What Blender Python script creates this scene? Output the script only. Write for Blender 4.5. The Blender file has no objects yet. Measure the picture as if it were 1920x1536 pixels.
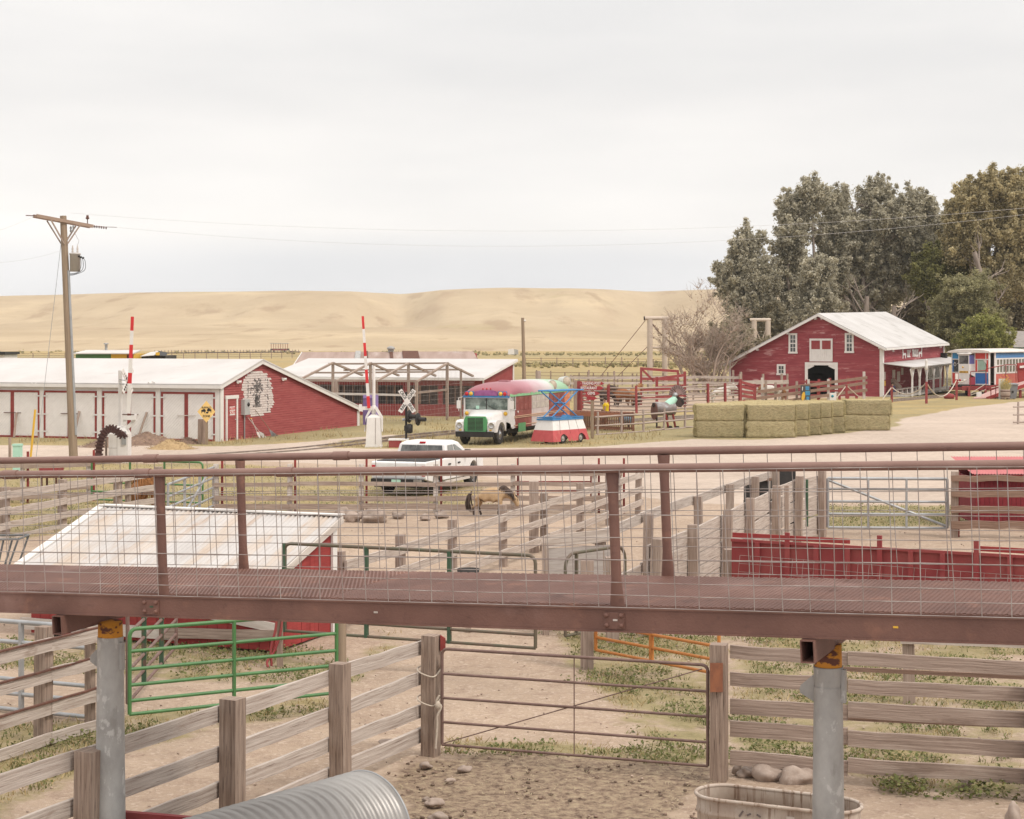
import bpy, math, random
import numpy as np
from mathutils import Vector, Matrix
from mathutils import noise as mnoise
random.seed(7); NPR = np.random.default_rng(11)
S = bpy.context.scene
COL = S.collection
F, CX, YH, H = 3300.0, 960.0, 635.0, 5.2
cam_d = bpy.data.cameras.new('camera'); cam = bpy.data.objects.new('camera', cam_d); COL.objects.link(cam)
cam.location = (0, 0, H); cam.rotation_euler = (math.radians(90), 0, 0)
cam_d.sensor_width = 36; cam_d.lens = 36 * F / 1920; cam_d.shift_y = -(768 - YH) / 1920
cam_d.clip_start = 0.5; cam_d.clip_end = 9000
S.camera = cam
SUN_EL, SUN_AZ = math.radians(50), math.radians(130)
w = bpy.data.worlds.new('World'); S.world = w; w.use_nodes = True
nt = w.node_tree; nt.nodes.clear(); N = nt.nodes.new; L = nt.links.new
out = N('ShaderNodeOutputWorld'); bg = N('ShaderNodeBackground'); L(bg.outputs[0], out.inputs[0])
sky = N('ShaderNodeTexSky'); sky.sky_type = 'NISHITA'; sky.sun_disc = False
sky.sun_elevation = SUN_EL; sky.sun_rotation = SUN_AZ; sky.air_density = 1.5; sky.dust_density = 3
tc = N('ShaderNodeTexCoord'); mp = N('ShaderNodeMapping'); L(tc.outputs['Generated'], mp.inputs[0])
mp.inputs['Scale'].default_value = (1.6, 1.6, 8.0)
cn = N('ShaderNodeTexNoise'); cn.inputs['Scale'].default_value = 1.7; cn.inputs['Detail'].default_value = 5; cn.inputs['Roughness'].default_value = .5
L(mp.outputs[0], cn.inputs['Vector'])
cr = N('ShaderNodeValToRGB'); L(cn.outputs['Fac'], cr.inputs[0])
e = cr.color_ramp.elements; e[0].position = .36; e[0].color = (.745, .735, .73, 1); e[1].position = .64; e[1].color = (.865, .842, .822, 1)
sx = N('ShaderNodeSeparateXYZ'); L(tc.outputs['Generated'], sx.inputs[0])
hr = N('ShaderNodeValToRGB'); L(sx.outputs['Z'], hr.inputs[0])
he = hr.color_ramp.elements; he[0].position = .0; he[0].color = (.93, .975, 1.03, 1); he[1].position = .9; he[1].color = (1.75, 1.72, 1.68, 1)
for p_, c_ in ((.55, (1.45, 1.43, 1.40, 1)), (.045, (.97, .99, 1.02, 1)), (.062, (1.10, 1.09, 1.075, 1)), (.085, (1.03, 1.025, 1.02, 1)), (.13, (.95, .945, .945, 1)), (.26, (1.0, .995, .985, 1))):
 q = he.new(p_); q.color = c_
mm = N('ShaderNodeMix'); mm.data_type = 'RGBA'; mm.blend_type = 'MULTIPLY'; mm.inputs['Factor'].default_value = 1
L(cr.outputs[0], mm.inputs['A']); L(hr.outputs[0], mm.inputs['B'])
sk = N('ShaderNodeMix'); sk.data_type = 'RGBA'; sk.blend_type = 'MULTIPLY'; sk.inputs['Factor'].default_value = 1
L(sky.outputs[0], sk.inputs['A']); sk.inputs['B'].default_value = (.10, .10, .10, 1)
mx = N('ShaderNodeMix'); mx.data_type = 'RGBA'; mx.inputs['Factor'].default_value = .93
L(sk.outputs['Result'], mx.inputs['A']); L(mm.outputs['Result'], mx.inputs['B']); L(mx.outputs['Result'], bg.inputs[0])
bg.inputs[1].default_value = 1.0
sd = bpy.data.lights.new('sun', 'SUN'); sun = bpy.data.objects.new('sun', sd); COL.objects.link(sun)
sd.energy = 1.6; sd.angle = math.radians(11); sd.color = (1, .93, .84)
dirv = Vector((math.sin(SUN_AZ) * math.cos(SUN_EL), math.cos(SUN_AZ) * math.cos(SUN_EL), math.sin(SUN_EL)))
sun.rotation_euler = dirv.to_track_quat('Z', 'Y').to_euler()
S.view_settings.view_transform = 'Standard'; S.view_settings.look = 'None'; S.view_settings.gamma = 1
S.view_settings.exposure = 0.30
S.cycles.max_bounces = 8; S.cycles.diffuse_bounces = 4; S.cycles.glossy_bounces = 2; S.cycles.transparent_max_bounces = 12
def P(px, py, Y): return Vector(((px - CX) * Y / F, Y, H - (py - YH) * Y / F))
def G(px, py, z=0.0):
 Y = F * (H - z) / (py - YH); return Vector(((px - CX) * Y / F, Y, z))
def GX(px, Y, z=0.0): return Vector(((px - CX) * Y / F, Y, z))
def onray(px, A, d):
 k = (px - CX) / F; return (k * A.y - A.x) / (d.x - k * d.y)
def V(*a): return Vector(a)
Z = Vector((0, 0, 1))
class MB:
 def __init__(s, M=None): s.v, s.f, s.uv, s.m, s.sm, s.M = [], [], [], [], [], M
 def add(s, vs, fs, mi=0, sm=False, uvs=None):
  b = len(s.v); vs = [Vector(p) for p in vs]
  if s.M is not None: wv = [s.M @ p for p in vs]
  else: wv = vs
  s.v += wv
  ox, oy = random.uniform(0, 40), random.uniform(0, 40)
  for k, f in enumerate(fs):
   s.f.append([b + i for i in f]); s.m.append(mi); s.sm.append(sm)
   if uvs is not None: s.uv += [(u + ox, w_ + oy) for (u, w_) in uvs[k]]
   else:
    a, c_, d = vs[f[0]], vs[f[1]], vs[f[2]]
    n = (c_ - a).cross(d - a); ax = max(range(3), key=lambda i: abs(n[i]))
    i0, i1 = [(1, 2), (0, 2), (0, 1)][ax]
    s.uv += [(vs[i][i0], vs[i][i1]) for i in f]
  return s
 def box(s, lo, hi, mi=0):
  x0, y0, z0 = lo; x1, y1, z1 = hi
  s.add([(x0,y0,z0),(x1,y0,z0),(x1,y1,z0),(x0,y1,z0),(x0,y0,z1),(x1,y0,z1),(x1,y1,z1),(x0,y1,z1)],
    [(0,3,2,1),(4,5,6,7),(0,1,5,4),(1,2,6,5),(2,3,7,6),(3,0,4,7)], mi); return s
 def bar(s, a, b, w, h, up=Z, mi=0, taper=1.0, rough=0.0, seg=1):
  a, b = Vector(a), Vector(b); d = b - a; Ln = d.length
  if Ln < 1e-6: return s
  t = d / Ln; up = Vector(up)
  if abs(t.dot(up)) > .98: up = Vector((1, 0, 0)) if abs(t.x) < .9 else Vector((0, 1, 0))
  sd_ = t.cross(up).normalized(); u = sd_.cross(t).normalized()
  vs, fs, uvs = [], [], []; n = seg + 1
  for i in range(n):
   k = i / seg; q = 1 + (taper - 1) * k; c_ = a + d * k
   if rough: c_ = c_ + sd_ * random.uniform(-rough, rough) + u * random.uniform(-rough, rough)
   for (sx_, sy_) in ((-1,-1),(1,-1),(1,1),(-1,1)):
    vs.append(c_ + sd_ * (sx_ * w / 2 * q) + u * (sy_ * h / 2 * q * (1 + (random.uniform(-rough, rough) * 3 if rough else 0))))
  cc = [0, w, w + h, 2 * w + h, 2 * w + 2 * h]
  for i in range(seg):
   for j in range(4):
    j2 = (j + 1) % 4
    fs.append((i*4+j, i*4+j2, i*4+4+j2, i*4+4+j)); L0, L1 = Ln*i/seg, Ln*(i+1)/seg
    uvs.append([(L0, cc[j]), (L0, cc[j+1]), (L1, cc[j+1]), (L1, cc[j])])
  e0 = (3, 2, 1, 0); e1 = tuple(seg * 4 + q for q in range(4))
  for e_ in (e0, e1): fs.append(e_); uvs.append([(0, 0), (0, w), (h*.3, w), (h*.3, 0)])
  s.add(vs, fs, mi, False, uvs); return s
 def tube(s, pts, r, n=8, mi=0, cap=True, closed=False, sm=True, squash=None):
  pts = [Vector(p) for p in pts]; m = len(pts); rs = r if isinstance(r, (list, tuple)) else [r] * m
  T = []
  for i in range(m):
   if closed: t = pts[(i+1) % m] - pts[i-1]
   else: t = pts[min(i+1, m-1)] - pts[max(i-1, 0)]
   T.append(t.normalized() if t.length > 1e-9 else Vector((0,0,1)))
  up = Z if abs(T[0].dot(Z)) < .95 else Vector((1, 0, 0))
  nrm = (up - T[0] * up.dot(T[0])).normalized(); vs, fs, uvs = [], [], []; ln = 0; lens = []
  for i in range(m):
   if i: ln += (pts[i] - pts[i-1]).length
   lens.append(ln)
   nrm = nrm - T[i] * nrm.dot(T[i]); nrm.normalize(); bi = T[i].cross(nrm)
   for j in range(n):
    a = 2 * math.pi * j / n; vs.append(pts[i] + (nrm * math.cos(a) + bi * math.sin(a)) * rs[i])
  for i in range(m if closed else m - 1):
   i2 = (i + 1) % m
   for j in range(n):
    j2 = (j + 1) % n; fs.append((i*n+j, i*n+j2, i2*n+j2, i2*n+j))
    c0, c1 = j / n * 6.28 * rs[i], (j + 1) / n * 6.28 * rs[i]; l0 = lens[i]; l1 = lens[i2] if i2 else ln + .1
    uvs.append([(l0, c0), (l0, c1), (l1, c1), (l1, c0)])
  s.add(vs, fs, mi, sm, uvs)
  if cap and not closed:
   s.add([vs[j] for j in range(n)], [tuple(range(n))[::-1]], mi); s.add([vs[(m-1)*n+j] for j in range(n)], [tuple(range(n))], mi)
  return s
 def prism(s, poly, ext, mi=0, sm=False):
  poly = [Vector(p) for p in poly]; ext = Vector(ext); n = len(poly)
  vs = poly + [p + ext for p in poly]
  fs = [tuple(range(n))[::-1], tuple(range(n, 2*n))] + [(i, (i+1) % n, n + (i+1) % n, n + i) for i in range(n)]
  s.add(vs, fs, mi, sm); return s
 def lathe(s, prof, n=16, mi=0, o=(0,0,0), ax=Z, sm=True, arc=1.0):
  o, ax = Vector(o), Vector(ax).normalized(); up = Vector((1,0,0)) if abs(ax.x) < .9 else Vector((0,1,0))
  e1 = (up - ax * up.dot(ax)).normalized(); e2 = ax.cross(e1); vs, fs = [], []; m = len(prof)
  for (r, h) in prof:
   for j in range(n):
    a = 2*math.pi*arc*j/n; vs.append(o + ax*h + (e1*math.cos(a) + e2*math.sin(a))*r)
  for i in range(m-1):
   for j in range(n if arc == 1 else n-1):
    j2 = (j+1) % n; fs.append((i*n+j, i*n+j2, (i+1)*n+j2, (i+1)*n+j))
  s.add(vs, fs, mi, sm); return s
 def disc(s, o, ax, r, n=16, mi=0, th=.02):
  return s.lathe([(0, 0), (r, 0), (r, th), (0, th)], n, mi, o, ax, False)
 def quad(s, a, b, c_, d, mi=0): return s.add([a, b, c_, d], [(0, 1, 2, 3)], mi)
 def blob(s, c_, r, seed=0, amp=.2, n=10, m=7, mi=0, flat=1.0, fr=1.5):
  c_ = Vector(c_); r = Vector(r) if hasattr(r, '__len__') else Vector((r, r, r)); vs, fs = [], []
  for i in range(m + 1):
   th = math.pi * i / m
   for j in range(n):
    a = 2*math.pi*j/n; d = Vector((math.sin(th)*math.cos(a), math.sin(th)*math.sin(a), math.cos(th)))
    k = 1 + amp * mnoise.noise(d * fr + Vector((seed*3.1, seed*1.7, seed)))
    vs.append(c_ + Vector((d.x*r.x, d.y*r.y, d.z*r.z)) * k)
  for i in range(m):
   for j in range(n):
    j2 = (j+1) % n; fs.append((i*n+j, (i+1)*n+j, (i+1)*n+j2, i*n+j2))
  s.add(vs, fs, mi, True); return s
 def build(s, name, mats, parent=None, loc=None, world_M=None):
  me = bpy.data.meshes.new(name)
  if parent is not None: Mi = WM[parent.name].inverted()
  elif loc is not None: Mi = Matrix.Translation(-Vector(loc))
  else: Mi = Matrix()
  me.from_pydata([tuple(Mi @ p) for p in s.v], [], s.f)
  if not isinstance(mats, (list, tuple)): mats = [mats]
  for m_ in mats: me.materials.append(m_)
  me.polygons.foreach_set('material_index', s.m); me.polygons.foreach_set('use_smooth', s.sm)
  uvl = me.uv_layers.new(name='UVMap'); uvl.data.foreach_set('uv', np.array(s.uv, dtype=np.float32).ravel())
  me.update()
  o = bpy.data.objects.new(name, me); COL.objects.link(o)
  if parent is not None: o.parent = parent; WM[o.name] = WM[parent.name].copy()
  else:
   if loc is not None: o.location = loc
   WM[o.name] = Mi.inverted()
  return o
WM = {}
def tag(o, label, cat, group=None, kind=None):
 o['label'] = label; o['category'] = cat
 if group: o['group'] = group
 if kind: o['kind'] = kind
 return o
def thing(name, label, cat, loc=(0,0,0), rz=0.0, group=None):
 o = bpy.data.objects.new(name, None); COL.objects.link(o); o.location = loc; o.rotation_euler = (0, 0, rz)
 o.empty_display_size = .2
 WM[o.name] = Matrix.Translation(Vector(loc)) @ Matrix.Rotation(rz, 4, 'Z'); return tag(o, label, cat, group)
def dup(root, loc, rz=None, label=None):
 r = root.copy(); COL.objects.link(r); r.location = loc
 if rz is not None: r.rotation_euler = (0, 0, rz)
 if label: r['label'] = label
 WM[r.name] = Matrix.Translation(Vector(loc)) @ Matrix.Rotation(r.rotation_euler[2], 4, 'Z')
 for c_ in list(root.children):
  k = c_.copy(); COL.objects.link(k); k.parent = r; WM[k.name] = WM[r.name]
  for d in c_.children:
   q_ = d.copy(); COL.objects.link(q_); q_.parent = k
 return r
def local(o): return WM[o.name]
def new_mat(name):
 m = bpy.data.materials.new(name); m.use_nodes = True; m.node_tree.nodes.clear()
 return m, m.node_tree, m.node_tree.nodes.new, m.node_tree.links.new
def c4(c_): return (c_[0], c_[1], c_[2], 1)
def M(name, c1, c2=None, rough=.8, metal=0.0, scale=(3, 3, 3), coord='Object', ramp=(.35, .65), layers=(), island=.0, bump=0.0, bscale=None, spec=.3, detail=5, objvar=.0):
 m, t, N, L = new_mat(name); o = N('ShaderNodeOutputMaterial'); b = N('ShaderNodeBsdfPrincipled'); L(b.outputs[0], o.inputs[0])
 b.inputs['Roughness'].default_value = rough; b.inputs['Metallic'].default_value = metal; b.inputs['Specular IOR Level'].default_value = spec
 tc = N('ShaderNodeTexCoord')
 def nz(sc, det, co=coord):
  mp = N('ShaderNodeMapping'); mp.inputs['Scale'].default_value = sc; L(tc.outputs[co], mp.inputs[0])
  n = N('ShaderNodeTexNoise'); n.inputs['Scale'].default_value = 1; n.inputs['Detail'].default_value = det; n.inputs['Roughness'].default_value = .6
  L(mp.outputs[0], n.inputs['Vector']); return n.outputs['Fac']
 if c2 is None: c2 = tuple(min(1, q * .86) for q in c1)
 r = N('ShaderNodeValToRGB'); L(nz(scale, detail), r.inputs[0]); e = r.color_ramp.elements
 e[0].position = ramp[0]; e[0].color = c4(c1); e[1].position = ramp[1]; e[1].color = c4(c2); cur = r.outputs[0]
 for ly in layers:
  lr = N('ShaderNodeMapRange'); lr.inputs['From Min'].default_value = ly[2]; lr.inputs['From Max'].default_value = ly[3]
  lr.inputs['To Max'].default_value = ly[4] if len(ly) > 4 else 1; lr.interpolation_type = 'SMOOTHSTEP'
  L(nz(ly[1], 6, ly[5] if len(ly) > 5 else coord), lr.inputs['Value'])
  x = N('ShaderNodeMix'); x.data_type = 'RGBA'; L(lr.outputs[0], x.inputs['Factor']); L(cur, x.inputs['A']); x.inputs['B'].default_value = c4(ly[0]); cur = x.outputs['Result']
 if island or objvar:
  h = N('ShaderNodeHueSaturation'); ma = N('ShaderNodeMapRange'); k = island or objvar
  ma.inputs['To Min'].default_value = 1 - k; ma.inputs['To Max'].default_value = 1 + k
  if island: gi = N('ShaderNodeNewGeometry'); L(gi.outputs['Random Per Island'], ma.inputs['Value'])
  else: gi = N('ShaderNodeObjectInfo'); L(gi.outputs['Random'], ma.inputs['Value'])
  L(ma.outputs[0], h.inputs['Value']); L(cur, h.inputs['Color']); cur = h.outputs[0]
 L(cur, b.inputs['Base Color'])
 if bump:
  bp = N('ShaderNodeBump'); bp.inputs['Strength'].default_value = bump; bp.inputs['Distance'].default_value = .02
  L(nz(bscale or tuple(q * 2 for q in scale), 6), bp.inputs['Height']); L(bp.outputs[0], b.inputs['Normal'])
 return m
RED = (.275, .064, .060)
m_wood = M('weathered_wood', (.39, .305, .255), (.225, .165, .132), scale=(1.2, 36, 36), coord='UV', layers=[((.20, .14, .11), (1.4, 4, 4), .58, .72, .65), ((.13, .085, .06), (4, 60, 60), .60, .72, .8), ((.50, .42, .36), (.7, 3, 3), .52, .75, .55)], island=.20, bump=.5, bscale=(3, 70, 70))
m_wood_grey = M('grey_plank_wood', (.53, .465, .415), (.34, .275, .235), scale=(1.1, 34, 34), coord='UV', layers=[((.15, .10, .078), (2.2, 60, 60), .56, .68, .8), ((.62, .555, .50), (.6, 2.5, 2.5), .54, .75, .5), ((.27, .20, .16), (1.6, 4, 4), .60, .72, .7), ((.07, .05, .04), (3.2, 12, 12), .70, .75, .9)], island=.18, bump=.5, bscale=(3, 70, 70))
m_wood_brown = M('brown_wood', (.27, .175, .13), (.17, .105, .075), scale=(1.5, 28, 28), coord='UV', layers=[((.36, .27, .22), (.8, 6, 6), .55, .75, .6)], island=.18, bump=.5)
m_post = M('split_post', (.36, .275, .22), (.20, .142, .11), scale=(1.2, 30, 30), coord='UV', layers=[((.09, .06, .045), (2.0, 50, 50), .57, .66, .85), ((.46, .375, .31), (1, 8, 8), .55, .75, .6), ((.16, .11, .085), (1.5, 5, 5), .6, .74, .6)], island=.22, bump=.8, bscale=(2, 60, 60))
m_pole = M('pole_wood', (.33, .25, .18), (.22, .16, .11), scale=(.5, 30, 30), coord='UV', layers=[((.14, .10, .06), (.6, 50, 50), .58, .72, .8)], bump=.4)
m_log = M('bleached_log', (.42, .34, .30), (.30, .235, .20), scale=(2, 30, 30), coord='UV', island=.12, bump=.5)
m_whitewood = M('worn_white_wood', (.60, .555, .51), (.46, .40, .355), scale=(1.2, 14, 14), coord='UV', layers=[((.22, .155, .12), (2.5, 50, 50), .60, .72, .75)], island=.1, bump=.4)
m_steel = M('rust_painted_steel', (.19, .095, .072), (.125, .06, .046), rough=.62, scale=(1.6, 1.6, 1.6), ramp=(.3, .7), layers=[((.30, .19, .165), (.9, .9, .9), .54, .72, .55), ((.075, .035, .028), (2.5, 2.5, 7), .62, .74, .65), ((.28, .135, .09), (3.5, 3.5, 3.5), .56, .74, .65), ((.09, .045, .038), (9, 9, 9), .60, .75, .5), ((.42, .34, .29), (60, 60, 60), .745, .80, .6)], bump=.25, bscale=(50, 50, 50), spec=.4)
m_pipe = M('pipe_brown', (.245, .142, .115), (.195, .108, .086), rough=.55, scale=(2, 2, 2), layers=[((.13, .07, .06), (6, 6, 6), .58, .74, .6), ((.45, .37, .32), (70, 70, 70), .76, .80, .6)], bump=.2, bscale=(60, 60, 60), spec=.45)
m_wire = M('galvanised_wire', (.40, .36, .335), (.24, .185, .165), rough=.5, metal=.3, scale=(4, 4, 4))
m_galv = M('galvanised_steel', (.41, .40, .385), (.30, .292, .28), rough=.6, metal=.15, scale=(5, 5, 3), layers=[((.52, .51, .495), (8, 8, 5), .58, .63, .75), ((.235, .22, .205), (6, 6, 3), .60, .70, .55), ((.22, .165, .13), (4, 4, 1.0), .66, .78, .6)], bump=.1, detail=5)
m_galvpipe = M('galvanised_pipe', (.40, .41, .42), (.31, .315, .32), rough=.45, metal=.4, scale=(3, 3, 3))
m_yrust = M('chipped_yellow_collar', (.62, .27, .03), (.52, .22, .03), scale=(4, 4, 4), layers=[((.12, .045, .03), (5, 5, 9), .50, .56, 1)], rough=.7)
m_rust = M('rust', (.15, .07, .05), (.09, .045, .035), rough=.9, scale=(8, 8, 8))
m_red = M('red_paint', RED, (.25, .037, .042), rough=.7, scale=(2, 2, 2), layers=[((.38, .16, .14), (14, 14, 3), .66, .80, .5)])
m_redwood = M('red_painted_wood', (.33, .05, .045), (.26, .036, .036), rough=.75, scale=(2, 18, 18), coord='UV', layers=[((.40, .28, .22), (3, 40, 40), .68, .78, .6)], island=.1)
m_redtrim = M('red_trim', (.27, .05, .042), (.20, .036, .032), rough=.75, scale=(3, 3, 3))
m_redsid = M('red_lap_siding', (.35, .085, .08), (.295, .062, .06), rough=.8, scale=(.7, .7, 5), layers=[((.20, .03, .034), (.8, .8, 14), .56, .72, .7), ((.46, .20, .18), (1.2, 1.2, 22), .58, .72, .55)], bump=.2, bscale=(2, 2, 40))
m_barn = M('barn_red_siding', (.30, .058, .068), (.235, .04, .05), rough=.8, scale=(.5, .5, 3), layers=[((.39, .13, .13), (.5, .5, 5), .50, .68, .65), ((.55, .33, .32), (.5, .5, 2.6), .59, .70, .75), ((.15, .018, .026), (1.2, 1.2, 16), .58, .74, .6)], bump=.2, bscale=(2, 2, 30))
m_white = M('white_paint', (.70, .675, .65), (.64, .61, .58), rough=.65, scale=(2, 2, 2), layers=[((.50, .45, .40), (5, 5, 1.2), .62, .80, .45)])
m_whitedoor = M('white_door_planks', (.76, .725, .70), (.70, .665, .64), rough=.7, scale=(3, 3, 3), layers=[((.45, .37, .31), (9, 9, 3), .64, .78, .45)])
m_whiteroof = M('white_roof', (.56, .535, .52), (.49, .462, .445), rough=.6, scale=(.35, .35, .35), layers=[((.42, .38, .355), (.5, 2.2, 2.2), .56, .76, .55)], bump=.15, bscale=(.8, .8, .8))
m_barnroof = M('pale_metal_roof', (.53, .512, .50), (.45, .43, .415), rough=.55, scale=(.3, .3, .3), layers=[((.33, .315, .295), (.3, .9, 1.6), .52, .70, .8)])
m_glass = M('window_glass', (.045, .05, .05), (.15, .155, .145), rough=.1, spec=.7, scale=(1.5, 1.5, 1.5), ramp=(.45, .62))  # pale blotches are sky reflections painted into the glass colour
m_black = M('black_paint', (.022, .02, .02), (.03, .028, .027), rough=.6)
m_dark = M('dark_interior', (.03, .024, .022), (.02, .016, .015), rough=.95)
m_rubber = M('rubber', (.035, .033, .032), (.055, .05, .047), rough=.85, scale=(6, 6, 6))
m_chrome = M('worn_chrome', (.5, .5, .5), (.35, .34, .33), rough=.3, metal=.8)
m_green = M('green_enamel', (.07, .19, .06), (.055, .15, .05), rough=.45, scale=(4, 4, 4), layers=[((.13, .10, .06), (9, 9, 9), .70, .76, .8)], spec=.45)
m_dkgreen = M('dark_green_enamel', (.05, .10, .06), (.04, .075, .045), rough=.5, scale=(4, 4, 4), layers=[((.13, .08, .06), (5, 5, 5), .56, .66, .9)])
m_olive = M('olive_pipe', (.10, .10, .065), (.14, .10, .075), rough=.55, scale=(5, 5, 5))
m_brownpipe = M('rusty_gate_pipe', (.20, .13, .11), (.14, .085, .07), rough=.65, scale=(6, 6, 6), layers=[((.34, .27, .23), (7, 7, 7), .62, .74, .5)])
m_orange = M('orange_enamel', (.50, .20, .05), (.43, .155, .04), rough=.5, scale=(4, 4, 4), layers=[((.25, .07, .03), (7, 7, 7), .62, .72, .9)])
m_blue = M('blue_paint', (.06, .22, .46), (.05, .19, .40), rough=.5)
m_yellow = M('yellow_paint', (.70, .42, .05), (.64, .38, .05), rough=.6)
m_rope = M('pale_rope', (.55, .48, .40), (.45, .38, .31), rough=.9, scale=(30, 30, 30))
m_concrete = M('concrete', (.42, .39, .36), (.33, .31, .285), rough=.9, scale=(3, 3, 3))
m_plum = M('plum_paint', (.16, .10, .24), (.13, .085, .2), rough=.6)
m_mint = M('mint_paint', (.42, .66, .54), (.38, .6, .49), rough=.6)
m_stone = M('fieldstone', (.37, .30, .255), (.25, .19, .155), rough=.9, scale=(5, 5, 5), layers=[((.5, .42, .37), (12, 12, 12), .58, .72, .5)], bump=.5, objvar=.18)
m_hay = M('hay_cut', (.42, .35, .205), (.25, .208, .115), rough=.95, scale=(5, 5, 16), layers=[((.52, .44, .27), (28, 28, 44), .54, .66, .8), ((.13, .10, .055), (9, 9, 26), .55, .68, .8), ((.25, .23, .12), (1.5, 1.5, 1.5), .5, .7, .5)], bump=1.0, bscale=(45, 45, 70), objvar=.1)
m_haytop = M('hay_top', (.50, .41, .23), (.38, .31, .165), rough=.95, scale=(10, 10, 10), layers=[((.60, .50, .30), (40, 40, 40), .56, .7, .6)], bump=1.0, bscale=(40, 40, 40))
def car_paint(name, c_, c2=None, rough=.4): return M(name, c_, c2 or tuple(q*.90 for q in c_), rough=rough, scale=(2, 2, 2), spec=.4, layers=[(tuple(q*.55+.06 for q in c_), (2.5, 2.5, 1.2), .56, .76, .45), ((.24, .13, .09), (10, 10, 5), .68, .74, .7)])
def px_poly(pts): return np.array([[G(x, y).x, G(x, y).y] for x, y in pts])
def inside_dist(poly, X, Y):
 """signed distance (positive inside) of points to a polygon"""
 n = len(poly); ins = np.zeros(X.shape, bool); dm = np.full(X.shape, 1e9)
 for i in range(n):
  x0, y0 = poly[i]; x1, y1 = poly[(i+1) % n]
  dx, dy = x1-x0, y1-y0; t = np.clip(((X-x0)*dx+(Y-y0)*dy)/(dx*dx+dy*dy+1e-9), 0, 1)
  dm = np.minimum(dm, np.hypot(X-x0-t*dx, Y-y0-t*dy))
  with np.errstate(divide='ignore', invalid='ignore'):
   c_ = ((y0 > Y) != (y1 > Y)) & (X < (x1-x0)*(Y-y0)/(y1-y0+1e-12)+x0)
  ins ^= c_
 return np.where(ins, dm, -dm)
GRAVEL = [px_poly([(-900,831),(440,837),(560,838),(700,842),(860,841),(1110,838),(1300,823),(1420,825),(1590,812),(1680,800),(1690,786),(1800,765),(1920,752),(2400,738),(2500,960),(1560,942),(1300,945),(1150,925),(920,895),(700,873),(400,862),(-900,852)]),
   px_poly([(440,836),(560,830),(640,822),(740,815),(740,818),(640,827),(600,838),(470,843)])]
GRASS = [
 (px_poly([(-900,868),(400,868),(700,880),(920,900),(940,948),(660,956),(400,964),(300,985),(100,1000),(-900,1010)]), .66, .55, 2.0),
 (px_poly([(1480,948),(1830,946),(1850,985),(1480,992)]), .8, .95, 1.2),
 (px_poly([(1560,1165),(1960,1190),(1960,1490),(1640,1492),(1560,1450),(1370,1440),(1340,1380),(1370,1180)]), .54, .75, .8),
 (px_poly([(1040,1185),(1370,1190),(1370,1440),(1200,1420),(1130,1330),(1060,1260),(1020,1200)]), .58, .75, .8),
 (px_poly([(820,1380),(1340,1400),(1340,1440),(820,1415)]), .56, .8, .5),
 (px_poly([(-300,1370),(170,1340),(250,1330),(640,1300),(640,1340),(420,1370),(250,1420),(120,1480),(0,1540),(-300,1600)]), .58, .62, .7),
 (px_poly([(220,1195),(640,1215),(700,1260),(640,1290),(240,1275),(-200,1240),(-200,1200)]), .52, .9, .7),
 (px_poly([(700,1175),(790,1180),(780,1210),(640,1310),(560,1360),(640,1250)]), .44, .7, .7),
 (px_poly([(1020,1150),(1110,1160),(1110,1200),(1010,1195)]), .5, .8, .8),
 (px_poly([(-100,975),(180,960),(150,1000),(-100,1030)]), .5, .8, .8),
]
CORRAL_DIRT = px_poly([(1085,772),(1194,776),(1330,757),(1390,751),(1650,744),(1640,740),(1380,736),(1090,745)])
MULCH = px_poly([(720,1440),(900,1405),(1340,1435),(1345,1470),(1290,1500),(1240,1600),(760,1600)])
ys = [3.0]
while ys[-1] < 800: ys.append(ys[-1] * 1.0115 + .02)
ys = np.array(ys); xs = np.linspace(-1, 1, 241); xs = np.sign(xs) * (np.abs(xs) ** 1.25)
YY, SS = np.meshgrid(ys, xs, indexing='ij'); XX = SS * (.62 * YY + 26)
def zones(X, Y):
 r = np.zeros(X.shape); b = np.full(X.shape, .5)
 far = np.clip((Y - 74) / 4, 0, 1); r = np.maximum(r, far * .92)
 b = np.where(Y > 76, .42 + .25*np.clip((Y-78)/15, 0, 1)*np.clip((125-Y)/20, 0, 1) + .16*np.exp(-((Y-215)/60)**2) - .25*np.clip((Y-260)/200, 0, 1) + .35*np.exp(-((Y-520)/60)**2) + .25*np.exp(-((Y-400)/18)**2), b)
 for po, wt, lu, so in GRASS:
  d = np.clip(inside_dist(po, X, Y)/so + .5, 0, 1) * wt
  b = np.where(d > r, lu, b); r = np.maximum(r, d)
 g = np.zeros(X.shape)
 for po in GRAVEL: g = np.maximum(g, np.clip(inside_dist(po, X, Y)/2.2 + .5, 0, 1))
 cd = np.clip(inside_dist(CORRAL_DIRT, X, Y)/2 + .5, 0, 1); r = r * (1 - cd)
 mu = np.clip(inside_dist(MULCH, X, Y)/.8 + .5, 0, 1)
 return r, g, b, mu
zr, zg, zb, zm = zones(XX, YY)
nv, nu = XX.shape
co = np.zeros((nv*nu, 3), np.float32); co[:, 0] = XX.ravel(); co[:, 1] = YY.ravel()
amp = np.where(YY.ravel() < 60, .035, .0)
for i in np.nonzero(amp)[0]:
 co[i, 2] = -.012 + amp[i] * mnoise.noise((co[i, 0]*1.1, co[i, 1]*1.1, 0)) + (.03 * zm.ravel()[i] * mnoise.noise((co[i, 0]*4, co[i, 1]*4, 3)))
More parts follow.
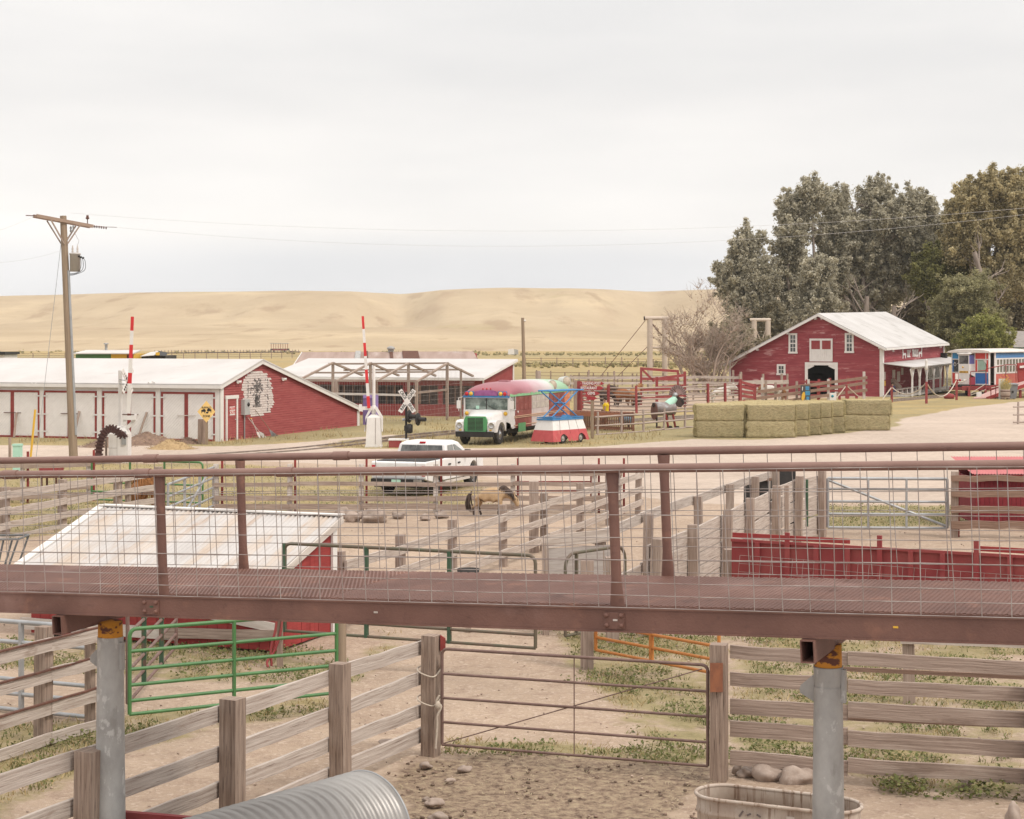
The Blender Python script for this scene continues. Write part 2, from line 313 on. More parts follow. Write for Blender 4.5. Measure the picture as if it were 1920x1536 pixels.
def grid_mesh(name, co, nv, nu):
 me = bpy.data.meshes.new(name); me.vertices.add(len(co)); me.vertices.foreach_set('co', co.ravel())
 a = (np.arange(nv-1)[:, None]*nu + np.arange(nu-1)[None, :]).ravel()
 f = np.stack([a, a+1, a+nu+1, a+nu], 1).astype(np.int32); n = len(f)
 me.loops.add(n*4); me.loops.foreach_set('vertex_index', f.ravel()); me.polygons.add(n)
 me.polygons.foreach_set('loop_start', np.arange(n, dtype=np.int32)*4)
 me.polygons.foreach_set('use_smooth', np.ones(n, bool)); me.update(calc_edges=True); me.validate()
 return me
gm = grid_mesh('ground', co, nv, nu)
at_ = gm.color_attributes.new('zone', 'FLOAT_COLOR', 'POINT')
at_.data.foreach_set('color', np.stack([zr, zg, zb, zm], -1).astype(np.float32).ravel())
ground = bpy.data.objects.new('ground', gm); COL.objects.link(ground); ground['kind'] = 'structure'
def ground_mat():
 m, t, N, L = new_mat('ranch_ground'); o = N('ShaderNodeOutputMaterial'); b = N('ShaderNodeBsdfPrincipled'); L(b.outputs[0], o.inputs[0])
 b.inputs['Roughness'].default_value = .95; b.inputs['Specular IOR Level'].default_value = .1
 tc = N('ShaderNodeTexCoord'); at = N('ShaderNodeAttribute'); at.attribute_name = 'zone'
 sp = N('ShaderNodeSeparateColor'); L(at.outputs['Color'], sp.inputs[0])
 def nz(sc, det=6, ro=.62):
  mp = N('ShaderNodeMapping'); mp.inputs['Scale'].default_value = sc if hasattr(sc, '__len__') else (sc,)*3; L(tc.outputs['Object'], mp.inputs[0])
  n = N('ShaderNodeTexNoise'); n.inputs['Scale'].default_value = 1; n.inputs['Detail'].default_value = det; n.inputs['Roughness'].default_value = ro; L(mp.outputs[0], n.inputs['Vector']); return n.outputs['Fac']
 def ramp(x, *st):
  r = N('ShaderNodeValToRGB'); L(x, r.inputs[0]); e = r.color_ramp.elements
  e[0].position, e[0].color = st[0][0], c4(st[0][1]); e[1].position, e[1].color = st[-1][0], c4(st[-1][1])
  for p_, c_ in st[1:-1]: q = e.new(p_); q.color = c4(c_)
  return r.outputs[0]
 def mix(f, a, b_):
  x = N('ShaderNodeMix'); x.data_type = 'RGBA'; L(f, x.inputs['Factor']); L(a, x.inputs['A']); L(b_, x.inputs['B']); return x.outputs['Result']
 def soft(wt, n, k, lo, hi):
  s_ = N('ShaderNodeMath'); s_.operation = 'MULTIPLY_ADD'; L(n, s_.inputs[0]); s_.inputs[1].default_value = k; L(wt, s_.inputs[2])
  r = N('ShaderNodeMapRange'); r.interpolation_type = 'SMOOTHSTEP'; r.inputs['From Min'].default_value = lo; r.inputs['From Max'].default_value = hi; L(s_.outputs[0], r.inputs['Value']); return r.outputs[0]
 n1, n2, n3 = nz(.55), nz(7, 8, .7), nz(.16, 5)
 dirt = ramp(n1, (.3, (.455, .35, .265)), (.7, (.37, .275, .205)))
 dirt = mix(ramp(n2, (.47, (0, 0, 0)), (.62, (.9, .9, .9))), dirt, ramp(nz(14, 6), (.40, (.22, .155, .115)), (.58, (.52, .41, .325))))
 dirt = mix(ramp(nz(2.2, 8, .75), (.50, (0, 0, 0)), (.64, (.75, .75, .75))), dirt, ramp(nz(26, 4), (.4, (.26, .185, .14)), (.6, (.40, .295, .225))))
 grav = ramp(nz(2.5, 8, .72), (.33, (.545, .45, .375)), (.68, (.41, .325, .265)))
 grav = mix(ramp(nz((.06, .6, 1), 6), (.5, (0, 0, 0)), (.72, (.6, .6, .6))), grav, ramp(n2, (.4, (.60, .50, .425)), (.6, (.46, .375, .31))))
 dry = ramp(nz(3, 8, .75), (.32, (.46, .345, .165)), (.68, (.31, .225, .105)))
 grn = ramp(nz(3.3, 8, .75), (.30, (.205, .175, .09)), (.5, (.30, .25, .135)), (.70, (.38, .30, .19)))
 lush = soft(sp.outputs['Blue'], nz(.33, 6, .7), 1.5, .95, 1.45)
 gra = mix(lush, dry, grn)
 mul = ramp(nz((9, 9, 9), 8, .75), (.38, (.14, .095, .072)), (.50, (.285, .21, .15)), (.64, (.40, .315, .215)))
 c_ = mix(soft(sp.outputs['Red'], nz(.9, 8, .72), 1.3, 1.0, 1.28), dirt, gra)
 c_ = mix(soft(at.outputs['Alpha'], nz(1.1, 6), .9, .95, 1.15), c_, mul)
 c_ = mix(soft(sp.outputs['Green'], nz(.45, 8, .72), .8, .82, 1.0), c_, grav)
 big = N('ShaderNodeHueSaturation'); mr = N('ShaderNodeMapRange'); L(n3, mr.inputs['Value']); mr.inputs['From Min'].default_value = .3; mr.inputs['From Max'].default_value = .7; mr.inputs['To Min'].default_value = .88; mr.inputs['To Max'].default_value = 1.1
 L(mr.outputs[0], big.inputs['Value']); L(c_, big.inputs['Color']); L(big.outputs[0], b.inputs['Base Color'])
 bp = N('ShaderNodeBump'); bp.inputs['Strength'].default_value = .9; bp.inputs['Distance'].default_value = .06; L(n2, bp.inputs['Height']); L(bp.outputs[0], b.inputs['Normal'])
 return m
m_ground = ground_mat(); gm.materials.append(m_ground)
hx = np.linspace(-1, 1, 321); hy = np.concatenate([np.linspace(690, 1000, 26), np.linspace(1010, 1750, 110), np.linspace(1780, 3000, 18)])
HY, HS = np.meshgrid(hy, hx, indexing='ij'); HX = HS * (.62*HY + 30)
hc = np.zeros((HX.size, 3), np.float32); fx, fy = HX.ravel(), HY.ravel()
hc[:, 0] = fx; hc[:, 1] = fy
def smooth(a, b, x): t = np.clip((x-a)/(b-a), 0, 1); return t*t*(3-2*t)
for i in range(len(fx)):
 x, y = float(fx[i]), float(fy[i]); px = CX + F*x/y
 crest = 5.2 + (635 - float(np.interp(px, [-900, 0, 250, 500, 760, 980, 1250, 1500, 3000], [566, 558, 553, 549.5, 550, 546, 545.5, 548, 556]))) * 1600 / F
 sp = float(np.interp(px, [-900, 0, 200, 420, 560, 660, 752, 830, 950, 1060, 1130, 1215, 1330, 1500, 3000], [.1, .15, .35, .1, .3, .2, -.75, .45, .8, .55, .1, -.75, .1, .3, .2]))
 sp += .22*mnoise.noise((x*.006, 3.3, 0)) + .10*mnoise.noise((x*.016, y*.004, 1))
 foot = 1190 - 190*sp; top = 1570 - 90*sp
 low = 12.5 * smooth(690, 1180, y); t = float(smooth(foot, top, y))
 t = t + math.sin(t*math.pi)*(.20*mnoise.noise((x*.010, y*.0035, 5)) + .16*mnoise.noise((x*.024, y*.004, 8)) + .07*mnoise.noise((x*.06, y*.008, 2)))
 z = low + (crest - 12.5) * t - 1.2*(1-float(smooth(690, 740, y)))
 z += (.5*mnoise.noise((x*.02, y*.02, 2)) + 1.0*mnoise.noise((x*.004, y*.006, 7))) * float(smooth(720, 900, y))*(1-t*.75)
 hc[i, 2] = z
hm = grid_mesh('hills', hc, *HX.shape); hills = bpy.data.objects.new('hills', hm); COL.objects.link(hills); hills['kind'] = 'structure'
m_hill = M('dry_grass_hill', (.47, .37, .245), (.38, .29, .185), scale=(.009, .006, .02), ramp=(.34, .66), detail=9, rough=1, spec=.05,
 layers=[((.355, .25, .165), (.022, .006, .05), .54, .74, .5), ((.55, .435, .28), (.008, .007, .05), .52, .70, .6), ((.35, .285, .14), (.012, .009, .05), .58, .74, .45), ((.33, .235, .14), (.25, .06, .16), .56, .74, .4), ((.29, .20, .125), (.04, .009, .05), .55, .68, .6)])
hm.materials.append(m_hill)
def catmull(pts, n=10):
 q = [pts[0] + (pts[0] - pts[1])] + pts + [pts[-1] + (pts[-1] - pts[-2])]; o = []
 for i in range(1, len(q) - 2):
  for k in range(n):
   t = k / n; a, b, c_, d = q[i-1], q[i], q[i+1], q[i+2]
   o.append(.5 * ((2*b) + (c_-a)*t + (2*a-5*b+4*c_-d)*t*t + (3*b-a-3*c_+d)*t*t*t))
 o.append(pts[-1]); return o
tp = catmull([G(x, y) for x, y in ((60, 876), (380, 856), (560, 843), (715, 826.3), (853, 811.8), (1060, 797), (1280, 783.5), (1550, 762), (1700, 749.5), (1800, 741), (1880, 735.5), (1990, 729))], 12)
tr = thing('railway_track', 'narrow rusty railway track curving across the grass towards the striped railcar', 'railway track', (0, 85, 0))
for sgn in (-1, 1):
 mb = MB(); q = []
 for i, p in enumerate(tp):
  d = (tp[min(i+1, len(tp)-1)] - tp[max(i-1, 0)]).normalized(); n = Vector((d.y, -d.x, 0)); q.append(p + n*.62*sgn + Z*(.015 if i < 34 else .05))
 for a, b in zip(q, q[1:]): mb.bar(a, b, .075, .11)
 mb.build('rail', M('rail_steel', (.17, .125, .105), (.27, .23, .20), rough=.5, scale=(2, 2, 2)) if sgn < 0 else bpy.data.materials['rail_steel'], tr)
mb = MB(); acc = 0
for a, b in zip(tp, tp[1:]):
 Ls = (b-a).length; d = (b-a)/Ls; n = Vector((d.y, -d.x, 0)); t = acc
 while t < Ls: c_ = a + d*t; mb.bar(c_ - n*1.0 - Z*.04, c_ + n*1.0 - Z*.04, .2, .1) if c_.x > -9 else None; t += .75
 acc = t - Ls
o = mb.build('sleeper_row', m_wood_brown, tr)
SUPPORT = []
def walkway():
 A = P(0, 1110, 15.94); B = P(1920, 1159.5, 12.13)
 ex = (B - A) / 1920
 def edge(px): t = onray(px, A, (B-A)); return A + (B-A)*t
 d = (B-A).normalized(); hd = Vector((d.x, d.y, 0)).normalized(); n = Vector((-hd.y, hd.x, 0)); up = n.cross(d) * -1
 if up.z < 0: up = -up
 n = (n + Z*.034).normalized()
 A2, B2 = A - d*3.6, B + d*4.2; Wd = 1.47
 wk = thing('steel_walkway', 'rusty brown raised steel walkway with mesh railings crossing above the pens', 'walkway', (A+B)/2 - Z*3.0)
 def beam(off):
  mb = MB(); o = n*off
  h = .185
  mb.bar(A2+o-up*h/2, B2+o-up*h/2, .014, h-.024, up)
  for q in (0.006, h-.006): mb.bar(A2+o-up*q+n*(.02), B2+o-up*q+n*(.02), .075, .012, up)
  return mb
 nb = beam(0).build('beam', m_steel, wk); fb = beam(Wd).build('beam', m_steel, wk)
 mb = MB(); cs = []
 k = -3.0
 Ln = (B2-A2).length
 Up = up
 def rail_pt(px, off=0):
  return edge(px) + n*off
 for px in (284, 1152):
  c_ = edge(px) - up*.095 - n*.014; mb = MB(); mb.bar(c_-d*.085, c_+d*.085, .012, .125, up)
  for (u, v_) in ((-.06,.04),(.06,.04),(-.06,-.035),(.06,-.035)): mb.lathe([(.019,0),(.019,.012),(.010,.022),(0,.024)], 8, 0, c_+d*u+up*v_-n*.006, -n)
  sp = mb.build('splice_plate', m_steel, wk)
  MB().bar(c_+d*.012-n*.008-d*.018+up*.005, c_+d*.012-n*.008+d*.018+up*.005, .004, .014, up).build('slot_tag', m_whitewood if px > 500 else m_dkgreen, sp)
 for px in (705, 1679):
  c_ = edge(px) - up*.085 - n*.009; MB().bar(c_-d*.018, c_+d*.018, .006, .014, up).build('paper_label', m_whitewood if px < 900 else m_yellow, wk)
 def deck(t0, t1, pitch, wire, ang, name='deck_grating'):
  mb = MB(); o0, o1 = A2+d*t0+n*.03, A2+d*t1+n*.03; Lp = t1-t0; Wp = Wd-.06; z0 = up*.012
  for sg in (1, -1):
   tx = math.cos(ang); ty = math.sin(ang)*sg; step = pitch/abs(ty);
   u = -Wp*abs(tx/ty) - step
   while u < Lp + Wp*abs(tx/ty):
    pts = []
    v0, v1 = (0, Wp) if sg > 0 else (Wp, 0)
    ua, ub = u, u + Wp*tx/abs(ty); va, vb = v0, v1
    def cl(uu, vv, u2, v2, lim):
     k = (lim-uu)/(u2-uu); return lim, vv+(v2-vv)*k
    if ub <= 0 or ua >= Lp: u += step; continue
    if ua < 0: ua, va = cl(ua, va, ub, vb, 0)
    if ub > Lp: ub, vb = cl(ua, va, ub, vb, Lp)
    mb.bar(o0+d*ua+n*va+z0, o0+d*ub+n*vb+z0, wire, .012, up); u += step
  for v_ in (0, Wp): mb.bar(o0+n*v_+z0*.6, o1+n*v_+z0*.6, .03, .01, up)
  for e_ in (o0, o1): mb.bar(e_+z0*.6, e_+n*Wp+z0*.6, .03, .01, up)
  return mb.build(name, m_steel, wk)
 Tof = lambda px: (edge(px)-A2).length
 cuts = [0, Tof(-60), Tof(612), Tof(1500), Ln]
 deck(cuts[0], cuts[1]-.005, .034, .014, math.radians(62)); deck(cuts[1], cuts[2]-.005, .034, .0145, math.radians(62))
 deck(cuts[2], cuts[3]-.005, .034, .020, math.radians(28)); deck(cuts[3], cuts[4], .034, .020, math.radians(28))
 t = .4
 while t < Ln:
  c_ = A2+d*t-up*.06; MB().bar(c_+n*.01, c_+n*(Wd-.01), .05, .08, up).build('joist', m_steel, wk); t += 1.45
 RH = 1.06
 for off, sl, nm in ((0, (20, 268, 535), 0), (Wd, (283, 640), 1)):
  o = n*off + up*RH; r = .034
  hr = MB().tube([A2+o+d*Ln*i/12 for i in range(13)], r, 14).build('handrail', m_pipe, wk)
  for px in sl:
   c_ = A + (B-A)*onray(px, A+o, B-A) + o
   MB().tube([c_-d*.08, c_+d*.08], r+.008, 14).build('pipe_sleeve', m_pipe, hr)
 def post(c_, name='railing_post'):
  mb = MB(); prof = [(0, .062, .018), (.10, .052, .030), (.22, .040, .038), (.80, .040, .038), (.90, .046, .032), (RH-.03, .056, .018)]
  vs, fs, m_ = [], [], 12
  for (z, a, b) in prof:
   for j in range(m_): an = 2*math.pi*j/m_; vs.append(c_ + up*z + d*(a*math.cos(an)) + n*(b*math.sin(an)))
  for i in range(len(prof)-1):
   for j in range(m_): fs.append((i*m_+j, i*m_+(j+1) % m_, (i+1)*m_+(j+1) % m_, (i+1)*m_+j))
  mb.add(vs, fs, 0, True); return mb.build(name, m_steel, wk)
 sp = (edge(1152+0) - edge(303)).length
 for px in (303, 1155): post(edge(px) + n*.03)
 post(edge(303) - d*sp + n*.03) ; post(edge(1155) + d*sp + n*.03)
 fo = n*(Wd-.03)
 def fpost(px): t_ = onray(px, A+fo, d); return A + fo + d*t_
 for px in (457, 1253): post(fpost(px))
 post(fpost(457) - d*sp); post(fpost(1253)+d*sp)
 def wires(off, side, zs, step, ph, rw):
  mb = MB(); o = n*(off + side*.05)
  for z in zs:
   q = []
   for i in range(25): q.append(A2+o+d*Ln*i/24+up*(z + random.uniform(-.004, .004)))
   mb.tube(q, rw, 4, cap=False, sm=False)
  t = ph;
  while t < Ln:
   j = random.uniform(-.02, .02)
   mb.tube([A2+o+d*(t+j)+up*zs[0], A2+o+d*(t+j*.3)+up*.5+n*random.uniform(-.01, .01), A2+o+d*t+up*zs[-1]], rw, 4, cap=False, sm=False); t += step
  return mb.build('wire_panel', m_wire, wk)
 wires(0, -1, [.012, .105, .20, .375, .54, .71, .885, 1.05], .205, .05, .0034)
 wires(Wd, 1, [.03, .13, .25, .40, .555, .73, .88, 1.045], .205, .12, .0032)
 for px, cpx, rt, rb in ((113, 207, .118, .145), (1515, 1553, .108, .138)):
  c0 = edge(px) - up*.19; tube_h, tube_w = .165, .105
  s = c0 - n*.06 - up*(tube_h/2); e_ = s + n*(Wd+.2)
  mb = MB(); th = .008
  for (du, dw, ww, hh) in ((0, tube_h/2-th/2, tube_w, th), (0, -tube_h/2+th/2, tube_w, th), (tube_w/2-th/2, 0, th, tube_h-2*th), (-tube_w/2+th/2, 0, th, tube_h-2*th)):
   mb.bar(s+d*du+up*dw, e_+d*du+up*dw, ww, hh, up)
  mb.bar(s+n*.5, s+n*.51, tube_w-.02, tube_h-.02, up)
  mb.build('cross_tube', m_steel, wk)
  t = .58 if px > 900 else .50
  q0 = c0 + n*t; Yc = q0.y; c_ = Vector(((cpx-CX)*Yc/F, Yc, 0)); zt = q0.z - tube_h
  col = MB().lathe([(rb+.004, -.3), (rb, 0), (rt, zt-(.30 if px > 900 else .12))], 28, 0, c_).build('column', m_galv, wk)
  MB().lathe([(rt-.006, zt-.32), (rt+.004, zt-.16), (rt+.004, zt-.15), (rt-.004, zt-.15)], 28, 0, c_).build('column_sleeve', m_galv, col) if px > 900 else None
  zz = zt-.15 if px > 900 else zt-.125
  MB().lathe([(rt-.01, zz-.02), (rt-.004, zz), (rt-.008, zt+.02), (0, zt+.02)], 20, 0, c_).build('collar', m_yrust, wk)
  for sg in (-1, 1):
   if sg > 0: MB().bar(c_+d*(rt+.012)+Z*(zt-.42), c_+d*(rt+.012)+Z*(zt-.17), .05, .03, d).build('ear_plate', m_galv, wk); continue
   a = c_ + d*(sg*(rt-.01)) + Z*(zt-.36); mb = MB()
   mb.prism([a+Z*.14, a+d*sg*.02+Z*.14, a+d*sg*.115+Z*.06, a+d*sg*.125+Z*.03, a+d*sg*.12, a-Z*.07], n*.012).build('ear_plate', m_galv, wk)
  SUPPORT.append(c_)
walkway()
def fence(name, label, posts, rails, m_p, m_r, group=None, side=1, seg=3, rr=.006, post_w=.2, log=False, cat='fence', overhang=.1, mats_rail=None, both=None):
 """posts: (x, y, height[, width]); rails: (z, height, thickness)"""
 p0 = Vector((posts[0][0], posts[0][1], 0)); t = thing(name, label, cat, p0, 0, group)
 pts = [Vector((p[0], p[1], 0)) for p in posts]
 for i, p in enumerate(posts):
  w = p[3] if len(p) > 3 else post_w; q = pts[i]
  if not w: continue
  d = (pts[min(i+1, len(pts)-1)] - pts[max(i-1, 0)]).normalized(); ln = Vector((random.uniform(-.02, .02), random.uniform(-.02, .02), 0))*p[2]
  if not log: w *= .8
  if log: MB().tube([q-Z*.25, q+ln*.5+Z*p[2]*.5, q+ln+Z*p[2]], [w/2, w/2*.96, w/2*.9], 9, sm=True).build('post', m_p, t)
  else: MB().bar(q-Z*.25, q+ln+Z*p[2], w, w*.95, d, rough=.004, seg=3).build('post', m_p, t)
 for k, r in enumerate(rails):
  z, h, th = r[:3]; sd = r[3] if len(r) > 3 else side
  for i in range(len(pts)-1):
   a, b = pts[i], pts[i+1]; d = (b-a).normalized(); n = Vector((-d.y, d.x, 0)) * sd
   wa = posts[i][3] if len(posts[i]) > 3 and posts[i][3] else post_w
   off = n * ((wa/2 + th/2 + .003) if not log or th < .09 else 0)
   e0 = a - d*(overhang if i == 0 else -.004) + off; e1 = b + d*(overhang if i == len(pts)-2 else -.004) + off
   j0, j1 = random.uniform(-.025, .025), random.uniform(-.025, .025)
   mr = m_r if not mats_rail else mats_rail[(i + k) % len(mats_rail)]
   if log and th >= .09 or (len(r) > 4):
    m5 = [e0.lerp(e1, q/4) + Z*(z + j0*(1-q/4) + j1*q/4 + random.uniform(-.015, .015)) for q in range(5)]
    MB().tube(m5, [h/2*random.uniform(.85, 1.1) for _ in m5], 8, sm=True).build('rail', mr, t)
   else: MB().bar(e0+Z*(z+j0), e1+Z*(z+j1), th, h, rough=rr, seg=seg).build('rail', mr, t)
 return t
def xy(px, Y): return ((px-CX)*Y/F, Y)
def lin(a, b, k): return (a[0]+(b[0]-a[0])*k, a[1]+(b[1]-a[1])*k)
R4 = [(1.34, .17, .04), (.93, .16, .04), (.56, .16, .04), (.21, .18, .05)]
fa, fb = (-1.02, 22.0), (-3.86, 16.02)
pp = [fa + (1.5, .235), lin(fa, fb, .327) + (1.5, .235), lin(fa, fb, .655) + (1.5, .25), fb + (1.46, .245), lin(fa, fb, 1.36) + (1.45, .24)]
fence('board_fence', 'weathered four board fence beside the corrugated calf hut ending at the rope tied post', pp, R4, m_post, m_wood_grey, 'weathered board fences of the pens', side=-1, seg=6)
ga, gb = (-6.34, 21.8), (-5.50, 23.75); gx = lin(ga, gb, -1.1)
lf = fence('board_fence', 'board fence with rust stained top edges left of the yellow collared column', [gx + (1.5, .22), (-6.03, 22.6, 1.5, .22), (-5.62, 23.45, 1.35, .13)], [(1.27, .17, .04), (.88, .16, .04), (.47, .16, .04), (.06, .14, .04)], m_post, m_wood_grey, 'weathered board fences of the pens', side=-1, seg=5, overhang=.3)
gxa = V(*gx, 0); gxb = V(gb[0], gb[1], 0); dq = (gxb-gxa).normalized(); nq = V(-dq.y, dq.x, 0)*-1
for z in (1.27, .88, .47): MB().bar(gxa+nq*.133+Z*(z+.089), gxb+nq*.133+Z*(z+.089), .046, .022, rough=.004, seg=14).build('rust_streak', m_rust, lf)
r0 = xy(1348, 20.75); r1 = xy(1935, 19.8)
rp = [(r0[0], r0[1], 1.6, .25), lin(r0, r1, .42) + (1.35, .0), lin(r0, r1, 1.0) + (1.4, .2), lin(r0, r1, 1.7) + (1.4, .2)]
rf = fence('board_fence', 'long low board fence joined to the big cracked gate post above the boulders', rp, [(1.47, .155, .045), (1.16, .16, .045), (.86, .18, .045), (.55, .185, .045), (.22, .17, .05)], m_post, m_wood, 'weathered board fences of the pens', seg=6, overhang=-.11)
r2 = xy(1500, 20.9)
fence('board_fence', 'second thin board fence standing close behind the low fence by the stock tank', [xy(1600, 20.95) + (.0, .0), xy(1935, 20.45) + (1.2, .12), xy(2300, 20.0) + (1.2, .12)], [(1.24, .05, .03), (.70, .125, .04), (.42, .12, .04)], m_post, m_wood_brown, 'weathered board fences of the pens', seg=4, overhang=.3)
q0, q1 = xy(1705, 25.1), xy(2000, 24.6)
fence('board_fence', 'pale plank fence behind the low board fence with two stout posts', [q0 + (1.15, .22), q1 + (1.2, .22)], [(.99, .2, .045)], m_wood, m_wood_grey, 'weathered board fences of the pens', side=-1, overhang=.12)
def m1(s): return (-.195 + .31*s, 40.2 + .951*s)
mp_ = [m1(s) + (h, w) for s, h, w in ((-9.2, 1.4, .2), (-6.37, 1.4, .2), (-3.38, 1.4, .2), (0, 1.4, .2), (3.17, 1.4, .2), (6.4, 1.4, .2), (9.36, 1.4, .2), (12.7, 1.45, .2))]
fence('board_fence', 'pale three board fence crossing the dirt pen diagonally from the tin roofed shed', mp_, [(1.15, .17, .045), (.74, .16, .045), (.33, .17, .045)], m_wood, m_wood_grey, 'weathered board fences of the pens', side=-1, seg=4)
tp_ = GX(1001, 42.9); tag(MB().bar(tp_-Z*.2, tp_+Z*1.72, .25, .23, (1, 0, 0), rough=.005, seg=3).build('timber_post', m_wood, None, tp_), 'tall thick timber post inside the diagonal pen fence near the buckskin pony', 'post')
def chute(px, Y): return xy(px, Y)
c1 = [xy(1229, 30.6), xy(1302, 32.9), xy(1362, 35.7), xy(1407, 38.4), xy(1453.6, 41.6), xy(1496.7, 44.5), xy(1541, 46.2)]
BR6 = [(.16+.265*i, .235, .045) for i in range(6)]
cf = fence('plank_chute_fence', 'closely boarded grey plank fence leading up to the steel gate', [p + (1.72, .22) for p in c1], BR6, m_wood, m_wood_grey, 'plank sides of the cattle chute', side=1, seg=3, overhang=.05)
c2 = [xy(1128, 31.6), xy(1213, 35.0), xy(1310, 38.9), xy(1367, 42.0), xy(1414, 44.4), xy(1456, 46.4)]
fence('plank_chute_fence', 'open three rail plank fence running behind the close boarded chute', [p + (1.72, .21) for p in c2], [(1.62, .2, .045), (.62, .2, .045), (.25, .22, .045)], m_wood, m_wood_grey, 'plank sides of the cattle chute', side=1, seg=3)
gp_ = xy(1513, 44.0); tag(MB().tube([V(*gp_, .5), V(*gp_, 1.68)], .035, 8).build('pipe_post', m_dkgreen, None, V(*gp_, 0)), 'thin dark green pipe upright against the grey plank chute', 'post')
bp_ = xy(1475, 42.9); tag(MB().bar(V(*bp_, 0), V(*bp_, 1.62), .09, .09, rough=.004, seg=3).build('stud_post', m_wood, None, V(*bp_, 0)), 'thin tan wooden upright between two stout posts of the plank chute', 'post')
for (a, b, z0, z1, lab) in ((1400, 1443, 1.30, 1.52, 'black rubber feed tub with ragged wooden rim hung on the chute planks'), (1450, 1492, 1.50, 1.72, 'plain black rubber feed tub hung higher on the chute planks')):
 Yt = 46.0 if a < 1420 else 47.0
 x0, x1 = (a-CX)*Yt/F, (b-CX)*Yt/F; mb = MB()
 for (lo, hi) in (((x0, Yt, z0-.35), (x1, Yt+.03, z1)), ((x0, Yt+.55, z0-.35), (x1, Yt+.58, z1)), ((x0, Yt+.031, z0-.35), (x0+.03, Yt+.549, z1)), ((x1-.03, Yt+.031, z0-.35), (x1, Yt+.549, z1)), ((x0+.031, Yt+.031, z0-.34), (x1-.031, Yt+.549, z0-.31))): mb.box(lo, hi)
 mb.box((x0-.01, Yt-.02, 0), (x0+.06, Yt+.56, z0-.36)); mb.box((x1-.06, Yt-.02, 0), (x1+.01, Yt+.56, z0-.36))
 t = mb.build('feed_tub', m_rubber, None, V((x0+x1)/2, Yt, 0)); tag(t, lab, 'feed tub', 'black tubs behind the chute')
 if a < 1420: MB().bar(V(x0-.05, Yt-.03, z1), V(x1+.05, Yt-.03, z1), .05, .07, rough=.012, seg=6).build('rim_board', m_wood_brown, t)
def paddock(label, Y0, pxs, Y1=None, extra=0, seg=4, rails=((1.18, .16, .05), (.86, .12, .05), (.44, .15, .05), (.18, .16, .05))):
 Y1 = Y1 or Y0; n = len(pxs)
 ps = [xy(px, Y0+(Y1-Y0)*i/(n-1)) + (1.45, .19) for i, px in enumerate(pxs)]
 f = fence('paddock_fence', label, ps, rails, m_whitewood, m_wood, 'paddock fences with red steel posts', side=-1, seg=seg)
 for p in ps: MB().bar(V(p[0]+.16, p[1]+.05, -.2), V(p[0]+.16, p[1]+.05, 1.62), .09, .06, (1, 0, 0)).build('steel_post', m_redtrim, f)
 return f
paddock('four rail paddock fence in front of the white pickup', 52.6, (406, 543, 677, 817, 961, 1113, 1160))
paddock('left paddock fence with pale posts beside the green panels', 55.0, (-90, 42, 166), 56.5)
la, lb = xy(-40, 45.0), xy(300, 53.5)
lp = [xy(-90, 43.2), xy(10, 46.0), xy(116, 48.5), xy(221, 51.2), xy(296, 53.2)]
fence('board_fence', 'four board fence slanting down to the frame left of the tin roofed shed', [p + (1.32, .24) for p in lp], [(1.14, .19, .045), (.72, .18, .045), (.35, .17, .045), (.02, .15, .045)], m_wood, m_wood_grey, 'weathered board fences of the pens', side=-1, seg=5)
ep = xy(240, 51.6); tag(MB().bar(V(*ep, -.2), V(*ep, 1.28), .15, .15, rough=.004, seg=3).build('timber_post', m_wood, None, V(*ep, 0)), 'slim pale post in front of the shaggy ginger pony', 'post')
fence('log_fence', 'old split log fence in front of the small red shed', [xy(1789, 46.1) + (1.72, .23), xy(1935, 45.9) + (1.7, .22), xy(2100, 45.6) + (1.7, .22)], [(1.55, .15, .09), (1.15, .16, .09), (.74, .18, .09), (.33, .2, .09)], m_wood, m_wood_brown, 'weathered board fences of the pens', side=-1, seg=7, rr=.02)
rs = xy(1796.5, 46.2); tag(MB().bar(V(*rs, -.1), V(*rs, 1.7), .05, .07).build('steel_post', m_redtrim, None, V(*rs, 0)), 'red steel post strapped to the gate post beside the small red shed', 'post')
rs = xy(1546.5, 46.35); tag(MB().bar(V(*rs, -.1), V(*rs, 1.72), .05, .07).build('steel_post', m_redtrim, None, V(*rs, 0)), 'red steel post at the end of the grey plank chute', 'post')
def tube_gate(name, label, a, b, zs, m, r=.022, uprights=(), rounded=.0, group=None, diag=None, wires=(), cat='gate', vr=None, m_up=None, zb=None, end=True):
 """a, b: ground points of the two ends; zs: bar heights (low to high)"""
 a, b = V(*a, 0), V(*b, 0); d = b-a; t = thing(name, label, cat, a, 0, group); vr = vr or r
 lo, hi = zs[0] if zb is None else zb, zs[-1]; dn = d.normalized()
 if end:
  fr = [a+Z*lo]
  if rounded:
   for k in range(5): an = math.pi/2*k/4; fr.append(a + dn*(rounded*(1-math.cos(an))) + Z*(hi-rounded+rounded*math.sin(an)))
   for k in range(5): an = math.pi/2*(1-k/4); fr.append(b - dn*(rounded*(1-math.cos(an))) + Z*(hi-rounded+rounded*math.sin(an)))
  else: fr += [a+Z*hi, b+Z*hi]
  fr += [b+Z*lo]
  if rounded: MB().tube(fr, r*1.15, 8).build('gate_frame', m, t)
  else:
   for p, q in zip(fr, fr[1:]): MB().tube([p, q], r*1.15, 8).build('gate_frame', m, t)
 for z in zs[:-1]: MB().tube([a+Z*z, b+Z*z], r, 8).build('gate_bar', m, t)
 for u in uprights:
  p = a + d*u; MB().bar(p+Z*(lo-.02), p+Z*(hi), vr*2.2, vr*1.4, dn).build('gate_upright', m_up or m, t)
 if diag: MB().tube([a+d*diag[0]+Z*diag[1], a+d*diag[2]+Z*diag[3]], diag[4] if len(diag) > 4 else r, 6).build('gate_brace', m, t)
 return t
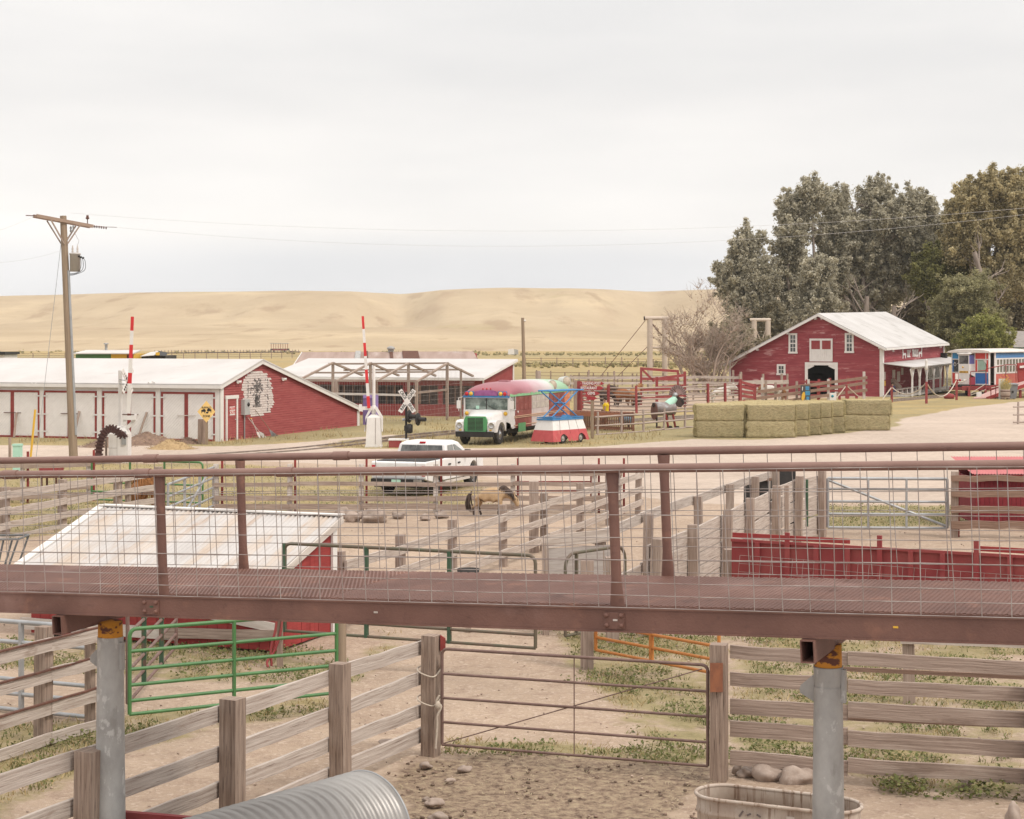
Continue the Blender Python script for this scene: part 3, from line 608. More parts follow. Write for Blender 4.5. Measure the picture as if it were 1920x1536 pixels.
g1 = tube_gate('pipe_gate', 'rusty brown five bar gate with rounded corners tied with rope', xy(829, 21.85), xy(1327, 20.75), [.16, .44, .74, 1.04, 1.35], m_brownpipe, .017, (), .07, 'pipe gates between the pens', diag=(.0, .17, .98, 1.30, .007))
p = V(*xy(829, 21.85), 0).lerp(V(*xy(1327, 20.75), 0), .51); MB().tube([p+Z*.17, p+Z*1.36], .007, 6).build('gate_upright', m_brownpipe, g1)
green = [.30, .47, .68, .88, 1.13, 1.42]
tube_gate('pipe_gate', 'bright green six bar gate standing ajar in the foreground', xy(243, 22.95), xy(631, 24.35), [.30, .475, .68, .885, 1.12, 1.41], m_green, .024, (.49,), .09, 'pipe gates between the pens', vr=.026)
tube_gate('pipe_gate', 'orange gate with chipped rusty bars behind the brown gate', xy(1117, 27.7), xy(1348, 25.7), [.30, .50, .70, .93, 1.17, 1.45], m_orange, .024, (.47,), .10, 'pipe gates between the pens', vr=.03)
tube_gate('pipe_gate', 'brown pipe gate with dark green uprights seen end on beside the column', (-5.22, 23.9), (-5.40, 28.3), [.25, .45, .68, .92, 1.18, 1.45], m_brownpipe, .024, (.30, .66), 0, 'pipe gates between the pens', vr=.03, m_up=m_dkgreen)
tube_gate('pipe_gate', 'long olive green and rusty pipe panel behind the walkway deck', xy(533, 28.2), xy(1004, 26.6), [.52, .72, .95, 1.2, 1.50, 1.92], m_olive, .024, (.0, .34, .67), .12, 'pipe gates between the pens', vr=.034, m_up=m_dkgreen)
tube_gate('pipe_gate', 'grey steel five bar gate with diagonal brace beside the red shed', xy(1552, 46.6), xy(1776, 46.4), [.20, .56, .89, 1.22, 1.50], m_galvpipe, .035, (.34, .66), 0, 'pipe gates between the pens', diag=(.0, 1.46, 1.0, .24, .035))
tube_gate('pipe_gate', 'grey steel gate standing open behind the tin roofed shed', xy(400, 52.5), xy(315, 46.3), [.22, .48, .76, 1.04, 1.36], m_galvpipe, .032, (.33, .66), 0, 'pipe gates between the pens', diag=(.1, 1.3, .75, .24, .032))
tube_gate('pipe_gate', 'grey steel pipe panel low behind the rust stained fence', xy(-60, 24.8), xy(166, 24.0), [.04, .26, .46, .98, 1.26], m_galvpipe, .03, (.10, .45), 0, 'pipe gates between the pens', vr=.032)
tube_gate('pipe_gate', 'light green pipe panel beside the ginger pony', xy(172, 55.6), xy(380, 54.4), [.12, .38, .66, .95, 1.37], m_green, .028, (.35, .66), .12, 'pipe gates between the pens', vr=.03, m_up=m_green)
tube_gate('pipe_gate', 'dark red thin pipe gate beside the buckskin pony', xy(962, 52.9), xy(1108, 52.9), [.35, .62, .90, 1.22], m_redtrim, .02, (), 0, 'pipe gates between the pens')
pl = thing('plywood_gate', 'grey plywood gate with white top board beside the orange gate', 'gate', V(*xy(1030, 31.0), 0))
a, b = V(*xy(1028, 31.0), 0), V(*xy(1146, 31.6), 0)
MB().bar(a+Z*.85, b+Z*.85, .025, 1.3).build('plywood_sheet', M('grey_plywood', (.42, .375, .35), (.33, .29, .265), scale=(3, 3, 30), layers=[((.24, .2, .175), (7, 7, 60), .6, .75, .6)]), pl)
MB().bar(a+Z*1.62-V(0, .04, 0)-V(.05, 0, 0), b+Z*1.68-V(0, .04, 0), .04, .22, rough=.008, seg=4).build('top_board', m_wood_grey, pl)
MB().bar(a-Z*.2-V(.05, .0, 0), a+Z*1.6-V(.05, 0, 0), .12, .12, rough=.01, seg=4).build('post', m_wood, pl)
tube_gate('pipe_gate', 'small olive pipe gate in front of the plywood panel', xy(1060, 28.4), xy(1172, 29.6), [.4, .72, 1.04, 1.72], m_olive, .024, (.18,), .22, 'pipe gates between the pens')
for px, Y, h, w, lab, mt in ((1101, 27.8, 1.7, .2, 'square hinge post of the orange gate with pale weathered top', m_wood), (1148, 30.2, 1.45, .22, 'square post behind the orange gate hinge post', m_wood), (1370, 33.6, 1.18, .24, 'short pale post at the end of the red steel wall', m_wood)):
 q = V(*xy(px, Y), 0); tag(MB().bar(q-Z*.2, q+Z*h, w, w, (1, 0, 0), rough=.004, seg=3).build('timber_post', mt, None, q), lab, 'post')
q = V(*xy(641, 24.75), 0); tag(MB().tube([q-Z*.2, q+Z*1.6], .062, 12).build('round_post', m_pole, None, q), 'round tan wooden post at the hinge end of the bright green gate', 'post')
MB()
c_ = V(*r0, 0); MB().bar(c_+V(-.045, -.135, 1.06), c_+V(-.045, -.135, 1.40), .012, .15, (1, 0, 0)).build('rust_plate', M('orange_rust_plate', (.30, .12, .06), (.17, .07, .045), scale=(9, 9, 4), layers=[((.06, .04, .03), (30, 30, 30), .64, .68, .9)]), rf)
rp0 = V(*pp[0][:2], 0); rg = V(*xy(829, 21.85), 0)
rt = thing('tie_rope', 'knotted pale rope tying the brown gate to its weathered post', 'rope', rp0)
for z in (1.02, .66):
 pts = [rg+V(-.01, .03, z+.12), rp0+V(.13, -.02, z+.06), rp0+V(.05, -.15, z-.02), rp0+V(-.10, -.15, z+.02), rp0+V(-.16, -.05, z+.05), rp0+V(-.12, .14, z+.06), rp0+V(.12, .14, z+.06), rg+V(.0, .05, z+.12)]
 MB().tube(catmull(pts, 4), .010, 6).build('loop', m_rope, rt)
q = rg+V(-.03, -.04, 0); MB().tube(catmull([q+Z*.78, q+V(-.04, 0, .70), q+V(.02, 0, .64), q+V(-.03, -.01, .52), q+V(-.03, 0, .40), q+V(-.05, 0, .12)], 4), .014, 6).build('tail', m_rope, rt)
MB().blob(q+V(-.02, -.01, .66), (.035, .03, .05), 3).build('knot', m_rope, rt)
e_ = MB().prism([rp0+V(.125, -.06, 1.30), rp0+V(.19, -.06, 1.34), rp0+V(.19, -.06, 1.46), rp0+V(.125, -.06, 1.5)], V(0, .05, 0)).build('reflector_plate', m_redtrim, None, rp0+V(.15, 0, 1.3)); tag(e_, 'small red edged plate screwed to the rope tied post', 'plate')
wa, wb = xy(1372, 33.4), xy(1990, 30.55); A0, B0 = V(*wa, 0), V(*wb, 0); dd = (B0-A0).normalized(); nn = V(-dd.y, dd.x, 0)
rw = thing('steel_corral_wall', 'long dark red solid steel corral wall with upright ribs behind the walkway', 'wall', A0)
mb = MB(); mb.bar(A0+Z*.72, B0+Z*.72, .012, 1.36).build('steel_sheet', m_red, rw)
MB().bar(A0-nn*.03+Z*1.38, B0-nn*.03+Z*1.38, .05, .05).build('top_rail', m_red, rw)
for px, h in ((1422, 1.37), (1478, 1.58), (1532, 1.37), (1591, 1.37), (1651, 1.62), (1709, 1.37), (1769, 1.37), (1832, 1.62), (1895, 1.37), (1960, 1.37)):
 t = onray(px, A0, dd); c_ = A0+dd*t-nn*.06; MB().bar(c_+Z*.0, c_+Z*h, .05, .085, dd).build('rib', m_red, rw)
for (a_, b_, z) in ((1372, 1592, 1.47), (1836, 1990, 1.47)):
 p0, p1 = A0+dd*onray(a_, A0, dd)+nn*.05, A0+dd*onray(b_, A0, dd)+nn*.05; MB().bar(p0+Z*z, p1+Z*z, .03, .09).build('cap_board', m_redwood, rw)
hp = thing('hog_wire_panel', 'thin welded wire panel leaning against the dark red wall', 'wire panel', A0+dd*2)
mb = MB(); p0, p1 = A0+dd*.2-nn*.34, A0+dd*5.6-nn*.34
for k in range(7): z = .15+k*.15; mb.tube([p0+nn*.25*k/6+Z*(z+.06), p1+nn*.25*k/6+Z*z], .0035, 4, cap=False)
for k in range(27): f = k/26; mb.tube([p0.lerp(p1, f)+Z*(.15+.06*(1-f)), p0.lerp(p1, f)+nn*.25+Z*(1.05+.06*(1-f))], .0035, 4, cap=False)
mb.build('wire_mesh', m_wire, hp)
def calf_hut():
 c0 = V(-1.43, 17.45, .33); ax = V(-1.26, -1.60, 0).normalized(); sd_ = V(-ax.y, ax.x, 0); Ln = 3.2; r = .56
 t = thing('calf_hut', 'arched corrugated galvanised steel calf hut lying beside the board fence', 'calf hut', V(c0.x, c0.y, 0))
 mb = MB(); n = 40; st = 4; per = .115; rows = int(Ln/per*st); vs, fs, uv = [], [], []
 for i in range(rows+1):
  l = i*per/st; rr = r + .030*math.cos(2*math.pi*i/st)
  for j in range(n+1):
   a = math.radians(-25) + math.radians(230)*j/n; vs.append(c0 + ax*l + sd_*(rr*math.cos(a)) + Z*(rr*math.sin(a)))
 for i in range(rows):
  for j in range(n): a = i*(n+1)+j; fs.append((a, a+1, a+n+2, a+n+1)); uv.append([(i*.03, j*.05)]*4)
 mb.add(vs, fs, 0, True, uv)
 mb.build('corrugated_shell', M('corrugated_zinc', (.42, .405, .388), (.345, .33, .315), rough=.45, metal=.5, scale=(1.5, 1.5, 1.5), layers=[((.36, .34, .32), (5, 5, 5), .62, .76, .5)]), t)
 rim = [c0 + sd_*((r+.016)*math.cos(math.radians(-25+230*j/40))) + Z*((r+.016)*math.sin(math.radians(-25+230*j/40))) for j in range(41)]
 MB().tube(rim, .014, 6).build('rim', m_galvpipe, t)
calf_hut()
a, b = P(150, 1514, 16.5), P(470, 1541, 15.9); rb = thing('steel_plank', 'dark red steel plank on edge beside the yellow collared column', 'plank', V(a.x, a.y, 0))
MB().bar(a-Z*.15, b-Z*.15, .06, .3).build('plank_face', m_red, rb)
for q in (a.lerp(b, .05), a.lerp(b, .95)): MB().bar(V(q.x, q.y, 0), q-Z*.3, .06, .06).build('leg', m_red, rb)
def stock_tank():
 cpt = G(1458, 1499, .6); cpt.z = 0; d = V(.905, -.425, 0).normalized(); sd_ = V(-d.y, d.x, 0); Ls = .535; r = .295
 t = thing('stock_tank', 'stained oval galvanised stock tank in front of the boulders', 'stock tank', cpt)
 def oval(rr, z, n=14):
  o = []
  for k in range(n+1): a = -math.pi/2+math.pi*k/n; o.append(cpt + d*(Ls+rr*math.cos(a)) + sd_*(rr*math.sin(a)) + Z*z)
  for k in range(n+1): a = math.pi/2+math.pi*k/n; o.append(cpt + d*(-Ls+rr*math.cos(a)) + sd_*(rr*math.sin(a)) + Z*z)
  return o
 prof = [(r-.03, 0), (r-.01, .03), (r-.005, .2), (r+.008, .22), (r+.008, .25), (r-.004, .27), (r, .42), (r+.012, .44), (r+.012, .46), (r, .48), (r+.005, .6)]
 m_tank = M('stained_zinc_tank', (.50, .43, .365), (.37, .29, .235), rough=.7, metal=.1, scale=(3, 3, 2), layers=[((.20, .125, .085), (22, 22, 1.2), .53, .64, .85), ((.24, .165, .12), (6, 6, 1.5), .55, .7, .5), ((.56, .52, .47), (5, 5, 5), .58, .75, .5)])
 mb = MB(); rings = [oval(a, z) for a, z in prof]; n = len(rings[0]); vs = [p for q in rings for p in q]; fs = []
 for i in range(len(rings)-1):
  for j in range(n): fs.append((i*n+j, i*n+(j+1) % n, (i+1)*n+(j+1) % n, (i+1)*n+j))
 mb.add(vs, fs, 0, True); mb.add([p for p in oval(r-.02, .03)], [tuple(range(n))])
 inner = [oval(a-.006, z) for a, z in prof]; vs = [p for q in inner for p in q]; mb.add(vs, [f[::-1] for f in fs], 0, True)
 mb.build('tank_wall', m_tank, t)
 MB().tube(oval(r+.012, .605), .020, 8, closed=True).build('rolled_rim', m_tank, t)
 c_ = cpt+d*.22-sd_*(r+.013)+Z*.505
 MB().bar(c_-d*.04, c_+d*.04, .004, .045).build('size_plate', m_whitewood, t)
 for k, dx in enumerate((-.3, -.22, -.12)): MB().bar(cpt+d*dx-sd_*(r+.014)+Z*(.47+.02*k), cpt+d*(dx+.04)-sd_*(r+.014)+Z*(.53-.02*k), .006, .018).build('painted_mark', M('grey_mark', (.17, .14, .13)), t)
stock_tank()
def rock(c_, r, lab, seed, grp='loose stones on the dirt', name='stone'):
 c_ = Vector(c_); mb = MB().blob(c_, r, seed, .55, 22, 14, fr=1.1); mb.v = [p+(p-c_)*(.10*mnoise.noise(p*9)+.05*mnoise.noise(p*22)) for p in mb.v]; o = mb.build(name, m_stone, None, c_-Z*r[2]); return tag(o, lab, 'stone', grp)
def gr(px, py, rx, rz, lab, seed, grp='loose stones on the dirt'):
 q = G(px, py); s = F/q.y; return rock((q.x, q.y, rz*.62), (rx, rx*.8, rz), lab, seed, grp)
gr(1402, 1456, .115, .075, 'reddish boulder, smallest of three under the low board fence', 1); gr(1443, 1464, .165, .11, 'rounded boulder wedged in the middle under the low board fence', 2); gr(1496, 1468, .20, .125, 'largest brown boulder beside the galvanised column', 3)
gr(1384, 1452, .06, .07, 'pale stone beside the foot of the big gate post', 4)
gr(869, 1448, .095, .05, 'flat pale stone half buried in the trampled straw', 5); gr(815, 1512, .10, .06, 'pair shaped stone beyond the calf hut rim', 6); gr(800, 1503, .05, .035, 'small round stone touching a larger one near the calf hut', 7)
gr(822, 1540, .10, .06, 'stone cut by the bottom of the picture near the calf hut', 8); gr(798, 1440, .075, .045, 'low stone near the foot of the rope tied post', 9); gr(843, 1468, .06, .035, 'tiny flat stone in the trampled straw', 10)
gr(1900, 1545, .085, .14, 'upright pale stone at the bottom right corner', 11); gr(1808, 1478, .09, .07, 'grey stone among the weeds below the low board fence', 12); gr(728, 1398, .12, .05, 'pale slab leaning on the lowest board beside the rope tied post', 14)
for i, (px, py, r, h, lab) in enumerate(((660, 978, .23, .20, 'pale pointed stone by the far paddock fence'), (700, 979, .35, .22, 'largest pale boulder by the far paddock fence'), (718, 974, .12, .12, 'small stone right of the large pale boulder'), (680, 972, .14, .12, 'small stone between the two pale boulders'), (746, 972, .2, .12, 'reddish flat stone under the paddock fence'), (796, 975, .16, .09, 'low stone under the middle of the paddock fence'), (826, 971, .2, .11, 'long low stone left of the buckskin pony'), (643, 972, .2, .2, 'white stone at the corner of the tin roofed shed'))):
 gr(px, py, r, h, lab, 20+i, 'stones under the paddock fence')
class Fr:
 """a wall frame: s along the wall, z up, o outwards; k lifts z along s"""
 def __init__(f, O, e, n, k=0.0): f.O, f.e, f.n, f.k = Vector(O), Vector(e), Vector(n), k
 def p(f, s, z, o=0.0): return f.O + f.e*s + Z*(z + f.k*s) + f.n*o
 def box(f, mb, s0, s1, z0, z1, o0, o1, mi=0):
  vs = [f.p(s, z, o) for o in (o0, o1) for (s, z) in ((s0, z0), (s1, z0), (s1, z1), (s0, z1))]
  mb.add(vs, [(0,1,2,3),(7,6,5,4),(0,4,5,1),(1,5,6,2),(2,6,7,3),(3,7,4,0)], mi); return mb
 def poly(f, mb, pts, o0, o1, mi=0):
  mb.prism([f.p(s, z, o0) for s, z in pts], f.n*(o1-o0), mi); return mb
 def s_of(f, px): return onray(px, f.O, f.e)
 def z_of(f, px, py):
  s = f.s_of(px); q = f.O + f.e*s; return H - (py-YH)*q.y/F - f.k*s - f.O.z
def clip(poly, a, b, c_):
 o = []
 for i in range(len(poly)):
  p, q = poly[i], poly[(i+1) % len(poly)]; dp, dq = a*p[0]+b*p[1]-c_, a*q[0]+b*q[1]-c_
  if dp <= 0: o.append(p)
  if (dp < 0 < dq) or (dq < 0 < dp): t = dp/(dp-dq); o.append((p[0]+(q[0]-p[0])*t, p[1]+(q[1]-p[1])*t))
 return o
def lap(mb, fr, poly, course=.13, out=.018, mi=0, base=0.0):
 zs = [q[1] for q in poly]; z = min(zs); z1 = max(zs)
 while z < z1 - 1e-4:
  b = clip(clip(poly, 0, -1, -z), 0, 1, z+course)
  if len(b) > 2:
   wob = random.uniform(-.003, .003)
   vs = [fr.p(s, zz, base + (out+wob)*(1-(zz-z)/course)) for s, zz in b]; mb.add(vs, [tuple(range(len(b)))], mi)
   lo = [q for q in b if abs(q[1]-z) < 1e-5]
   if len(lo) >= 2:
    s0, s1 = min(q[0] for q in lo), max(q[0] for q in lo)
    mb.add([fr.p(s0, z, base), fr.p(s1, z, base), fr.p(s1, z, base+out+wob), fr.p(s0, z, base+out+wob)], [(0, 1, 2, 3)], mi)
  z += course
 return mb
def slab(mb, a, b, c_, d, th, mi=0):
 n = (Vector(b)-Vector(a)).cross(Vector(d)-Vector(a)).normalized()
 if n.z < 0: n = -n
 mb.prism([a, b, c_, d], -n*th, mi); return mb
def text(parent, body, pos, e, up, size, mat, sx=1.0, ext=.004, name='lettering', sp=1.0):
 cu = bpy.data.curves.new(name, 'FONT'); cu.body = body; cu.size = size; cu.extrude = ext; cu.align_x = 'CENTER'; cu.align_y = 'CENTER'; cu.space_character = sp; cu.offset = size*.022
 cu.materials.append(mat); o = bpy.data.objects.new(name, cu); COL.objects.link(o)
 e, up = Vector(e).normalized(), Vector(up).normalized(); n = e.cross(up).normalized(); up = n.cross(e)
 mt = Matrix(((e.x*sx, up.x, n.x, pos[0]), (e.y*sx, up.y, n.y, pos[1]), (e.z*sx, up.z, n.z, pos[2]), (0, 0, 0, 1)))
 o.parent = parent; o.matrix_local = WM[parent.name].inverted() @ mt; WM[o.name] = mt; return o
def window(parent, fr, s0, s1, z0, z1, nc=2, nr=3, fw=.12, m_f=None, name='window', ms=False):
 m_f = m_f or m_white; mb = MB()
 fr.box(mb, s0, s1, z1-fw, z1, .0, .07); fr.box(mb, s0-.04, s1+.04, z0, z0+fw, .0, .085); fr.box(mb, s0, s0+fw, z0+fw, z1-fw, 0, .07); fr.box(mb, s1-fw, s1, z0+fw, z1-fw, 0, .07)
 for i in range(1, nc): c_ = s0+fw+(s1-s0-2*fw)*i/nc; fr.box(mb, c_-.02, c_+.02, z0+fw, z1-fw, .0, .05)
 for i in range(1, nr): c_ = z0+fw+(z1-z0-2*fw)*i/nr; hh = .05 if (ms and i == nr//2) else .02; fr.box(mb, s0+fw, s1-fw, c_-hh, c_+hh, .0, .048)
 w_ = mb.build(name, m_f, parent)
 fr.box(MB(), s0+fw*.5, s1-fw*.5, z0+fw*.5, z1-fw*.5, .028, .034).build('pane', m_glass, w_); return w_
def garage():
 A = G(412, 828); u = V(-.948, .324, 0); v = V(.324, .948, 0); T = onray(672, A, v)
 g = thing('garage_shed', 'long red garage with white diagonal plank doors and a whitewash patch', 'building', A)
 ff = Fr(A, u, -v); fg = Fr(A, v, -u)
 Lf = 21.0; ze, tp, zp, zb = 2.86, 4.39, 4.0, 1.0
 mb = MB(); lap(mb, fg, [(0, 0), (T, 0), (T, zb), (tp, zp), (0, ze)], .125, .045); mb.build('gable_wall', m_redsid, g)
 mb = MB(); ff.box(mb, 0, Lf, 0, ze-.02, -.1, -.002); ff.box(mb, 0.1, Lf-.1, 0, zb, -T, -T+.1)
 fo = Fr(A+u*Lf, v, u); fo.poly(mb, [(0, 0), (T, 0), (T, zb), (tp, zp), (0, ze)], -.1, 0); mb.build('wall', m_white, g)
 oh = .22; mb = MB()
 def rp(t, z, s): return A + v*t + u*s + Z*z
 sl1 = (zp-ze)/tp; sl2 = (zp-zb)/(T-tp)
 slab(mb, rp(-oh, ze-oh*sl1+.10, -oh), rp(tp, zp+.12, -oh), rp(tp, zp+.12, Lf+oh), rp(-oh, ze-oh*sl1+.10, Lf+oh), .07)
 slab(mb, rp(tp, zp+.12, -oh), rp(T+oh, zb-oh*sl2+.12, -oh), rp(T+oh, zb-oh*sl2+.12, Lf+oh), rp(tp, zp+.12, Lf+oh), .07)
 rf = mb.build('roof', m_whiteroof, g)
 mb = MB()
 a, b, c_ = rp(-oh, ze-oh*sl1-.06, -.17), rp(tp, zp-.04, -.17), rp(T+oh, zb-oh*sl2-.04, -.17)
 mb.bar(a, b, .05, .19); mb.bar(b, c_, .05, .19); mb.bar(rp(-oh-.03, ze-.10, -oh), rp(-oh-.03, ze-.10, Lf), .05, .17)
 mb.build('barge_board', m_white, rf)
 mb = MB(); fg.box(mb, -.02, .30, 0, ze-.02, .02, .065); ff.box(mb, .0, .42, 0, ze-.1, .0, .05); mb.build('corner_board', m_white, g)
 mb = MB(); fg.box(mb, T-.28, T+.02, 0, zb-.1, .02, .065); mb.build('corner_board', m_white, g)
 S_ = ff.s_of; dz0, dz1 = .10, 2.38
 bays = [(404, 350, 303), (292, 243, 193), (182, 131, 83), (75, 24, -27), (-37, -90, -143)]
 for bi, (pa, pm, pb) in enumerate(bays):
  s0, sm, s1 = S_(pa), S_(pm), S_(pb)
  mb = MB(); ff.box(mb, s0, s0+.10, 0, dz1+.1, 0, .06); ff.box(mb, s1-.10, s1, 0, dz1+.1, 0, .06); ff.box(mb, s0+.101, s1-.101, dz1, dz1+.10, 0, .06); ff.box(mb, s0+.101, s1-.101, .0, dz0, 0, .055)
  ff.box(mb, sm-.10, sm+.10, dz0+.001, dz1-.001, 0, .062)
  mb.build('door_frame', m_redtrim, g)
  for (a, b, sg) in ((s0+.101, sm-.101, 1), (sm+.101, s1-.101, 1)):
   mb = MB(); ff.box(mb, a, b, dz0, dz1, .0, .02, 1)
   w_ = .155; c_ = -4
   while c_ < 8:
    q = clip(clip([(a, dz0), (b, dz0), (b, dz1), (a, dz1)], 1, 1, c_+a+w_), -1, -1, -(c_+a))
    if len(q) > 2: ff.poly(mb, [(x, y) for x, y in q], .022, .034 + random.uniform(-.002, .002))
    c_ += w_*1.0 + .014
   dr = mb.build('door', [m_whitedoor, m_whitewood], g)
   hs = a if a < sm-.2 else b
   mb = MB()
   for z in (.35, 1.25, 2.2): ff.box(mb, hs-.16 if hs == a else hs-.12, hs+.12 if hs == a else hs+.16, z-.035, z+.035, .063, .075)
   mb.build('hinge', m_white, dr)
  mb = MB(); ff.box(mb, sm-.55, sm+.5, 1.27, 1.31, .064, .08); mb.build('door_bar', m_rust if bi != 0 else m_whitewood, g)
 for pa in (297, 187, 79): MB() ; ff.box(MB(), S_(pa)-.14, S_(pa)+.14, 0, ze-.1, .0, .045).build('pilaster', m_white, g)
 def flood(fr, px, py):
  s, z = fr.s_of(px), fr.z_of(px, py); c_ = fr.p(s, z, .06); mb = MB(); fr.box(mb, s-.06, s+.06, z-.05, z+.05, 0, .05)
  for sg in (-1, 1): d = (fr.n + fr.e*sg*.8 - Z*.35).normalized(); mb.lathe([(.03, 0), (.05, .06), (.085, .18), (.07, .185), (0, .15)], 10, 0, c_+fr.e*sg*.05, d)
  mb.build('floodlight', m_white, g)
 flood(ff, 287, 717); flood(fg, 443, 715); flood(fg, 528, 710); flood(ff, 68, 718)
 s0, s1 = fg.s_of(424), fg.s_of(441); zt = 1.97
 mb = MB(); fg.box(mb, s0-.14, s0+.0, 0, zt+.15, .024, .09); fg.box(mb, s1, s1+.15, 0, zt+.15, .024, .09); fg.box(mb, s0-.2, s1+.22, zt+.151, zt+.33, .024, .10)
 mb.build('door_frame', m_white, g)
 mb = MB(); lap(mb, fg, [(s0+.01, .12), (s1-.01, .12), (s1-.01, zt+.14), (s0+.01, zt+.14)], .12, .03, 0, .046)
 dr = mb.build('door', m_redsid, g); MB().lathe([(.03, 0), (.03, .05), (0, .06)], 8, 0, fg.p(s1-.12, 1.05, .045), fg.n).build('handle', m_chrome, dr)
 sz0, sz1 = 1.28, 1.72; sa, sb = s0+.25*(s1-s0), s0+.82*(s1-s0)
 sg = fg.box(MB(), sa, sb, sz0, sz1, .06, .082).build('door_notice', m_white, dr)
 m_rt = M('red_lettering', (.55, .04, .04), rough=.6)
 text(dr, 'KEEP', fg.p((sa+sb)/2, 1.60, .086), v, Z, .2, m_rt, 1.35, .003); text(dr, 'OUT', fg.p((sa+sb)/2, 1.41, .086), v, Z, .2, m_rt, 1.5, .003)
 a, b = fg.s_of(451), fg.s_of(461); mb = MB(); fg.box(mb, a, b, 1.25, 2.05, .025, .24); bx = mb.build('meter_box', M('grey_enamel', (.42, .42, .41), rough=.5), g)
 MB().lathe([(.11, 0), (.11, .03), (.07, .07), (0, .08)], 12, 0, fg.p((a+b)/2+.1, 1.78, .24), fg.n).build('meter_dial', m_black, bx)
 MB().tube([fg.p(a+.25, 0, .1), fg.p(a+.25, 1.25, .1)], .035, 8).build('conduit', m_galvpipe, bx)
 s0, s1 = fg.s_of(452), fg.s_of(512); zc0, zc1 = fg.z_of(480, 783), fg.z_of(480, 696); mb = MB(); n = int((zc1-zc0)/.125)
 k0 = math.ceil(zc0/.125)
 for k in range(n):
  z = (k0+k)*.125; f = (k+.5)/n
  lt = float(np.interp(f, [0, .08, .18, .28, .42, .7, .85, 1], [.30, .22, .12, .02, .06, -.02, .06, .28])); rt = float(np.interp(f, [0, .06, .2, .45, .62, .8, .93, 1], [.62, .86, .97, 1.0, .95, .90, .80, .60]))
  a = s0+(s1-s0)*(lt+random.uniform(-.035, .035)); b = s0+(s1-s0)*(rt+random.uniform(-.05, .05))
  vs = [fg.p(a, z+.002, .052), fg.p(b, z+.002, .052), fg.p(b-.05, z+.121, .009), fg.p(a+.05, z+.121, .009)]; mb.add(vs, [(0, 1, 2, 3)])
 pt = mb.build('whitewash_patch', M('brushed_whitewash', (.66, .60, .555), (.52, .44, .40), scale=(1, 6, 16), layers=[((.42, .20, .18), (1.5, 6, 18), .60, .72, .7), ((.45, .55, .62), (1.1, 1.1, 1.1), .66, .74, .6)], rough=.85), g)
 mb = MB(); rr = random.Random(5)
 for k in range(150):
  z = zc0 + (zc1-zc0)*rr.uniform(.22, .80); f = (z-zc0)/(zc1-zc0); wdt = .10 if f < .45 else .15
  s = s0+(s1-s0)*(.47 + rr.gauss(0, wdt*.6)); hgt = rr.uniform(.03, .13); fg.box(mb, s-rr.uniform(.01, .09), s+rr.uniform(.01, .09), z, z+hgt, .03, .054)
 for sx_ in (.18, .80):
  for k in range(34): z = zc0 + (zc1-zc0)*rr.uniform(.1, .8); s = s0+(s1-s0)*sx_+rr.uniform(-.07, .07); fg.box(mb, s, s+.025, z, z+.07, .03, .054)
 for k in range(20): s = s0+(s1-s0)*rr.uniform(.1, .9); z = zc0+(zc1-zc0)*(.62+.02*rr.uniform(-1, 1)); fg.box(mb, s, s+.16, z, z+.02, .03, .054)
 mb.build('brush_mark', M('faded_black_paint', (.09, .08, .08), (.26, .23, .22), rough=.9, scale=(5, 5, 5)), pt)
 return A, u, v, T, fg, ff
GA, gu, gv, gT, GFG, GFF = garage()
pp_ = GA + gv*(gT+1.1) + gu*(-.15); t = thing('purple_door_panel', 'purple door frame standing behind the low end of the garage', 'door', pp_)
fq = Fr(pp_, V(.96, .28, 0), V(.28, -.96, 0)); mb = MB(); fq.box(mb, -.30, .62, 0, 1.75, -.06, 0); mb.build('door_leaf', m_plum, t); mb = MB(); fq.box(mb, .40, .62, 0, 1.80, .0, .05); fq.box(mb, -.3, .4, 1.6, 1.8, 0, .05); mb.build('door_frame', M('violet_trim', (.28, .20, .42), rough=.6), t)
def tool(name, label, px0, py0, px1, kind):
 q = GFG.p(GFG.s_of(px0), 0, .5); s = GFG.s_of(px1); top = GFG.p(s, GFG.z_of(px1, py0), .06); t = thing(name, label, 'tool', q)
 MB().tube([q+(top-q)*.22, top], .018, 6).build('handle', m_whitewood if kind != 'rake' else m_pole, t); d = (top-q).normalized(); e = gv
 mb = MB()
 if kind == 'scoop': mb.prism([q+e*-.2, q+e*.2, q+e*.24+d*.28, q+e*.1+d*.42, q-e*.1+d*.42, q-e*.24+d*.28], gu*-.03); mb.build('scoop_blade', m_concrete, t)
 elif kind == 'spade': mb.prism([q+e*-.06, q+e*.06, q+e*.13+d*.18, q+e*.12+d*.34, q-e*.12+d*.34, q-e*.13+d*.18], gu*-.02); mb.build('spade_blade', m_whitewood, t); MB().tube([top-e*.1, top+e*.1], .02, 6).build('grip', m_yellow, t)
 else:
  for k in range(16): f = k/15-.5; mb.tube([q+d*.55+e*f*.05, q+e*f*.75-gu*.02, q+e*f*.78-gu*.06], .009, 4)
  for h_ in (.18, .4): mb.bar(q+d*h_-e*.30*(1-h_), q+d*h_+e*.30*(1-h_), .012, .012)
  mb.build('rake_fan', M('grey_tines', (.22, .20, .2), rough=.6), t)
tool('scoop_shovel', 'broad scoop shovel leaning on the red gable wall', 479, 783, 463, 'scoop'); tool('garden_spade', 'slim spade with yellow grip leaning beside the scoop shovel', 471, 785, 469, 'spade'); tool('leaf_rake', 'wide leaf rake with long handle leaning on the red gable wall', 499, 769, 477, 'rake')
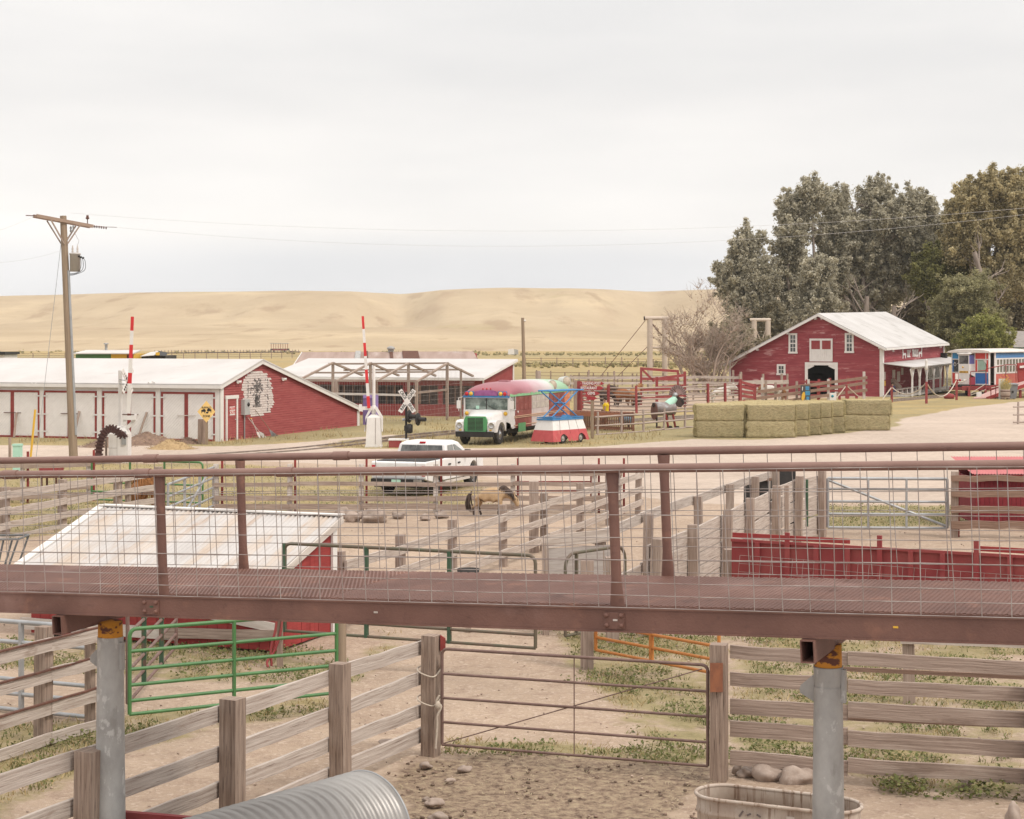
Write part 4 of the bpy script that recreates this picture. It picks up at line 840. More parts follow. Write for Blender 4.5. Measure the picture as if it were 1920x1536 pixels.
def pen_building():
 C = GX(905, 117); u, v = V(-.948, .324, 0), V(.324, .948, 0)
 b = thing('pen_building', 'low red animal house with broad white roof behind the wire aviary', 'building', C)
 ff, fe = Fr(C, u, -v), Fr(C, v, -u); Lb, D, ze, zt = 15.5, 6.3, 2.62, 3.65
 mb = MB(); fe.poly(mb, [(0, 0), (D, 0), (D, zt), (0, ze)], -.12, 0); ff.box(mb, .12, Lb, 0, zt-.1, -D, -D+.12); fo = Fr(C+u*Lb, v, u); fo.poly(mb, [(0, 0), (D, 0), (D, zt), (0, ze)], -.12, 0); mb.build('end_wall', m_red, b)
 mb = MB(); ff.box(mb, 0.121, Lb-.121, 0, .78, -.12, 0); ff.box(mb, .121, Lb-.121, 2.05, ze-.05, -.12, 0)
 k = .3
 while k < Lb: ff.box(mb, k, k+.32, .781, 2.049, -.12, 0); k += 2.55
 mb.build('front_wall', m_red, b)
 mb = MB(); ff.box(mb, .13, Lb-.13, .0, 2.4, -2.1, -2.0); mb.build('inner_wall', M('dim_wall', (.15, .125, .115), (.11, .09, .085)), b)
 mb = MB()
 for i in range(24): s = .75+i*.62; ff.box(mb, s, s+.05, .79, 2.04, -.2, -.15) if i % 3 else ff.box(mb, s, s+.12, .79, 2.04, -.2, -.14)
 mb.build('stall_bar', m_wood_brown, b)
 mb = MB(); q = lambda s, t, z: C + u*s + v*t + Z*z
 slab(mb, q(-.25, -.5, ze-.02), q(-.25, D+.2, zt+.12), q(Lb+.3, D+.2, zt+.12), q(Lb+.3, -.5, ze-.02), .09); rf = mb.build('roof', m_whiteroof, b)
 mb = MB(); mb.bar(q(-.26, -.5, ze-.11), q(-.26, D+.2, zt+.02), .05, .14); mb.bar(q(-.25, -.52, ze-.13), q(Lb, -.52, ze-.13), .05, .15); mb.build('fascia', m_white, rf)
 mb = MB(); fe.box(mb, -.05, .16, 0, ze-.1, .0, .05); fe.box(mb, D-.16, D+.05, 0, zt-.1, 0, .05); mb.build('corner_board', m_white, b)
 a = thing('wire_aviary', 'weathered timber aviary of four gabled frames covered in wire netting', 'aviary', C-v*5)
 t0, t1, tm, zf, zr, zp = -10.6, -.65, -5.4, 2.58, 2.72, 3.62; ss = [.45, 3.1, 5.75, 8.4]; wd = .14
 for i, s in enumerate(ss):
  mb = MB(); mb.bar(q(s, t0, zf), q(s, tm, zp), wd, .12); mb.bar(q(s, tm, zp), q(s, t1, zr), wd, .12); mb.build('rafter', m_wood, a)
  MB().bar(q(s, t0, -.1), q(s, t0, zf), .17, .17, v).build('post', m_wood_brown if i % 2 else m_wood, a); MB().bar(q(s, tm, -.1), q(s, tm, zp), .15, .15, v).build('post', m_wood, a)
 for (t_, z_) in ((t0, zf), (tm, zp), (t0*.5+tm*.5, (zf+zp)/2), (tm*.5+t1*.5, (zp+zr)/2)): MB().bar(q(ss[0]-.1, t_, z_+.02), q(ss[-1]+.3, t_, z_+random.uniform(-.08, .04)), .12, .11, seg=4, rough=.012).build('purlin', m_wood, a)
 MB().bar(q(ss[0], tm, 1.95), q(ss[0], t0, 1.9), .1, .12).build('girt', m_wood, a); MB().bar(q(ss[0], t0-.1, 1.75), q(ss[-1]*.75, t0-.1, 1.8), .1, .13).build('girt', m_whitewood, a); MB().bar(q(ss[0], -2.9, -.1), q(ss[0], -2.9, 3.2), .12, .12, v).build('post', m_wood, a)
 mb = MB()
 for i in range(48): s = ss[0]+(ss[-1]-ss[0])*i/47; mb.bar(q(s, t0-.06, .1), q(s, t0-.06, zf), .012, .012)
 for i in range(8): mb.bar(q(ss[0], t0-.06, .2+i*.3), q(ss[-1], t0-.06, .2+i*.3), .010, .010)
 for i in range(44): t_ = t0+(t1-t0)*i/43; zt_ = zf+(zp-zf)*(t_-t0)/(tm-t0) if t_ < tm else zp+(zr-zp)*(t_-tm)/(t1-tm); mb.bar(q(ss[0]-.08, t_, .1), q(ss[0]-.08, t_, zt_), .012, .012)
 for i in range(8): mb.bar(q(ss[0]-.08, t0, .2+i*.3), q(ss[0]-.08, t1, .2+i*.3), .010, .010)
 mb.build('netting', m_wire, a)
pen_building()
def old_barn():
 x0, x1, Y = (566-CX)/F*150, (894-CX)/F*150, 150.0; b = thing('old_barn', 'old red barn with patched rusty tin roof far behind the aviary', 'building', (x0, Y, 0))
 mb = MB(); mb.prism([(x0, Y-3, 0), (x0, Y+3, 0), (x0, Y+3, 2.7), (x0, Y, 3.95), (x0, Y-3, 2.7)], (x1-x0, 0, 0)); mb.build('wall', m_red, b)
 mrt = M('rusty_tin_roof', (.37, .275, .24), (.28, .20, .165), scale=(1.2, .3, .3), layers=[((.52, .46, .43), (.35, .2, .2), .52, .66, .7), ((.20, .13, .10), (3, .3, .3), .62, .74, .6)], rough=.7)
 mb = MB(); slab(mb, (x0-.5, Y-3.4, 2.63), (x1+.6, Y-3.4, 2.63), (x1-.3, Y, 4.12), (x0+.1, Y, 4.06), .08); slab(mb, (x0+.1, Y, 4.06), (x1-.3, Y, 4.12), (x1+.6, Y+3.4, 2.6), (x0-.5, Y+3.4, 2.6), .08); rf = mb.build('roof', mrt, b)
 def rpt(px, f): x = (px-CX)/F*148.5; return V(x, Y-3.4*(1-f), 2.66+1.47*f+.03)
 for (pa, pb, pc, pd, m_) in ((752, 782, 793, 760, m_rust), (680, 687, 694, 688, m_rust), (728, 734, 742, 736, m_rust), (664, 674, 677, 666, m_galv)):
  mb = MB(); mb.prism([rpt(pa, .98), rpt(pb, .98), rpt(pc, .05), rpt(pd, .05)], V(0, 0, .03)); mb.build('roof_patch', m_, rf)
 c_ = V((733-CX)/F*150, Y, 4.05); MB().lathe([(.25, 0), (.25, .22), (.36, .25), (.3, .42), (.12, .5), (0, .52)], 10, 0, c_).build('roof_vent', m_galv, rf)
 mb = MB(); mb.bar((x0-.53, Y-3.4, 2.56), (x0+.02, Y, 3.98), .06, .2); mb.build('barge_board', m_white, rf)
old_barn()
def far_sheds():
 Y = 152.0; X = lambda px: (px-CX)/F*Y
 s = thing('train_shed', 'green and yellow shed with white flat roof seen over the garage ridge', 'building', (X(142), Y, 0)); mb = MB(); mb.box((X(142), Y, 0), (X(208), Y+6, 3.85)); mb.build('green_wall', m_green, s)
 mb = MB(); mb.box((X(208)+.01, Y, 0), (X(251), Y+6, 3.86)); mb.build('yellow_wall', m_yellow, s); mb = MB(); mb.prism([(X(140), Y-.5, 3.87), (X(253), Y-.5, 3.87), (X(250), Y+3, 4.12), (X(146), Y+3, 4.12)], (0, 0, .08)); mb.build('roof', m_whiteroof, s)
 MB().box((X(238), Y-.04, 3.4), (X(250), Y-.01, 3.82)).build('window', m_rust, s); MB().lathe([(.12, 0), (.12, .5), (.22, .52), (.22, .62), (0, .64)], 8, 0, (X(184), Y+3, 4.18)).build('roof_vent', m_galv, s)
 q = thing('machinery_shed', 'low black shed with pale roof beside the green and yellow shed', 'building', (X(255), Y+2, 0)); mb = MB(); mb.box((X(256), Y+2, 0), (X(302), Y+7, 3.7)); mb.build('wall', m_black, q)
 mb = MB(); mb.prism([(X(255), Y+1.7, 3.62), (X(282), Y+1.7, 3.72), (X(280), Y+4, 4.05), (X(264), Y+4, 3.95)], (0, 0, .05)); mb.build('roof', m_whiteroof, q); mb = MB(); mb.prism([(X(282)+.02, Y+1.7, 3.7), (X(303), Y+1.7, 3.64), (X(298), Y+4, 3.92), (X(281), Y+4, 4.06)], (0, 0, .05)); mb.build('roof', m_black, q)
 MB().box((X(285), Y+1.5, 3.74), (X(292), Y+1.68, 4.0)).build('yellow_sign', m_yellow, q)
 e = thing('machinery_shed', 'small white shed with black roof edge at the far left over the garage ridge', 'building', (X(0), Y, 0)); mb = MB(); mb.box((X(-40), Y, 0), (X(8), Y+4, 3.8)); mb.build('wall', m_white, e); mb = MB(); mb.box((X(-42), Y-.3, 3.81), (X(11), Y+4.3, 4.05)); mb.build('roof', m_black, e)
far_sheds()
def tin_shed():
 FR, FL = V(-3.92, 29.12, 0), V(-8.46, 30.97, 0); e = (FR-FL).normalized(); n = V(-e.y, e.x, 0); W_ = (FR-FL).length; D = 2.08; zf, zb = 1.30, 1.98
 s = thing('tin_roof_shed', 'low red shed with rust streaked corrugated roof in the middle of the pens', 'shed', FR)
 ff, fe = Fr(FL, e, -n), Fr(FR, n, e)
 mb = MB(); i = 0.0
 while i < W_-.05: w_ = min(.2, W_-i); ff.box(mb, i+.004, i+w_-.004, 0.03, zf-.05, -.03, random.uniform(-.004, .004)); i += .2
 i = 0.0
 while i < D-.05:
  w_ = min(.15, D-i); fe.poly(mb, [(i+.004, .03), (i+w_-.004, .03), (i+w_-.004, zf-.05+(zb-zf)*(i+w_)/D), (i+.004, zf-.05+(zb-zf)*i/D)], -.03, random.uniform(-.004, .004)); i += .15
 fb = Fr(FL, n, -e); fb.poly(mb, [(0, 0.03), (D, 0.03), (D, zb-.05), (0, zf-.05)], -.03, 0); ff.box(mb, .05, W_-.05, .03, zb-.06, -D, -D+.03)
 mb.build('wall', m_redwood, s)
 for (z, h) in ((.58, .19), (.19, .2)): ff.box(MB(), -.2, W_*.62, z-h/2, z+h/2, .012, .05).build('wall_board', m_whitewood, s)
 a, b = ff.p(W_*.60, .66, .03), ff.p(W_+.02, .42, .03); MB().bar(a, b, .04, .15, rough=.006, seg=3).build('wall_board', m_whitewood, s); MB().bar(ff.p(W_*.55, .2, .055), ff.p(W_+.05, .30, .055), .04, .17, rough=.006, seg=3).build('wall_board', m_wood, s)
 fe.box(MB(), D-.14, D+.02, 0, zb-.06, .006, .05).build('corner_board', m_white, s)
 mb = MB(); ov = .09; per = .095; st = 4; cols = int((W_+2*ov-.03)/per*st); vs, fs, uv = [], [], []; sl = (zb-zf)/D
 rows = [-.30, D*.5, D+.16]
 for r_ in rows:
  for i in range(cols+1): sgm = -ov+.03+i*per/st; vs.append(FL + e*sgm + n*r_ + Z*(zf+sl*r_+.04+.022*math.sin(2*math.pi*i/st)))
 for r_ in range(len(rows)-1):
  for i in range(cols): a = r_*(cols+1)+i; fs.append((a, a+1, a+cols+2, a+cols+1)); uv.append([(i*per/st, r_*1.3), ((i+1)*per/st, r_*1.3), ((i+1)*per/st, r_*1.3+1.3), (i*per/st, r_*1.3+1.3)])
 b0 = len(mb.v); mb.add(vs, fs, 0, True, uv)
 ox, oy = mb.uv[0]
 mt = M('rust_streaked_tin', (.53, .505, .49), (.44, .415, .40), rough=.5, metal=.1, scale=(1.5, .6, 1), coord='UV', layers=[((.47, .36, .265), (1.35, .28, 1), .46, .60, .6), ((.36, .24, .16), (3.3, .55, 1), .54, .70, .6), ((.50, .50, .52), (2.2, .15, 1), .60, .70, .8), ((.33, .19, .11), (14, 1.5, 1), .60, .72, .5)])
 rf = mb.build('corrugated_roof', mt, s)
 mb = MB(); mb.bar(ff.p(-ov+.1, zf-.03-.30*sl, .30), ff.p(W_+ov, zf-.03-.30*sl, .30), .04, .15, rough=.004, seg=6); mb.build('fascia', m_whitewood, rf)
 mb = MB(); q = lambda r_, o: FR + e*(ov) + n*r_ + Z*(zf+sl*r_-.03+o); mb.bar(q(-.28, 0), q(D+.15, 0), .035, .12, rough=.004, seg=5); mb.build('barge_board', m_whitewood, rf)
 q2 = lambda r_, o: FL - e*(ov-.02) + n*r_ + Z*(zf+sl*r_+.03+o); mb = MB(); mb.bar(q2(-.29, .02), q2(D+.15, .02), .16, .025); mb.bar(FL-e*(ov)+n*(D+.14)+Z*(zb+.10), FR+e*ov+n*(D+.14)+Z*(zb+.10), .2, .025); mb.build('ridge_flashing', m_white, rf)
tin_shed()
q = V(-3.62, 28.55, 0)
hz = thing('red_hose', 'red hose hung over a rail beside the tin roofed shed', 'hose', V(*xy(516, 27.6), 0))
b = V(*xy(517, 27.9), 0)
MB().tube(catmull([b+V(.03, 0, .95), b+V(.0, -.02, .6), b+V(-.07, -.04, .3), b+V(-.06, -.05, .02)], 5), .02, 6).build('hose_run', m_red, hz); MB().tube(catmull([b+V(.12, 0, .95), b+V(.08, -.02, .55), b+V(-.02, -.04, .25), b+V(-.12, -.1, .1), b+V(-.10, -.15, .02)], 5), .02, 6).build('hose_run', m_red, hz)
MB().bar(b+V(.06, .05, -.1), b+V(.06, .05, 1.0), .09, .09).build('hose_post', m_post, hz)
def feed_shed():
 A = GX(1829, 48.4); s = thing('feed_shed', 'small dark red shed with bright red corrugated roof behind the log fence', 'shed', A); x0, x1, y0, y1 = A.x, A.x+3.4, 48.4, 50.4
 mb = MB(); i = x0
 while i < x1-.01: mb.box((i+.004, y0-.02+random.uniform(-.003, .003), .12), (i+.12, y0+.02, 1.36)); i += .124
 mb.box((x0, y0+.021, .12), (x0+.04, y1, 1.36)); mb.box((x1-.04, y0+.021, .12), (x1, y1, 1.36)); mb.box((x0+.041, y1-.04, .12), (x1-.041, y1, 1.5)); mb.build('wall', M('dark_barn_red', (.20, .022, .03), (.16, .018, .025), rough=.8, scale=(2, 2, 2)), s)
 MB().box((x0-.12, y0-.2, 1.34), (x1+.1, y0-.15, 1.46)).build('fascia', m_redwood, s)
 mb = MB(); vs, fs = [], []; n = 180
 for r_ in (0, 1):
  for i in range(n+1): vs.append((x0-.14+(x1-x0+.28)*i/n, y0-.25+(y1-y0+.4)*r_, 1.49+.32*r_+.014*math.sin(i*math.pi/2)))
 for i in range(n): fs.append((i, i+1, n+2+i, n+1+i))
 mb.add(vs, fs, 0, True); mb.build('corrugated_roof', M('faded_red_tin', (.52, .15, .15), (.46, .12, .125), rough=.5, scale=(3, 3, 3)), s)
feed_shed()
def grey_house():
 Y = 192.0; X = lambda px: (px-CX)/F*Y; h = thing('grey_house', 'pale house with shallow grey shingle roof and scalloped gutter behind the striped railcar', 'building', (X(1890), Y, 0))
 mb = MB(); mb.box((X(1866), Y, 0), (X(2080), Y+8, 2.1)); mb.build('wall', M('pale_siding', (.46, .43, .42), (.42, .39, .38), scale=(1, 1, 9)), h)
 z = lambda py: H-(py-YH)*Y/F
 mb = MB(); slab(mb, (X(1858), Y-.8, z(652)), (X(2090), Y-.8, z(652)), (X(2090), Y+5, z(624)+.2), (X(1862), Y+5, z(624)+.2), .12); rf = mb.build('roof', M('grey_shingle', (.33, .295, .275), (.26, .235, .22), scale=(2, 2, 2), layers=[((.42, .385, .36), (7, 7, 7), .55, .7, .6)]), h)
 mb = MB(); mb.bar((X(1888), Y-.85, z(652)-.02), (X(2090), Y-.85, z(652)-.02), .1, .14); mb.build('gutter', m_dkgreen, rf)
 mb = MB(); k = X(1888)
 while k < X(2080): mb.lathe([(0, 0), (.13, .02), (.13, .05), (0, .06)], 8, 0, (k, Y-.9, z(652)-.16), (0, 1, 0)); k += .3
 mb.build('scallop_trim', m_white, rf); MB().lathe([(.1, 0), (.1, .35), (.3, .4), (.25, .62), (0, .7)], 10, 0, (X(1888), Y+4.2, z(624)+.05)).build('roof_vent', m_white, rf)
 MB().box((X(1893), Y-.05, .3), (X(1945), Y-.01, 1.5)).build('garage_door', m_white, h)
grey_house()
def barn():
 A = G(1655, 744); u, v = V(-.862, .507, 0), V(.507, .862, 0); KS = .02
 b = thing('red_barn', 'big weathered red barn with white trim and a lettered side porch', 'barn', A)
 ff = Fr(A, u, -v); fs = Fr(A, v, -u, KS); W_ = ff.s_of(1368); D = 18.2
 zr, zl, zp = 4.50, 2.98, 7.40; tp = ff.s_of(1537)
 d0, d1 = ff.s_of(1566), ff.s_of(1515); dz = ff.z_of(1540, 685)
 def zroof(s): return zr+(zp-zr)*s/tp if s < tp else zp+(zl-zp)*(s-tp)/(W_-tp)
 mb = MB()
 lap(mb, ff, [(0, 0), (d0, 0), (d0, zroof(d0)), (0, zr)], .22, .028)
 lap(mb, ff, [(d1, 0), (W_, 0), (W_, zl), (d1, zroof(d1))] if d1 > tp else [(d1, 0), (W_, 0), (W_, zl), (tp, zp), (d1, zroof(d1))], .22, .028)
 top = [(d0, dz), (d1, dz), (d1, zroof(d1))] + ([(tp, zp)] if d0 < tp < d1 else []) + [(d0, zroof(d0))]
 lap(mb, ff, top, .22, .028); mb.build('front_wall', m_barn, b)
 mb = MB(); lap(mb, fs, [(0, 0), (D, 0), (D, zr-.05), (0, zr-.05)], .22, .028); mb.build('side_wall', m_barn, b)
 mb = MB(); fl = Fr(A+u*W_, v, u, KS); fl.box(mb, 0, D, 0, zl, -.1, 0); fk = Fr(A+v*D, u, v); fk.poly(mb, [(0, 0), (W_, 0), (W_, zl+.3), (tp, zp+.3), (0, zr+.3)], -.1, 0); mb.build('rear_wall', m_barn, b)
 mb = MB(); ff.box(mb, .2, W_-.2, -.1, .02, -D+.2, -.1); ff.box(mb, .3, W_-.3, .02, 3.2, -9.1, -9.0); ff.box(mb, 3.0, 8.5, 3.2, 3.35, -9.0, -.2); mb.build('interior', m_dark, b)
 def rp(s, z, t): return A + u*s + v*t + Z*(z + KS*t)
 oh = .45; sR, sL = (zp-zr)/tp, (zp-zl)/(W_-tp); mb = MB()
 slab(mb, rp(-oh, zr-oh*sR+.12, -oh), rp(tp, zp+.12, -oh), rp(tp, zp+.12, D+oh), rp(-oh, zr-oh*sR+.12, D+oh), .1)
 slab(mb, rp(tp, zp+.12, -oh), rp(W_+oh, zl-oh*sL+.12, -oh), rp(W_+oh, zl-oh*sL+.12, D+oh), rp(tp, zp+.12, D+oh), .1); rf = mb.build('roof', m_barnroof, b)
 mb = MB(); mb.bar(rp(-oh-.02, zr-oh*sR-.09, -oh-.03), rp(tp, zp-.08, -oh-.03), .07, .17); mb.bar(rp(tp, zp-.08, -oh-.03), rp(W_+oh, zl-oh*sL-.09, -oh-.03), .07, .17); mb.bar(rp(-oh-.04, zr-oh*sR-.02, -oh), rp(-oh-.04, zr-oh*sR-.02, D+oh), .07, .2); mb.build('barge_board', m_white, rf)
 for s in (.2, tp*.5, tp-.3, tp+.3, tp+3.0, tp+6, W_-.1): c_ = rp(s, zroof(min(max(s, 0), W_))-.22, -.4); MB().bar(c_, c_+v*.4, .14, .18).build('eave_bracket', m_white, rf)
 for t_ in (2.2, 16.6): c_ = rp(-.25, zr-.55, t_); MB().bar(c_, c_+Z*.5, .14, .14, v).build('eave_bracket', m_white, rf)
 mb = MB(); ff.box(mb, -.04, .26, 0, zr-.1, .03, .07); fs.box(mb, -.04, .2, 0, zr-.1, .03, .07); mb.build('corner_board', m_white, b); mb = MB(); ff.box(mb, W_-.16, W_+.04, 0, zl-.05, .03, .07); mb.build('corner_board', m_white, b)
 MB().bar(fs.p(D-.1, .3, .12), fs.p(D-.1, zr-.4, .12), .12, .12, v).build('downpipe', m_white, b)
 mb = MB(); ff.box(mb, d0-.26, d0, 0, dz+.26, .03, .11); ff.box(mb, d1, d1+.26, 0, dz+.26, .03, .11); ff.box(mb, d0, d1, dz, dz+.26, .031, .112)
 ff.poly(mb, [(d0+.001, dz-.001), (d0+.001, dz-.34), (d0+.10, dz-.34), (d0+.6, dz-.10), (d0+.6, dz-.001)], .02, .09); ff.poly(mb, [(d1-.001, dz-.001), (d1-.6, dz-.001), (d1-.6, dz-.10), (d1-.10, dz-.34), (d1-.001, dz-.34)], .02, .09); mb.build('door_frame', m_white, b)
 a0, a1 = ff.s_of(1561.5), ff.s_of(1518.5); z0, z1, zm = ff.z_of(1540, 678), ff.z_of(1540, 635), ff.z_of(1540, 655); mb = MB()
 ff.box(mb, a0, a1, z0, z0+.12, .03, .10); ff.box(mb, a0, a1, z1-.18, z1, .03, .10); ff.box(mb, a0, a0+.16, z0+.121, z1-.181, .03, .10); ff.box(mb, a1-.16, a1, z0+.121, z1-.181, .03, .10); am = (a0+a1)/2; ff.box(mb, am-.09, am+.09, zm, z1-.181, .03, .1)
 i = a0+.161
 while i < a1-.17: w_ = min(.2, a1-.161-i); ff.box(mb, i+.006, i+w_-.006, z0+.121, zm, .03, .075); i += .2
 ld = mb.build('loft_door', m_white, b); mb = MB(); ff.box(mb, a0+.161, am-.091, zm+.01, z1-.182, .03, .06); ff.box(mb, am+.091, a1-.161, zm+.01, z1-.182, .03, .06); mb.build('door_panel', m_red, ld)
 for (pa, pb, ya, yb, nr, ms) in ((1495, 1479, 663, 625, 4, True), (1601, 1584.5, 662, 624.5, 4, True), (1473, 1457, 703.5, 683, 2, False)):
  m_ = (pa+pb)/2; window(b, ff, ff.s_of(pa), ff.s_of(pb), ff.z_of(m_, ya), ff.z_of(m_, yb), 2, nr, .17, None, 'window', ms)
 pz, wz, w_ = 2.55, 3.02, 2.28
 e2 = -u; s0, s1 = -.1, 19.5
 def pq(s, o, z): return A + v*s + e2*o + Z*(z+KS*s)
 mb = MB(); slab(mb, pq(-.1, .03, wz), pq(s1, .03, wz), pq(s1, w_+.35, pz+.1), pq(.9, w_+.35, pz+.1), .07); pf = mb.build('porch_roof', m_barnroof, b)
 mb = MB(); mb.bar(pq(1.0, w_, pz-.04), pq(s1, w_, pz-.04), .1, .16); mb.build('porch_beam', m_white, pf)
 s = 1.34
 while s < s1:
  mb = MB(); mb.bar(pq(s, w_, 0), pq(s, w_, pz-.12), .14, .14, v)
  for sg in (-1, 1): mb.bar(pq(s+sg*.05, w_, pz-.95), pq(s+sg*.55, w_, pz-.12), .08, .09)
  mb.build('porch_post', m_white, b); s += 2.12
 mb = MB(); mb.prism([pq(-.05, .04, .0), pq(s1, .04, .0), pq(s1, w_-.2, .0), pq(-.05, w_-.2, .0)], V(0, 0, .12)); mb.build('porch_floor', m_concrete, b)
 for (sa, sb, za, zb, m_) in ((2.6, 3.35, 1.55, 2.3, m_whitewood), (3.9, 4.75, 1.15, 2.1, m_whitewood), (5.1, 5.7, 1.75, 2.4, m_whitewood), (.35, .62, 1.5, 2.2, m_whitewood), (.38, .62, .95, 1.4, m_yellow), (10.4, 11.1, 1.2, 2.1, m_whitewood)):
  fs.box(MB(), sa, sb, za, zb, .03, .06).build('notice_board', m_, b)
 for (sa, sb) in ((12.6, 14.9), (15.2, 17.5)): window(b, fs, sa, sb, .95, 2.35, 3, 1, .15)
 text(b, "LIL'", fs.p(7.3, 3.62, .06), v, Z, .95, m_white, .78, .02); text(b, 'TROLLS', fs.p(9.2, 3.62, .06), v, Z, .95, m_white, .55, .02)
 def llama(sc, flip):
  k = [(0, 0), (.12, 0), (.16, .62), (.62, .62), (.66, 0), (.80, 0), (.84, .95), (.78, 1.05), (.30, 1.02), (.16, 1.2), (.12, 1.75), (.20, 1.82), (-.02, 1.86), (-.06, 1.68), (-.02, 1.0), (-.02, .7)]
  pts = [(sc + (x*1.1 if flip else -x*1.1), 3.24+y*.48) for x, y in k]; mb = MB(); fs.poly(mb, pts, .032, .06); mb.build('animal_cutout', m_white, b)
 llama(5.55, True); llama(11.3, False)
 c_ = fs.p(17.6, 3.1, .3); mb = MB(); mb.bar(c_-v*.3, c_+v*.3, .5, .7); mb.build('wall_unit', m_dark, b)
 return A, u, v, fs, ff, pq, W_
BA, bu, bv, BFS, BFF, BPQ, BW = barn()
bt = thing('long_bench', 'long white slab bench along the barn porch wall', 'bench', BPQ(3.2, .7, .12))
MB().bar(BPQ(1.3, .75, .58), BPQ(10.3, .75, .58), .42, .07).build('seat', m_whitewood, bt); s = 1.7
while s < 10.3: MB().bar(BPQ(s, .75, .12), BPQ(s, .75, .54), .3, .28, bv, taper=.7).build('leg', m_whitewood, bt); s += 1.35
lb_ = MB().bar(BPQ(2.6, .75, .64), BPQ(2.2, .1, 1.5), .5, .05, bv).build('leaning_board', m_wood, None, BPQ(2.6, .8, .12)); tag(lb_, 'grey board standing on the long bench and leaning on the barn wall', 'board')
def frame_M(O, X, Y): return Matrix(((X.x, Y.x, 0, O.x), (X.y, Y.y, 0, O.y), (0, 0, 1, O.z), (0, 0, 0, 1)))
def wheel(parent, mb_M, x, y, r, w, hub, name='wheel', rim_r=.58):
 mb = MB(mb_M); ax = V(1, 0, 0)
 mb.lathe([(r*.55, -w/2), (r*.9, -w/2), (r, -w*.32), (r, w*.32), (r*.9, w/2), (r*.55, w/2)], 24, 0, (x, y, r), ax); wl = mb.build(name, m_rubber, parent)
 mb = MB(mb_M); mb.lathe([(r*rim_r, -w*.47), (r*rim_r, w*.47), (r*rim_r*.8, w*.30), (r*.26, w*.34), (r*.22, w*.52), (0, w*.54)], 16, 0, (x, y, r), ax); mb.lathe([(0, -w*.3), (r*rim_r, -w*.3)], 16, 0, (x, y, r), ax)
 mb.build('rim', hub, wl); return wl
def bus():
 W_, L_ = V(.947, -.32, 0), V(.32, .947, 0); O = GX(892, 86.0); Mx = frame_M(O, W_, L_); LEN = 11.9
 b = thing('school_bus', 'long school bus painted in patches of red, white, pink and green with a green grille', 'bus', O)
 m_bw = car_paint('bus_white', (.68, .655, .635)); m_br = M('bus_red', (.28, .075, .06), (.20, .05, .042), rough=.6, scale=(2, 2, 2), layers=[((.36, .17, .14), (1.2, 1.2, 3), .54, .72, .6), ((.12, .05, .04), (4, 4, 1.5), .62, .74, .6)]); m_bg = car_paint('bus_green', (.085, .30, .12))
 m_br2 = M('bus_panel_pale', (.55, .48, .46), (.48, .40, .38), rough=.6, scale=(2, 2, 2)); m_bo = M('bus_orange', (.60, .22, .11), (.52, .18, .09), rough=.6)
 m_pur = M('bus_plum', (.26, .085, .21), (.21, .06, .165), rough=.55); m_roof = M('bus_roof', (.36, .09, .17), (.30, .07, .14))
 t = m_roof.node_tree; bs = next(n for n in t.nodes if n.type == 'BSDF_PRINCIPLED'); bs.inputs['Roughness'].default_value = .42
 tc = t.nodes.new('ShaderNodeTexCoord'); mp = t.nodes.new('ShaderNodeMapping'); mp.inputs['Rotation'].default_value = (0, 0, math.atan2(.32, .947)); s_ = t.nodes.new('ShaderNodeSeparateXYZ'); r = t.nodes.new('ShaderNodeValToRGB'); nz = t.nodes.new('ShaderNodeTexNoise'); nz.inputs['Scale'].default_value = 1.3
 ma = t.nodes.new('ShaderNodeMath'); ma.operation = 'MULTIPLY_ADD'; ma.inputs[1].default_value = 1/12.0; ma.inputs[2].default_value = 0; ma2 = t.nodes.new('ShaderNodeMath'); ma2.operation = 'MULTIPLY_ADD'; ma2.inputs[1].default_value = .12
 t.links.new(tc.outputs['Object'], mp.inputs[0]); t.links.new(mp.outputs[0], s_.inputs[0]); t.links.new(s_.outputs['Y'], ma.inputs[0]); t.links.new(nz.outputs['Fac'], ma2.inputs[0]); t.links.new(tc.outputs['Object'], nz.inputs['Vector']); t.links.new(ma.outputs[0], ma2.inputs[2]); t.links.new(ma2.outputs[0], r.inputs[0]); t.links.new(r.outputs[0], bs.inputs['Base Color'])
 e = r.color_ramp.elements; e[0].position = .30; e[0].color = (.30, .095, .115, 1); e[1].position = .90; e[1].color = (.29, .48, .31, 1)
 for p_, c_ in ((.48, (.42, .20, .23, 1)), (.64, (.52, .42, .43, 1)), (.76, (.58, .55, .53, 1)), (.80, (.38, .52, .38, 1))): q = e.new(p_); q.color = c_
 y0, y1, hw, zs, zg = 1.55, LEN, 1.2, .72, 2.33
 secs = [(y0+.95, 5.15, m_br), (5.152, 8.1, m_br2), (8.102, 10.9, m_br), (10.902, y1, m_bo)]
 for (a, c_, m_) in secs:
  for sg in (-1, 1): p_ = MB(Mx).box((sg*hw-.03 if sg > 0 else sg*hw, a, zs), (sg*hw if sg > 0 else sg*hw+.03, c_, zg)).build('side_panel', m_, b)
  mb = MB(Mx); n = max(1, int(round((c_-a)/.72))); st = (c_-a)/n
  for k in range(n): mb.box((hw+.002, a+k*st+.05, 1.62), (hw+.018, a+(k+1)*st-.05, 1.93)); mb.box((hw+.002, a+k*st+.05, 1.97), (hw+.018, a+(k+1)*st-.05, 2.22))
  mb.build('covered_window', m_ if m_ is not m_br2 else M('pale_blind', (.52, .46, .40), (.40, .35, .31), scale=(5, 5, 5)), p_)
 mb = MB(Mx); mb.box((-hw, y1-.03, zs), (hw, y1, zg)); mb.build('rear_panel', m_bo, b)
 m_trim = M('tan_rub_rail', (.58, .38, .25), (.50, .31, .2), rough=.6)
 for z in (1.30, 1.22, .84):
  MB(Mx).box((hw+.001, y0+.75, z), (hw+.03, y1, z+.035)).build('rub_rail', m_trim, b)
